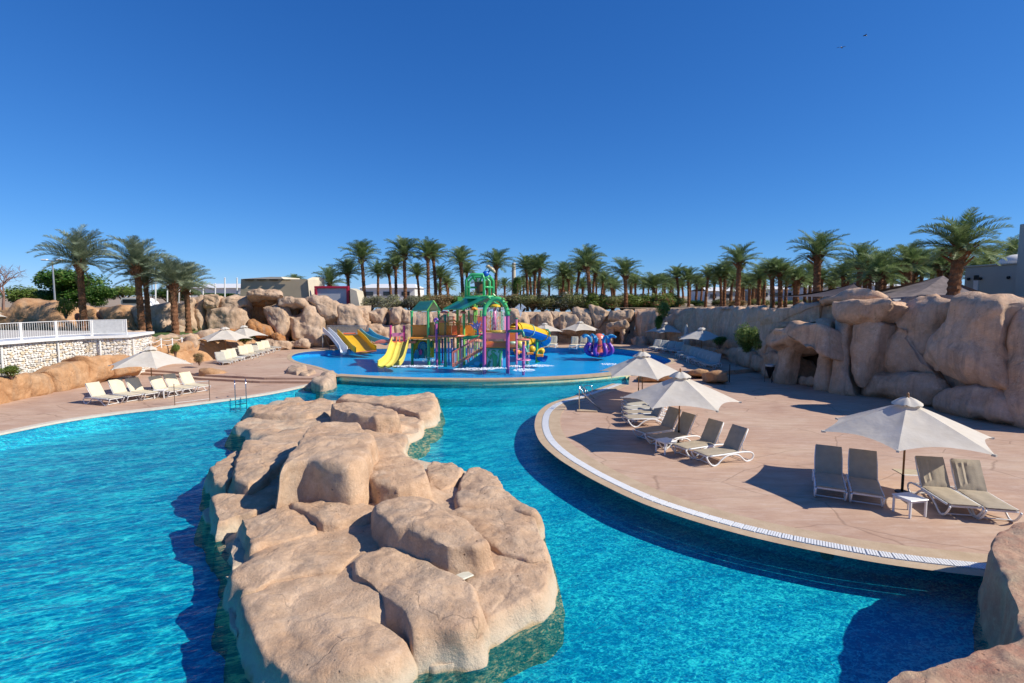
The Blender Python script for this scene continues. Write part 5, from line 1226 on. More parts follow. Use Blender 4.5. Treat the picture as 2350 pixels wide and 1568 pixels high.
def make_lounger(mat, ang=58, back=.74, pleat=0.0, flat=False):
    t = thing('sun_lounger', '', 'sun lounger'); a = R(ang); wp = M['white_plastic']
    mb = slab(1.20, .60, .055, 16, 8, .006, 1); mb.v = [(x - 1.20, y, z + .335 - .015 * math.sin(min(1, max(0, -(x - 1.2) / 1.2)) * math.pi)) for x, y, z in mb.v]
    link('seat_cushion', mb.mesh('seat_cushion', mat, 'angle', True), t)
    mb = slab(back, .60, .055, 12, 10, .008, 2, pleat); ca, sa = math.cos(a), math.sin(a)
    mb.v = [(-1.20 - x * ca + z * sa * 1, y, .345 + x * sa + z * ca) for x, y, z in mb.v]
    link('back_cushion', mb.mesh('back_cushion', mat, 'angle', True), t)
    # back panel frame
    mb = MB()
    for s in (-1, 1): mb.tube([(-1.18, s * .305, .32), (-1.18 - back * ca * .6 - .02, s * .31, .32 + back * sa * .6), (-1.18 - back * ca - .03, s * .29, .32 + back * sa * 1.0)], .019, 6)
    mb.tube([(-1.18 - back * ca - .03, -.29, .32 + back * sa), (-1.18 - back * ca - .03, .29, .32 + back * sa)], .019, 6)
    for q in (.25, .5, .75): mb.box((-1.20 - back * ca * q - .012, 0, .335 + back * sa * q - .01), (.02, .58, .06), Matrix.Rotation(-(math.pi / 2 - a) + math.pi / 2, 3, 'Y'))
    mb.build('back_frame', wp, t, smooth=True)
    mb = MB(); mb.box((-1.55, 0, .22), (.02, .02, .02))
    mb = MB()
    for s in (-1, 1): mb.tube([(-1.45 , s * .22, .30), (-1.20 - back * ca * .62, s * .22, .32 + back * sa * .60)], .012, 5)
    mb.build('back_strut', wp, t)
    for s in (-1, 1):
        mb = MB(); pr = [(.02, .31), (-.04, .20), (-.16, .07), (-.28, .018), (-.40, .05), (-.55, .17), (-.75, .27), (-1.0, .29), (-1.2, .24), (-1.36, .12), (-1.48, .03), (-1.62, .022), (-1.74, .08), (-1.78, .18), (-1.70, .27), (-1.5, .31), (-1.2, .325), (-.6, .32), (-.1, .325)]
        pts = smooth_line([Vector((x, s * .325, z)) for x, z in pr], 3); mb.tube(pts, .021, 6, closed=False, flat=1.25); mb.build('side_frame', wp, t, smooth=True)
    mb = MB()
    for x, z in ((-.05, .30), (-.28, .04), (-.62, .27), (-1.2, .28), (-1.62, .05), (-1.72, .26)): mb.tube([(x, -.31, z), (x, .31, z)], .017, 5)
    for k in range(8): mb.box((-.08 - k * .15, 0, .325), (.09, .58, .012))
    mb.build('cross_bar', wp, t); return t
L_taupe = make_lounger(M['taupe_seat'], 62, .76); L_pleat = make_lounger(M['taupe_seat'], 60, .76, .012); L_cream = make_lounger(M['cream_cush'], 55, .74); L_sling = make_lounger(M['sling'], 50, .74); L_upr = make_lounger(M['cream_cush'], 74, .74)
used = set()
def lounger(proto, foot, join, label, group, z=0.0):
    o = proto if proto.name not in used else copy_tree(proto); used.add(proto.name); used.add(o.name)
    f = G(foot[0], foot[1], z); j = G(join[0], join[1], z); d = f - j; o.location = f; o.rotation_euler = (0, 0, math.atan2(d.y, d.x) ); setp(o, label, 'sun lounger', group); return o
g = 'loungers around the nearest right umbrella'
lounger(L_taupe, (1906, 1153), (1898, 1112), 'taupe lounger facing the camera, left of the pair beside the nearest umbrella', g)
lounger(L_taupe, (1990, 1167), (1977, 1126), 'taupe lounger facing the camera, right of that pair and closer to the pole', g)
lounger(L_pleat, (2215, 1196), (2138, 1146), 'taupe lounger with creased shiny backrest beside the small white table', g)
lounger(L_pleat, (2300, 1206), (2216, 1152), 'outermost taupe lounger with creased backrest beside the pink rock parapet', g)
g = 'loungers around the middle right umbrella'
lounger(L_taupe, ZB(1270, 1045), ZB(1500, 1012), 'lounger nearest the viewer in the middle right group, white side frame fully visible', g)
lounger(L_taupe, ZB(1100, 985), ZB(1320, 948), 'second lounger from the front, its foot touching the small white table', g)
lounger(L_taupe, ZB(880, 905), ZB(1110, 872), 'third lounger, directly behind the middle umbrella pole', g)
lounger(L_taupe, ZB(770, 845), ZB(1000, 815), 'fourth lounger, leftmost and rearmost at the middle umbrella', g)
g = 'row of loungers under the overlapping umbrellas'
for k, y in enumerate((722, 678, 640, 606, 575)):
    lounger(L_taupe if k < 2 else L_sling, ZB(655 - k * 1, y), ZB(855 - k * 4, y - 8), '%s lounger of the tight row under the two overlapping umbrellas' % ['nearest', 'second', 'middle', 'fourth', 'farthest'][k], g)
g = 'cream loungers by the left umbrella'
for k, (j, f, l) in enumerate([((700, 1335), (812, 1346), 'cream lounger fully in the sun at the near end of the left umbrella group'), ((835, 1310), (940, 1325), 'cream lounger with shaded dark backrest, second from the near end'), ((955, 1296), (1058, 1310), 'cream lounger with shaded backrest directly left of the left umbrella pole'),
    ((1122, 1280), (1222, 1292), 'cream lounger half in shade directly right of the left umbrella pole'), ((1215, 1262), (1318, 1274), 'sunlit cream lounger second from the far end of the left umbrella group'), ((1318, 1246), (1420, 1258), 'sunlit cream lounger at the far end beside the metal rail')]):
    lounger(L_cream, ZL(*f), ZL(*j), l, g)
g = 'far left row of loungers'
for k in range(10):
    t_ = k / 9; j = ZA(205 + t_ * 445, 1142 - t_ * 118); f = ZA(330 + t_ * 408, 1172 - t_ * 130)
    lounger(L_cream if k % 3 else L_sling, f, j, '%s lounger of the long row under the two small left umbrellas' % ords[k], g, RD if k > 3 else .12)
g = 'far right row of loungers'
for k in range(4):
    t_ = k / 3; lounger(L_sling, ZC(1140 + t_ * 190, 1086 + t_ * 28), ZC(1215 + t_ * 180, 1068 + t_ * 28), 'pale lounger, %s from the left under the far blue shaded umbrella' % ords[k], g, RD)
for k in range(8):
    t_ = k / 7; lounger(L_sling, ZC(1380 + t_ * 245, 1146 + t_ * 100), ZC(1470 + t_ * 235, 1122 + t_ * 100), 'pale lounger, %s of the eight in the shade nearer the right cliff' % ords[k], g, RD if k < 6 else RD)
g = 'upright loungers by the back wall'
for (u, v, l) in ((1266, 800, 'upright white lounger back seen right of the coiled slide'), (1228, 800, 'upright lounger half hidden behind the coiled slide'), (1314, 802, 'upright lounger left of the far small umbrella pole'), (1334, 801, 'upright lounger right of the far small umbrella pole'), (1352, 802, 'upright lounger just left of the octopus')):
    lounger(L_upr, (u, v), (u + 6, v - 4), l, g, RD)

# ------------------------------------------------------------------ umbrellas
def make_umbrella(Rr=1.95, top=2.36, rim=1.52, seed=0, sag=.10):
    t = thing('umbrella', '', 'umbrella'); n = 6; rows = 14; cols = 10; V = []; Fs = []; rr = random.Random(seed)
    mb = MB()
    for k in range(n):
        a0 = 2 * math.pi * k / n; a1 = 2 * math.pi * (k + 1) / n; c0 = Vector((math.cos(a0), math.sin(a0), 0)); c1 = Vector((math.cos(a1), math.sin(a1), 0)); vs = []
        for i in range(rows + 1):
            s = .10 + .90 * i / rows
            for j in range(cols + 1):
                q = j / cols; bow = 4 * q * (1 - q); d = c0.lerp(c1, q) * Rr * s; z = top - (top - rim) * (s ** 1.06) - sag * bow * math.sin(math.pi * min(1, s)) * .35
                d *= (1 - .10 * bow * s ** 3); z += .10 * bow * s ** 5 + noise.noise(Vector((k * 3 + q * 4, s * 5, seed))) * .012 * (bow)
                vs.append(d + Vector((0, 0, z)))
        b = [(i * (cols + 1) + j, (i + 1) * (cols + 1) + j, (i + 1) * (cols + 1) + j + 1, i * (cols + 1) + j + 1) for i in range(rows) for j in range(cols)]
        mb.add(vs, b)
    me = mb.mesh('canopy', M['canvas'], True); link('canopy', me, t)
    mb = MB(); vs = []; m = 24
    for i in range(6):
        s = i / 5
        for j in range(m):
            a = 2 * math.pi * j / m; r_ = .04 + .30 * s + (.02 * math.cos(6 * a) * s); z = top + .12 - .17 * s ** 1.6 + .018 * math.sin(a * 9 + seed) * s + .012 * math.sin(a * 5); vs.append((math.cos(a) * r_, math.sin(a) * r_, z))
    mb.add(vs, [(i * m + j, (i + 1) * m + j, (i + 1) * m + (j + 1) % m, i * m + (j + 1) % m) for i in range(5) for j in range(m)]); link('vent_cap', mb.mesh('vent_cap', M['canvas'], True), t)
    mb = MB(); mb.lathe([(.001, top + .25), (.028, top + .225), (.034, top + .20), (.022, top + .175), (.034, top + .155), (.045, top + .12), (.03, top + .1)], 12); mb.build('finial', M['wood'], t, True)
    mb = MB(); mb.tube([(0, 0, .42), (0, 0, top + .1)], .024, 12); mb.build('pole', M['wood'], t, True)
    mb = MB(); mb.tube([(0, 0, 0), (0, 0, .46)], .032, 12); mb.tube([(0, 0, .0), (0, 0, .03)], .16, 16); mb.build('base_sleeve', M['blackmetal'], t)
    for k in range(n):
        a = 2 * math.pi * k / n; c = Vector((math.cos(a), math.sin(a), 0)); mb = MB(); mb.tube([Vector((0, 0, top - .06)), c * Rr * .99 + Vector((0, 0, rim - .01))], .012, 5); mb.tube([Vector((0, 0, top - .72)), c * Rr * .48 + Vector((0, 0, top - (top - rim) * .46 - .05))], .009, 5); rb = mb.build('rib', M['wood'], t)
        mb = MB(); mb.box(c * Rr * .985 + Vector((0, 0, rim - .0)), (.09, .06, .05), Matrix.Rotation(a, 3, 'Z')); mb.build('corner_pocket', M['canvas'], rb)
    mb = MB(); mb.lathe([(.02, top - .78), (.05, top - .76), (.05, top - .68), (.02, top - .66)], 10); mb.build('slide_hub', M['wood'], t); return t
U1 = make_umbrella(1.95, 2.34, 1.50, 1); 
def umb(px, label, z=0.0, rot=0, sc=(1, 1, 1), tilt=(0, 0), group='cream umbrellas round the pools', first=[True]):
    o = U1 if first[0] else copy_tree(U1); first[0] = False; p = px if isinstance(px, Vector) else G(px[0], px[1], z); o.location = p; o.rotation_euler = (tilt[0], tilt[1], R(rot)); o.scale = sc; setp(o, label, 'umbrella', group); return o
umb((2070, 1130), 'nearest large cream umbrella standing beside the small white table on the right deck', 0, -10)
umb((1557, 1018), 'middle cream umbrella in front of the overlapping pair, four loungers around its pole', 0, -12)
umb((1473, 934), 'front one of the two overlapping umbrellas behind the middle one', 0, -25, (1, 1, 1.02))
umb((1465, 908), 'rear one of the overlapping umbrellas, mostly hidden behind the front one', 0, 5, (.92, .92, .86))
umb((350, 904), 'bright white umbrella over the cream loungers on the left deck', 0, 10, (1.0, 1.0, 1.0))
umb((519, 824), 'left one of the two small white umbrellas beside the waterfall rocks', .2, 20, (.98, .98, 1.0))
umb((566, 815), 'right one of the two small white umbrellas beside the waterfall rocks', RD, 0, (.95, .95, .98), (0, -.06))
umb((1526, 797), 'pale blue shaded umbrella beside the far right rock wall', RD, 0, (.95, .95, .95))
umb((1609, 820), 'cream umbrella over the eight shaded loungers near the right cliff', RD, 15, (1, 1, .95))
umb((1331, 789), 'small far umbrella against the back wall left of the octopus', RD, 10, (1.05, 1.05, .92))
umb((1250, 790), 'far umbrella half hidden behind the coiled blue and yellow slide', RD, 30, (1, 1, .86))
umb(Vector((P(-42, 722, 45).x, 45, 1.9)), 'umbrella tip entering at the left edge above the railing', 0, 0, (1.05, 1.05, .92))
# closed umbrella
cu = thing('closed_umbrella', 'folded pale umbrella standing between the two far right umbrellas', 'umbrella', tuple(G(1574, 806, RD)))
mb = MB(); prof = [(.02, 2.35), (.07, 2.2), (.12, 2.0), (.13, 1.7), (.20, 1.2), (.30, .55), (.24, .50)]; vs = []; m = 24
for r_, z in prof:
    for j in range(m): a = 2 * math.pi * j / m; q = r_ * (1 + .22 * math.cos(6 * a + z)); vs.append((q * math.cos(a), q * math.sin(a), z))
mb.add(vs, [(i * m + j, i * m + (j + 1) % m, (i + 1) * m + (j + 1) % m, (i + 1) * m + j) for i in range(len(prof) - 1) for j in range(m)]); mb.build('folded_canopy', M['canvas'], cu, True)
mb = MB(); mb.tube([(0, 0, 0), (0, 0, 2.45)], .025, 8); mb.build('pole', M['wood'], cu)
mb = MB(); mb.lathe([(.14, 1.62), (.15, 1.6), (.15, 1.54), (.14, 1.52)], 16); mb.build('tie_strap', M['sling'], cu)

# ------------------------------------------------------------------ side tables
def make_table():
    t = thing('side_table', '', 'side table'); mb = MB(); mb.box((0, 0, .405), (.50, .50, .03), bev=.012); mb.build('table_top', M['white_plastic'], t)
    lg = MB(); lg.box((0, 0, .195), (.045, .045, .39), bev=.008); lm = lg.mesh('leg', M['white_plastic'])
    for x in (-.21, .21):
        for y in (-.21, .21): link('leg', lm, t, (x, y, 0))
    mb = MB(); 
    for s in (-1, 1): mb.box((0, s * .21, .37), (.38, .02, .04)); mb.box((s * .21, 0, .37), (.02, .38, .04))
    mb.build('apron', M['white_plastic'], t); return t
T0 = make_table(); first = True
for (px, z, rz, l) in ((((2086, 1180)), 0, 12, 'small square white plastic table in front of the nearest umbrella pole'), (ZB(992, 945), 0, 25, 'small white table at the foot of the middle umbrella group'), (ZL(1118, 1296), 0, 10, 'small white table between the cream loungers below the left umbrella'), (ZC(1395, 1135), RD, 0, 'small white table between the two far right lounger groups'), (ZC(1478, 1185), RD, 0, 'small white table by the feet of the eight shaded loungers'), (ZA(432, 1135), .12, 0, 'small white table at the feet of the far left lounger row')):
    o = T0 if first else copy_tree(T0); first = False; o.location = G(px[0], px[1], z); o.rotation_euler = (0, 0, R(rz)); setp(o, l, 'side table', 'small white side tables')

# ------------------------------------------------------------------ poolside metalwork
st = M['steel']
ld = thing('pool_ladder', 'pair of curved steel ladder handrails at the left pool edge', 'pool ladder', tuple(G(552, 912, 0)))
b0 = G(540, 915, 0); b1 = G(565, 912, 0); inw = Vector((.45, -.9, 0)).normalized()
for b in (b0, b1):
    mb = MB(); pts = smooth_line([b - inw * .35 + Vector((0, 0, 0)), b - inw * .35 + Vector((0, 0, .5)), b - inw * .22 + Vector((0, 0, .82)), b + Vector((0, 0, .88)), b + inw * .2 + Vector((0, 0, .72)), b + inw * .26 + Vector((0, 0, .2)), b + inw * .26 + Vector((0, 0, -.85))], 4); mb.tube(pts, .022, 8); wb(mb, 'handrail', st, ld, smooth=True)
for k in range(3): mb = MB(); q = Vector((0, 0, -.25 - k * .25)); mb.box((b0 + b1) / 2 + inw * .26 + q, ((b1 - b0).length, .08, .03), Matrix.Rotation(math.atan2((b1 - b0).y, (b1 - b0).x), 3, 'Z')); wb(mb, 'step', st, ld)
hr = thing('hurdle_rail', 'low thin metal rail frame at the pool edge beside the left loungers', 'metal rail', tuple(G(440, 925, 0)))
a = G(401.5, 931, 0); b = G(481.6, 921, 0)
for p in (a, b): mb = MB(); mb.tube([p, p + Vector((0, 0, 1.0))], .018, 6); wb(mb, 'post', M['bark'], hr)
for zz in (.12, .98): mb = MB(); mb.tube([a + Vector((0, 0, zz)), b + Vector((0, 0, zz))], .012, 5); wb(mb, 'rail', M['greymetal'], hr)
pl2 = thing('pool_lift', 'steel pool access lift with slanting arm and looped grips at the rounded deck end', 'pool lift', tuple(G(1330, 943, 0)))
ZH = zoomer(1280, 847.6, .08825); g0 = G(*ZH(560, 1080), 0); Yh = g0.y
def H3(x, y, dy=0): return P(*ZH(x, y), Yh + dy)
for nm, pts, r_ in (('mast', [g0, H3(560, 560), H3(565, 440)], .028), ('slanting_arm', [H3(600, 470), H3(640, 600), H3(900, 870, .1), H3(1290, 1190, .3)], .026), ('second_arm', [H3(700, 470, .6), H3(790, 600, .6), H3(950, 770, .6)], .02), ('grip_loop', [H3(690, 540, .5), H3(690, 450, .5), H3(780, 420, .5), H3(870, 440, .5), H3(900, 520, .5), H3(870, 600, .5), H3(780, 600, .5)], .018), ('grip_loop', [H3(570, 560), H3(600, 420, .2), H3(690, 560, .4), H3(700, 640, .5)], .02), ('rear_mast', [H3(715, 780, .6), H3(715, 520, .6)], .022)):
    mb = MB(); mb.tube(smooth_line(pts, 3) if nm == 'grip_loop' else pts, r_, 8); wb(mb, nm, st, pl2, smooth=True)
mb = MB(); q = H3(760, 1010, -.1); q.z = .03; mb.box(q, (.9, .35, .06), Matrix.Rotation(R(-8), 3, 'Z'), bev=.02); wb(mb, 'base_plate', M['coping'], pl2)
to = thing('ash_stand', 'black conical bin on three thin legs before the cave', 'bin', tuple(G(*ZR(327, 1140), 0)))
mb = MB(); mb.lathe([(.01, .22), (.05, .26), (.17, .62), (.24, .78), (.26, .95), (.24, .96), (.20, .90), (.01, .86)], 18); mb.build('bowl', M['blackmetal'], to, 'angle')
mb = MB(); mb.lathe([(.27, .94), (.27, 1.04), (.23, 1.05), (.22, .97)], 18); mb.build('rim_band', M['greymetal'], to)
for k in range(3): a = k * 2.094 + .5; mb = MB(); mb.tube([(math.cos(a) * .26, math.sin(a) * .26, 0), (math.cos(a) * .25, math.sin(a) * .25, .9)], .014, 5); mb.build('leg', M['blackmetal'], to)
# underwater lamps on the pool wall
lm_ = MB(); lm_.lathe([(.001, .02), (.10, .02), (.12, 0)], 16); lme = lm_.mesh('lamp_glass', simple('green_lamp_glass', (.10, .30, .24), .2)); 
for (u, v, l) in ((1490, 1118, 'round underwater lamp in the wall below the middle umbrella deck'), (1886, 1236, 'round underwater lamp in the wall below the nearest umbrella deck')):
    q = G(u, v - 6, -.42); o = link('pool_lamp', lme, None, q); best = min(range(len(rs) - 1), key=lambda i: (rs[i] - Vector((q.x, q.y, 0))).length); t_ = (rs[best + 1] - rs[best]).normalized(); nn = Vector((-t_.y, t_.x, 0)); 
    nn = nn if (nn.x + nn.y) < 0 else -nn; o.rotation_euler = nn.to_track_quat('Z', 'Y').to_euler(); o.location = rs[best] + nn * .03 + Vector((0, 0, -.42)); setp(o, l, 'pool lamp', 'underwater lamps')
# square drain cover
dc = thing('drain_cover', 'square stone access cover set in the deck behind the nearest umbrella pole', 'cover', tuple(G(2095, 1086, 0)))
mb = MB(); q = G(2100, 1084, .008); mb.box(q, (.95, .5, .012), Matrix.Rotation(R(-6), 3, 'Z')); wb(mb, 'lid', simple('sandstone_lid', (.52, .42, .26), .8), dc)
mb = MB(); mb.tube([q + Vector((-.5, -.24, 0)), q + Vector((.5, -.33, 0))], .012, 4); wb(mb, 'edge_strip', M['greymetal'], dc)

# ------------------------------------------------------------------ water playground
def K(x, y, Y): return P(*ZW2(x, y), Y)
def K1(x, y, Y): return P(*ZW1(x, y), Y)
def KK(x, y, Y): return P(*ZK(x, y), Y)
ps = thing('water_playground', 'multicoloured water play tower with green roofs, tipping bucket, bridges and slides in the blue pool', 'playground', tuple(K(850, 1240, 39)))
BZ = -.24
def post(x, yt, Y, r, mat, nm='post', par=ps, zb=BZ):
    top = K(x, yt, Y); mb = MB(); mb.tube([(top.x, Y, zb), (top.x, Y, top.z)], r, 12); p = wb(mb, nm, M[mat], par, 'angle')
    mb = MB(); mb.lathe([(r * 1.02, -.05), (r * 1.35, -.04), (r * 1.35, .03), (r * 1.1, .05), (.001, .05)], 12, (top.x, Y, top.z)); wb(mb, 'collar', M['darkgreen' if mat in ('purple', 'pink') else mat], p); return p
for a in ((140, 640, 41, .10, 'green'), (330, 620, 40.2, .11, 'green'), (452, 640, 41.8, .09, 'green'), (525, 680, 40.3, .10, 'darkgreen'), (670, 620, 42.6, .10, 'lime'), (742, 610, 40, .10, 'lime'), (865, 560, 42.8, .09, 'lime'), (888, 560, 43.6, .09, 'lime'),
          (978, 680, 36.6, .12, 'purple'), (1250, 680, 36.8, .13, 'purple'), (1210, 685, 40.2, .13, 'pink'), (1012, 700, 40.4, .10, 'orange'), (425, 770, 39.4, .085, 'purple'), (566, 1000, 41.2, .08, 'lilac'), (605, 960, 42.6, .08, 'lilac'), (495, 960, 42.2, .07, 'purple'), (460, 960, 41.2, .08, 'green'), (1352, 720, 38.6, .075, 'pink')):
    post(*a)
def tubeK(pts, r, mat, nm, par=ps, n=8, sm=3):
    q = [K(*p) for p in pts]; q = smooth_line(q, sm) if sm > 1 and len(q) > 2 else q; mb = MB(); mb.tube(q, r, n); return wb(mb, nm, M[mat], par, True)
def panel(x0, y0, x1, y1, Y, mat, nm='panel', th=.06, dY=0.0, par=ps):
    a, b = K(x0, y0, Y), K(x1, y0, Y + dY); c, d = K(x1, y1, Y + dY), K(x0, y1, Y); mb = MB(); mb.prism([a, b, c, d], (0, th, 0)); return wb(mb, nm, M[mat], par, fix=True)
def bars(x0, y0, x1, y1, Y, n, mat, dY=0.0, r=.022, nm='baluster', par=ps, rails=True):
    bm_ = MB()
    for k in range(n):
        t = k / (n - 1); a = K(x0 + (x1 - x0) * t, y0, Y + dY * t); b = K(x0 + (x1 - x0) * t, y1, Y + dY * t); b.x = a.x; bm_.tube([b, a], r, 5, cap=False)
    o = wb(bm_, nm, M[mat], par); o['kind'] = 'stuff' if n > 300 else ''
    if not o['kind']: del o['kind']
    if rails:
        for y in (y0, y1): bm_ = MB(); bm_.tube([K(x0, y, Y), K(x1, y, Y + dY)], r * 1.8, 6); wb(bm_, 'handrail', M[mat], par)
    return o
# left tower
def roof(quads, mat, rimmat, nm='roof', rr=.05):
    mb = MB()
    for q in quads: mb.prism([K(*p) for p in q], (0, 0, .05))
    o = wb(mb, nm, M[mat], ps, fix=True)
    for q in quads:
        pts = [K(*p) for p in q]; mb = MB(); mb.tube(pts, rr, 6, closed=True); wb(mb, 'roof_rim', M[rimmat], o)
    return o
roof([[(322, 626, 40), (395, 516, 40), (232, 528, 44), (140, 634, 44)], [(395, 516, 40), (472, 622, 40), (330, 636, 44), (232, 528, 44)]], 'green', 'lime')
panel(150, 800, 315, 950, 40.9, 'orange'); panel(335, 765, 400, 935, 40.3, 'orange'); panel(395, 790, 450, 930, 41.6, 'peach', dY=.3)
tubeK([(140, 800, 40.9), (325, 800, 40.9)], .045, 'orange', 'handrail', sm=1)
def deck_(x0, x1, y, Y0, Y1, mat, nm='platform'):
    a, b = K(x0, y, Y0), K(x1, y, Y0); mb = MB(); mb.box(((a.x + b.x) / 2, (Y0 + Y1) / 2, a.z), (b.x - a.x, Y1 - Y0, .14), bev=.02); return wb(mb, nm, M[mat], ps)
deck_(120, 470, 950, 40, 43.4, 'orange'); deck_(330, 760, 932, 40, 42.6, 'orange'); deck_(975, 1350, 1062, 37, 41.5, 'brown')
for (x0, x1, n) in ((535, 665, 12), (665, 742, 7), (745, 845, 9)): bars(x0, 780, x1, 925, 40.15, n, 'orange')
for (x0, x1) in ((455, 520), (670, 700)): panel(x0, 745, x1, 925, 40.2, 'orange')
tubeK([(540, 780, 40.1), (585, 745, 40.1), (640, 745, 40.1), (665, 780, 40.1)], .05, 'orange', 'arched_rail'); tubeK([(330, 926, 39.9), (750, 922, 39.9)], .07, 'coral', 'edge_rail', sm=1)
bars(480, 700, 640, 760, 42.8, 12, 'peach'); bars(700, 690, 960, 800, 42.9, 18, 'peach'); panel(700, 800, 850, 925, 42.7, 'orange')
for (x0, x1, m_) in ((535, 600, 'orange'), (605, 668, 'coral'), (745, 845, 'orange')): panel(x0, 800, x1, 925, 41.6, m_)
for (x0, x1, y, m_) in ((850, 970, 870, 'orange'), (850, 970, 900, 'magenta'), (455, 530, 760, 'coral')): tubeK([(x0, y, 40.2), (x1, y, 40.2)], .05, m_, 'handrail', sm=1)
panel(848, 855, 872, 925, 40.0, 'orange'); panel(900, 700, 960, 860, 42.4, 'coral'); panel(1030, 700, 1060, 880, 42, 'orange')
for (x, yt, Y, m_) in ((560, 640, 42.9, 'green'), (625, 700, 42.9, 'coral'), (700, 700, 42.9, 'coral'), (800, 640, 42.9, 'green'), (940, 640, 42.7, 'green'), (1060, 640, 42.6, 'green'), (1180, 640, 42.4, 'green'), (720, 960, 41.5, 'lilac'), (790, 960, 42, 'pink'), (850, 960, 42.4, 'lilac')): post(x, yt, Y, .06, m_)
# wall with arched doorway under the left tower
panel(160, 968, 322, 1180, 41.4, 'yellow', 'play_wall'); panel(345, 975, 402, 1175, 41.0, 'yellow', 'play_wall')
def arc(cx, cy, rx, ry, a0, a1, Y, n=14): return [(cx + rx * math.cos(R(a0 + (a1 - a0) * i / n)), cy - ry * math.sin(R(a0 + (a1 - a0) * i / n)), Y) for i in range(n + 1)]
mb = MB(); mb.prism([K(x, y, 41.3) for x, y, Y in arc(270, 1060, 42, 55, 0, 180, 0)] + [K(228, 1180, 41.3), K(312, 1180, 41.3)], (0, -.03, 0)); wb(mb, 'doorway', M['teal'], ps, fix=True)
tubeK(arc(270, 1055, 50, 62, 0, 180, 41.2) , .06, 'seablue', 'door_arch', sm=1); tubeK([(320, 1050, 41.2), (322, 1185, 41.2)], .06, 'seablue', 'door_arch', sm=1); tubeK([(220, 1050, 41.2), (216, 1185, 41.2)], .06, 'seablue', 'door_arch', sm=1)
for i, (x, y, w, h, m) in enumerate([(200, 1130, 26, 55, 'teal'), (245, 1110, 20, 34, 'magenta'), (185, 1150, 20, 40, 'seablue'), (300, 1130, 18, 60, 'darkgreen'), (370, 1020, 16, 40, 'darkgreen')]):
    mb = MB(); mb.prism([K(a, b, 41.1 - i * .03) for a, b, _ in arc(x, y, w, h, 0, 360, 0, 12)[:-1]], (0, -.04, 0)); wb(mb, 'cut_out_shape', M[m], ps, fix=True)
# slides
def slide(par, L_, R_, mat, wallmat, wall=.35, lanes=1, nm='slide_bed', sub=None):
    L_ = smooth_line(L_, 5); R_ = smooth_line(R_, 5); m = 8 * lanes; mb = MB(); vs = []; n = len(L_)
    for a, b in zip(L_, R_):
        for j in range(m + 1): q = j / m; ql = (q * lanes) % 1.0 if q < 1 else 1.0; vs.append(a.lerp(b, q) + Vector((0, 0, -.10 * math.sin(math.pi * ql))))
    mb.add(vs, [(i * (m + 1) + j, (i + 1) * (m + 1) + j, (i + 1) * (m + 1) + j + 1, i * (m + 1) + j + 1) for i in range(n - 1) for j in range(m)])
    vs2 = [Vector(v) - Vector((0, 0, .09)) for v in vs]; mb.add(vs2, [(i * (m + 1) + j, i * (m + 1) + j + 1, (i + 1) * (m + 1) + j + 1, (i + 1) * (m + 1) + j) for i in range(n - 1) for j in range(m)])
    o = wb(mb, nm, M[mat], par, True, True)
    for E, s in ((L_, -1), (R_, 1)):
        mb = MB(); 
        for a, b in zip(E, E[1:]):
            for off0, off1 in ((0, 0),):
                u = Vector((0, 0, wall)); mb.quad(a - Vector((0, 0, .1)), b - Vector((0, 0, .1)), b + u, a + u); mb.quad(a - Vector((0, 0, .1)) + Vector((s * .06, 0, 0)), b - Vector((0, 0, .1)) + Vector((s * .06, 0, 0)), b + u + Vector((s * .06, 0, 0)), a + u + Vector((s * .06, 0, 0)))
        wb(mb, 'side_wall', M[wallmat], par, True)
        mb = MB(); mb.tube([p + Vector((s * .03, 0, wall)) for p in E], .05, 6); wb(mb, 'lip', M[wallmat], par, True)
    return o
slide(ps, [K1(962, 985, 40.4), K1(930, 1080, 39.3), K1(888, 1190, 38.2), K1(800, 1262, 37.3)], [K1(1150, 985, 40.4), K1(1120, 1080, 39.3), K1(1085, 1195, 38.2), K1(1035, 1262, 37.3)], 'paleyellow', 'paleyellow', .30, 3, 'yellow_slide')
for x in (942, 1098): mb = MB(); mb.tube([K1(x, 1000, 40.6), K1(x, 800, 40.6)], .09, 8); wb(mb, 'post', M['magenta'], ps)
mb = MB(); mb.prism([K1(960, 890, 40.5), K1(1090, 885, 40.5), K1(1090, 925, 40.5), K1(960, 930, 40.5)], (0, .06, 0)); wb(mb, 'panel', M['pink'], ps, fix=True)
for x in (1010, 1045): mb = MB(); mb.tube([K1(x, 1000, 40.5), K1(x, 930, 40.5)], .05, 6); wb(mb, 'post', M['coral'], ps)
mb = MB(); mb.box((K1(1025, 985, 41.3)), (3.0, 1.8, .14)); wb(mb, 'platform', M['coral'], ps)
# main roof and bucket tower
roof([[(515, 612, 42.0), (735, 614, 38.6), (1028, 472, 38.4), (772, 474, 41.8)], [(1028, 472, 38.4), (1150, 560, 38.4), (900, 560, 41.8), (772, 474, 41.8)]], 'roofgreen', 'green', rr=.07)
mb = MB(); mb.prism([K(620, 600, 40.2), K(860, 495, 40.2), K(862, 499, 40.2), K(622, 605, 40.2)], (0, .08, 0)); wb(mb, 'roof_batten', M['green'], ps, fix=True)
panel(672, 470, 726, 520, 41.5, 'lime', 'flag_shape')
deck_(752, 1092, 482, 39.4, 42.2, 'roofgreen'); 
for pts in ([(766, 480, 39.6), (768, 280, 39.6), (830, 212, 39.6), (962, 212, 39.6), (976, 262, 39.6), (976, 480, 39.6)], [(976, 262, 39.6), (1038, 226, 39.9), (1082, 286, 40.4), (1084, 490, 40.4)], [(800, 470, 42), (800, 300, 42), (850, 240, 42), (990, 240, 42), (1040, 290, 42), (1040, 480, 42)]): tubeK(pts, .10, 'green', 'tower_frame', sm=1)
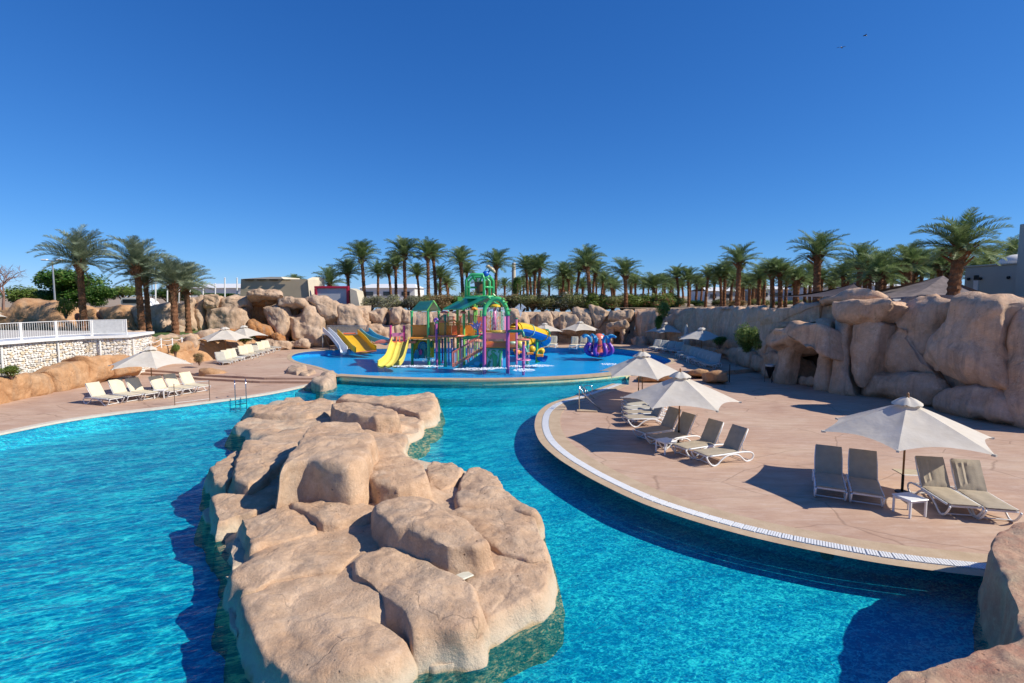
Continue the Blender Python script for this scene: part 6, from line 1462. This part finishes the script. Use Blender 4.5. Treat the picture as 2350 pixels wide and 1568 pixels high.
for a, b in (((768, 362, 39.6), (885, 362, 40)), ((976, 356, 39.6), (1082, 362, 40.4)), ((830, 214, 39.6), (886, 292, 40)), ((962, 214, 39.6), (930, 292, 40)), ((766, 468, 39.5), (1088, 468, 39.5))): tubeK([a, b], .075, 'green', 'tower_brace', sm=1)
c = K(922, 368, 40.3); mb = MB(); mb.lathe([(.001, -.42), (.26, -.42), (.34, .0), (.36, .44), (.32, .44), (.28, .0), (.001, -.1)], 14, c); wb(mb, 'tipping_bucket', M['brown'], ps, 'angle')
c = K(996, 208, 39.8); mb = MB(); mb.lathe([(.001, .24), (.12, .21), (.21, .12), (.24, 0), (.21, -.12), (.12, -.21), (.001, -.24)], 14, c); wb(mb, 'blue_ball', M['blue'], ps, True)
mb = MB()
for k, (x, y, w, h, a) in enumerate([(1062, 150, 48, 26, -35), (1020, 118, 28, 16, 20), (1090, 175, 26, 20, -60)]):
    c = K(x, y, 40); s = .1986 * 40 / 1250; rot = Matrix.Rotation(R(-a), 3, 'Y'); base = len(mb.v); t2 = MB(); t2.lathe([(.001, 1), (.5, .86), (.87, .5), (1, 0), (.87, -.5), (.5, -.86), (.001, -1)], 12); mb.add([rot @ Vector((v[0] * w * s, v[1] * .3, v[2] * h * s)) + c for v in t2.v], t2.f)
wb(mb, 'shell_topper', M['tan'], ps, True); tubeK([(1000, 212, 39.8), (1030, 180, 39.9), (1060, 150, 40)], .06, 'blue', 'topper_stem')
# mushrooms and the raining yellow cap
def cap(x, y, Y, rpx, hpx, mat, par=ps, nm='mushroom_cap'):
    c = K(x, y, Y); s = .1986 * Y / 1250; r, h = rpx * s, hpx * s; mb = MB(); mb.lathe([(.001, h * .5), (r * .5, h * .42), (r * .85, h * .12), (r, -h * .15), (r * .9, -h * .45), (r * .4, -h * .5), (.001, -h * .45)], 18, c); return wb(mb, nm, M[mat], par, True)
cap(735, 646, 39.9, 36, 34, 'coral'); cap(862, 606, 42.7, 42, 36, 'orange'); cap(520, 646, 40.2, 52, 30, 'coral'); cap(1108, 574, 38.2, 62, 40, 'yellow'); tubeK([(1100, 590, 38.2), (1100, 855, 38.2)], .11, 'pink', 'rain_column', sm=1)
cap(900, 975, 41.5, 62, 40, 'peach'); cap(780, 965, 42.5, 44, 26, 'tan')
# vine arch over the purple posts
tubeK([(978, 690, 36.6), (990, 600, 36.6), (1045, 528, 36.7), (1112, 492, 36.7), (1172, 508, 36.7), (1226, 580, 36.8), (1252, 682, 36.8)], .15, 'green', 'vine_arch', sm=4, n=10)
rr = random.Random(8)
for (x, y) in ((990, 600), (1010, 560), (1050, 520), (1110, 485), (1140, 490), (1185, 520), (1205, 545), (1240, 600), (1248, 640)):
    c = K(x + rr.uniform(-8, 8), y + rr.uniform(-10, 6), 36.6); mb = MB(); d = Vector((rr.uniform(-.3, .3), rr.uniform(-.2, .1), rr.uniform(.1, .3))); sd = Vector((.13, 0, -.04)); mb.add([c, c + d * .5 + sd, c + d, c + d * .5 - sd, c + d * .5 + Vector((0, -.06, 0))], [(0, 1, 4), (1, 2, 4), (2, 3, 4), (3, 0, 4)]); wb(mb, 'vine_leaf', M['lime'], ps)
# right tower body
bars(1002, 888, 1232, 985, 36.95, 22, 'peach'); panel(1000, 895, 1234, 960, 37.4, 'pink', 'mesh_panel', .03); panel(998, 985, 1238, 1060, 36.9, 'orange'); bars(1003, 998, 1234, 1048, 36.84, 18, 'coral', rails=False, nm='slot_bar'); panel(996, 1062, 1244, 1076, 36.85, 'darkgreen', 'kick_board')
for y in (862, 876): tubeK([(1000, y, 36.7), (1232, y, 36.8)], .035, 'yellow', 'handrail', sm=1)
panel(1260, 830, 1350, 985, 39.8, 'orange'); bars(1262, 900, 1348, 985, 39.6, 8, 'coral', rails=False); tubeK([(1262, 815, 39.7), (1350, 815, 39.7)], .05, 'yellow', 'handrail', sm=1); panel(1000, 690, 1030, 860, 40.3, 'orange', 'panel')
for x in (1010, 1140): tubeK([(x, 700, 40.5), (x, 890, 40.5)], .03, 'orange', 'thin_bar', sm=1)
panel(1008, 1078, 1190, 1296, 37.1, 'mint', 'painted_board'); panel(1190, 1078, 1240, 1296, 37.1, 'seablue', 'painted_board', dY=.4)
for pts, r_, m_ in (([(1098, 1290), (1102, 1220), (1092, 1165), (1100, 1150)], .13, 'green'), (arc(1085, 1175, 36, 34, -60, 210, 0), .075, 'green'), (arc(1088, 1108, 22, 16, 0, 300, 0), .05, 'green'), ([(1160, 1290), (1158, 1210), (1165, 1150), (1172, 1120)], .08, 'green'), (arc(1165, 1110, 18, 20, -90, 200, 0), .05, 'green'), ([(1030, 1290), (1035, 1240), (1052, 1210)], .08, 'darkgreen'), (arc(1040, 1130, 26, 44, 90, 270, 0), .04, 'green'), ([(1130, 1290), (1140, 1240), (1150, 1215)], .04, 'darkgreen'), ([(1182, 1290), (1184, 1180)], .04, 'lilac')):
    q = [K(p[0], p[1], 37.05) for p in pts]; mb = MB(); mb.tube(smooth_line(q, 3), r_, 8); mb.v = [(v[0], 37.06 + (v[1] - 37.05) * .25, v[2]) for v in mb.v]; wb(mb, 'plant_motif', M[m_], ps, True)
# staircase
mb = MB()
for Y in (37.2, 38.4): mb.prism([K(975, 1050, Y), K(975, 1078, Y), K(612, 1292, Y - .3), K(612, 1262, Y - .3)], (0, .06, 0))
wb(mb, 'stair_stringer', M['coral'], ps, fix=True)
for k in range(9):
    t = (k + .5) / 9; a = K(975 - 363 * t, 1064 + 214 * t, 37.25 - .3 * t); mb = MB(); mb.box((a.x, a.y + .6, a.z), (.36, 1.2, .05)); wb(mb, 'stair_tread', M['orange'], ps)
for Y in (37.15, 38.45):
    mb = MB(); nb_ = 20
    for k in range(nb_):
        t = k / (nb_ - 1); a = K(968 - 352 * t, 1060 + 212 * t, Y - .3 * t); mb.tube([a, a + Vector((0, 0, .95))], .022, 5, cap=False)
    wb(mb, 'stair_baluster', M['peach' if Y < 38 else 'coral'], ps); a, b = K(968, 1060, Y), K(614, 1274, Y - .3); mb = MB(); mb.tube([a + Vector((0, 0, .95)), b + Vector((0, 0, .95)), b], .05, 6); wb(mb, 'handrail', M['coral'], ps)
mb = MB(); mb.prism([K(975, 1100, 37.5), K(975, 1296, 37.5), K(700, 1296, 37.5)], (0, .05, 0)); wb(mb, 'painted_board', M['teal'], ps, fix=True)
for (x, y, w, h, m) in ((900, 1240, 40, 26, 'cyan'), (950, 1180, 22, 44, 'blue'), (840, 1270, 40, 14, 'cyan'), (940, 1260, 18, 22, 'darkgreen'), (800, 1285, 34, 9, 'mint')):
    mb = MB(); mb.prism([K(a, b, 37.46) for a, b, _ in arc(x, y, w, h, 0, 360, 0, 10)[:-1]], (0, -.03, 0)); wb(mb, 'wave_shape', M[m], ps, fix=True)
# pipes, flowers, spinner
tubeK([(740, 945, 38.6), (830, 938, 38.6), (970, 936, 37.0)], .12, 'green', 'water_pipe', sm=1); tubeK([(1262, 868, 36.7), (1395, 868, 36.3), (1425, 880, 36.2), (1434, 935, 36.1)], .10, 'darkgreen', 'water_pipe'); tubeK([(1560, 852, 43.5), (1720, 855, 43.5), (1724, 930, 43.5)], .08, 'darkgreen', 'water_pipe')
c = K(962, 822, 38.3); s = .1986 * 38.3 / 1250
for k in range(6): a = k * math.pi / 3; q = c + Vector((math.cos(a) * 26 * s, 0, math.sin(a) * 32 * s)); mb = MB(); mb.tube([q + Vector((math.cos(b) * 15 * s, 0, math.sin(b) * 17 * s)) for b in [j * math.pi / 6 for j in range(12)]], .03, 5, closed=True); wb(mb, 'flower_loop', M['pink'], ps)
for a in (-35, -12, 12, 35):
    b = K(905, 855, 38.4); d = Vector((math.sin(R(a - 15)), -.1, math.cos(R(a - 15)))); sd = Vector((d.z, 0, -d.x)) * .11; mb = MB(); mb.add([b, b + d * .35 + sd, b + d * .75, b + d * .35 - sd, b + d * .38 + Vector((0, -.09, 0))], [(0, 1, 4), (1, 2, 4), (2, 3, 4), (3, 0, 4)]); wb(mb, 'petal', M['lilac'], ps)
tubeK([(905, 935, 38.4), (905, 850, 38.4)], .07, 'seablue', 'flower_stem', sm=1); tubeK([(420, 770, 39.4), (405, 740, 39.4), (425, 720, 39.4), (445, 745, 39.4)], .07, 'violet', 'spout')
# tube slide (half yellow, half blue)
path = [KK(*p) for p in ((1180, 470, 40.2), (1330, 455, 40.8), (1520, 500, 41.4), (1720, 570, 42.6), (1880, 640, 44.2), (1880, 730, 45.8), (1700, 790, 46.6), (1450, 830, 46.4), (1230, 860, 45.2), (1120, 900, 43.6), (1180, 950, 42.0), (1350, 1000, 41.0), (1600, 1040, 40.2), (1880, 1100, 39.6))]
path = smooth_line(path, 4)
def two_tone_tube(pts, r, n=14):
    top = MB(); bot = MB(); V = []
    for i, p in enumerate(pts):
        t = (pts[min(i + 1, len(pts) - 1)] - pts[max(i - 1, 0)]).normalized(); sdv = t.cross(Vector((0, 0, 1))).normalized(); up = sdv.cross(t)
        V.append([p + sdv * math.cos(2 * math.pi * j / n) * r + up * math.sin(2 * math.pi * j / n) * r for j in range(n)])
    for i in range(len(pts) - 1):
        for j in range(n):
            q = [V[i][j], V[i][(j + 1) % n], V[i + 1][(j + 1) % n], V[i + 1][j]]; (top if j < n // 2 else bot).add(q, [(0, 1, 2, 3)])
    return top, bot
k1 = int(len(path) * .62)
tp, bt = two_tone_tube(path[:k1], .46); ts = wb(tp, 'tube_slide_top', M['yellow'], ps, True); wb(bt, 'tube_slide_bottom', M['blue'], ps, True)
tp, bt = two_tone_tube(path[k1 - 1:], .42); wb(bt, 'open_slide_trough', M['blue'], ps, True)
for i in range(2, len(path), 6): mb = MB(); t = (path[min(i + 1, len(path) - 1)] - path[i - 1]).normalized(); mb.lathe([(.44, -.03), (.52, -.03), (.52, .03), (.44, .03)], 16, path[i], axis=t); wb(mb, 'flange_ring', M['yellow' if i % 4 else 'mint'], ps)
for i in range(k1, len(path) - 2, 3): mb = MB(); mb.box(path[i] + Vector((0, -.42, .02)), (.5, .12, .22), bev=.04); wb(mb, 'trough_edge', M[('yellow', 'mint', 'orange')[i % 3]], ps)
for (x, y0, y1, Y) in ((1690, 700, 1010, 42.8), (1720, 740, 1000, 44.5), (1480, 520, 1050, 42)): mb = MB(); a = KK(x, y0, Y); mb.tube([(a.x, Y, BZ), a], .11, 8); wb(mb, 'post', M['green'], ps)
for (x, y, Y, m, r_) in ((1290, 820, 40, 'paleyellow', .32), (1130, 830, 40.5, 'mint', .36), (1580, 930, 40.5, 'yellow', .28), (1800, 970, 41, 'yellow', .26), (1240, 1000, 40, 'orange', .24)):
    c = KK(x, y, Y); mb = MB(); mb.lathe([(.001, r_), (r_ * .5, r_ * .87), (r_ * .87, r_ * .5), (r_, 0), (r_ * .87, -r_ * .5), (r_ * .5, -r_ * .87), (.001, -r_)], 12, c); wb(mb, 'float_ball', M[m], ps, True)
# free standing spinner post in front
sp = thing('water_spinner', 'pink and purple spray post with round dish and low ring right of the play tower', 'water toy', tuple(K(1432, 1310, 36)))
a = K(1432, 985, 36); mb = MB(); mb.tube([(a.x, 36, BZ), a], .095, 12); wb(mb, 'post', M['purple'], sp, 'angle')
c = K(1430, 970, 36); mb = MB(); mb.lathe([(.001, .06), (.42, .08), (.45, .04), (.40, -.02), (.001, -.06)], 24, c); wb(mb, 'dish', M['coral'], sp, 'angle')
c = K(1432, 1198, 36); mb = MB(); mb.tube([c + Vector((math.cos(k * math.pi / 12) * .46, math.sin(k * math.pi / 12) * .46, 0)) for k in range(24)], .035, 6, closed=True)
for k in range(4): mb.tube([c, c + Vector((math.cos(k * math.pi / 2), math.sin(k * math.pi / 2), 0)) * .46], .03, 5)
wb(mb, 'ring', M['pink'], sp)

# three little slides at the left of the blue pool
D1 = 46.2
s1 = thing('white_slide', 'narrow white children\'s slide, leftmost of three beside the blue pool', 'slide', tuple(K1(400, 1105, D1)))
slide(s1, [K1(165, 860, 49.5), K1(250, 935, 48.6), K1(330, 1035, 47.4), K1(358, 1080, 46.6), K1(362, 1108, 46.2)], [K1(222, 860, 49.5), K1(310, 935, 48.6), K1(392, 1035, 47.4), K1(432, 1080, 46.6), K1(438, 1110, 46.2)], 'slidewhite', 'slidewhite', .26)
s2 = thing('yellow_slide', 'broad yellow children\'s slide with orange side walls, middle of three', 'slide', tuple(K1(650, 1100, D1)))
slide(s2, [K1(335, 905, 49.5), K1(420, 985, 48.4), K1(500, 1075, 47.0), K1(545, 1108, 46.2)], [K1(560, 905, 49.5), K1(640, 975, 48.4), K1(715, 1062, 47.0), K1(772, 1090, 46.2)], 'yellow', 'yellow', .42)
mb = MB(); mb.tube([K1(400, 892, 49.5), K1(540, 892, 49.5)], .06, 6); wb(mb, 'crossbar', M['coral'], s2); mb = MB(); mb.tube([K1(545, 1112, 46.1), K1(775, 1094, 46.1)], .045, 6); wb(mb, 'foot_edge', M['coral'], s2)
s3 = thing('blue_slide', 'light blue children\'s slide, rightmost of three beside the rock wall', 'slide', tuple(K1(900, 1000, 47)))
slide(s3, [K1(600, 872, 50), K1(680, 940, 49.3), K1(780, 985, 48.4), K1(870, 1015, 47.2)], [K1(690, 866, 50), K1(765, 930, 49.3), K1(850, 965, 48.4), K1(925, 992, 47.2)], 'cyan', 'cyan', .28)
sf = thing('slide_platform', 'pale fenced platform and steel supports behind the three little slides', 'platform', tuple(K1(430, 1000, 50.5)))
a, b = K1(150, 905, 49.6), K1(720, 905, 49.6); mb = MB(); mb.box(((a.x + b.x) / 2, 50.6, a.z), (b.x - a.x, 1.8, .12)); wb(mb, 'floor', M['greymetal'], sf)
mb = MB()
for k in range(44): t = k / 43; p = K1(205 + 475 * t, 805, 51.4); mb.tube([(p.x, 51.4, a.z), p], .02, 4, cap=False)
wb(mb, 'fence_bar', M['greymetal'], sf); mb = MB(); mb.tube([K1(205, 805, 51.4), K1(680, 805, 51.4)], .03, 5); wb(mb, 'fence_rail', M['greymetal'], sf)
for x in (155, 300, 440, 590, 715):
    for Y in (49.8, 51.4): mb = MB(); p = K1(x, 905, Y); mb.tube([(p.x, Y, .2), p], .05, 6); wb(mb, 'post', M['greymetal'], sf)
for x in (175, 420, 660): mb = MB(); p = K1(x, 905, 49.8); q = K1(x + 60, 1040, 48.4); mb.tube([p, q], .04, 5); mb.tube([(q.x, q.y, .1), q], .04, 5); wb(mb, 'brace', M['brown'], sf)

# octopus
oc = thing('octopus_sprayer', 'pink octopus water toy with eight blue and purple tentacles in the blue pool', 'water toy', tuple(G(1374, 813, KZ)))
ob = origin_of(oc); OH = 1.72
mb = MB(); mb.lathe([(.001, OH), (.22, OH - .04), (.42, OH - .20), (.50, OH - .50), (.50, .85), (.44, .5), (.50, .2), (.62, -.2), (.001, -.3)], 24); mb.build('body', M['coral'], oc, True)
for k in range(8):
    a = k * math.pi / 4 + .35; c = Vector((math.cos(a), math.sin(a), 0)); pr = [(.35, .02), (.85, .06), (1.12, .30), (1.05, .65), (.82, .95), (.80, 1.25), (1.0, 1.50), (1.28, 1.52), (1.42, 1.40)]
    pts = smooth_line([c * r_ + Vector((0, 0, z)) for r_, z in pr], 3); n_ = len(pts); rad = [.21 - .13 * i / n_ for i in range(n_)]; h = n_ // 2
    mb = MB(); mb.tube(pts[:h + 1], rad[:h + 1], 10); tt = mb.build('tentacle', M['violet'], oc, True); mb = MB(); mb.tube(pts[h:], rad[h:], 10); mb.build('tentacle_tip', M['seablue'], tt, True)
for s in (-1, 1):
    c = Vector((s * .17, -.42, 1.25)); mb = MB(); mb.lathe([(.001, .05), (.09, .045), (.13, .0), (.12, -.04)], 14, c, axis=(0, -1, .1)); e = mb.build('eye', M['white_plastic'], oc, True); mb = MB(); mb.lathe([(.001, .03), (.05, .025), (.06, 0)], 10, c + Vector((0, -.045, .0)), axis=(0, -1, .1)); mb.build('pupil', M['blackmetal'], e, True)
mb = MB(); mb.tube([Vector((math.sin(R(t)) * .26, -.50 + .02 * abs(math.sin(R(t))), .88 - .12 * math.cos(R(t)))) for t in range(-60, 61, 15)], .035, 6); mb.build('mouth', M['magenta'], oc)

# ------------------------------------------------------------------ splashes and falling water
def wmat():
    m = bpy.data.materials.new('white_water'); t = NT(m); t.b.inputs['Base Color'].default_value = (.85, .92, .96, 1); t.b.inputs['Roughness'].default_value = .3
    tr = t.new('ShaderNodeBsdfTransparent'); mx = t.new('ShaderNodeMixShader'); mx.inputs[0].default_value = .6; t.l(tr.outputs[0], mx.inputs[1]); t.l(t.b.outputs[0], mx.inputs[2]); t.l(mx.outputs[0], t.out.inputs['Surface']); return m
M['spray'] = wmat()
def splash(c, rx, ry, n, h, label, seed):
    rr = random.Random(seed); mb = MB()
    for k in range(n):
        a = rr.uniform(0, 6.28); q = math.sqrt(rr.random()); p = Vector((c.x + math.cos(a) * q * rx, c.y + math.sin(a) * q * ry, KZ + abs(rr.gauss(0, 1)) * h * (1 - q * .7))); s = rr.uniform(.01, .035)
        mb.add([p + Vector((s * 1.6, 0, 0)), p + Vector((-s, s, 0)), p + Vector((-s, -s, 0)), p + Vector((0, 0, s * .8))], [(0, 1, 3), (1, 2, 3), (2, 0, 3)])
    o = mb.build('splash', M['foam']); setp(o, label, 'splash', None, 'stuff'); return o
for i, (x, y, wx, wy, n, h, l) in enumerate([(210, 1275, 2.2, .35, 1100, .03, 'long white foam line in front of the yellow slide'), (330, 1215, .6, .5, 500, .35, 'jet of drops before the arched doorway'), (860, 1308, 1.7, .4, 1000, .03, 'white foam before the stairs'), (1440, 1318, .9, .5, 600, .03, 'foam ring round the spinner post'), (1610, 1270, 1.3, .4, 700, .03, 'foam patch right of the spinner'), (1340, 1275, .6, .35, 350, .03, 'small foam patch right of the purple post'), (1100, 1295, 1.1, .25, 400, .04, 'foam at the foot of the painted board'), (-170, 1225, .5, .3, 260, .05, 'white splash before the white slide'), (-80, 1203, .4, .35, 300, .12, 'splash below the yellow slide'), (10, 1198, .35, .3, 260, .1, 'splash right of the yellow slide foot'), (2420, 1250, .8, .4, 260, .02, 'faint foam right of the octopus')]):
    c = G(*ZW2(x, y), KZ); splash(c, wx * .8, wy * 1.3, int(n * .42), h + .02, l, 500 + i)
def curtain(pts_top, z0, n, spread, label, seed, r=.006, dash=True):
    rr = random.Random(seed); mb = MB()
    for k in range(n):
        a = rr.random(); c = pts_top(a); x, y = c.x + rr.gauss(0, spread), c.y + rr.gauss(0, spread); z1 = c.z
        z = z1
        while z > z0:
            L_ = rr.uniform(.05, .22); mb.tube([(x, y, z), (x, y, max(z0, z - L_))], r, 3, cap=False); z -= L_ + rr.uniform(.02, .25)
    o = mb.build('falling_water', M['spray']); setp(o, label, 'falling water', None, 'stuff'); return o
c0 = K(1108, 590, 38.2); rr_ = .6
curtain(lambda a: c0 + Vector((math.cos(a * 6.28) * rr_, math.sin(a * 6.28) * rr_, 0)), K(1108, 880, 38.2).z, 90, .03, 'ring of water threads falling from the yellow cap', 1)
curtain(lambda a: K(160 + 150 * a, 640, 41), .25 + 1.9, 46, .05, 'thin water threads falling from the left gable roof', 2)
c1 = K(900, 985, 41.5); curtain(lambda a: c1 + Vector((math.cos(a * 6.28) * .38, math.sin(a * 6.28) * .38, 0)), .25, 60, .03, 'water threads falling from the peach cap', 3)
c2 = K(1432, 960, 36); curtain(lambda a: c2 + Vector((math.cos(a * 6.28) * .42, math.sin(a * 6.28) * .42, 0)), .25, 16, .02, 'few water threads dripping from the pink dish', 4)
mb = MB(); rr = random.Random(6)
for k in range(1100):
    a = rr.choice((-1, 1)) * rr.uniform(.2, 1); t = rr.random(); x = 1400 + a * 70 * t; y = 700 - 170 * t * (2 - t * 1.1) + rr.uniform(-8, 8) + 60 * t * abs(a); p = K(x, y, 39 + rr.uniform(-.4, .4)); s = rr.uniform(.008, .018); mb.add([p + Vector((s, 0, 0)), p + Vector((-s, 0, s)), p + Vector((-s, 0, -s))], [(0, 1, 2)])
o = mb.build('spray', M['foam']); setp(o, 'fine fan of spray above the coiled slide', 'spray', None, 'stuff')
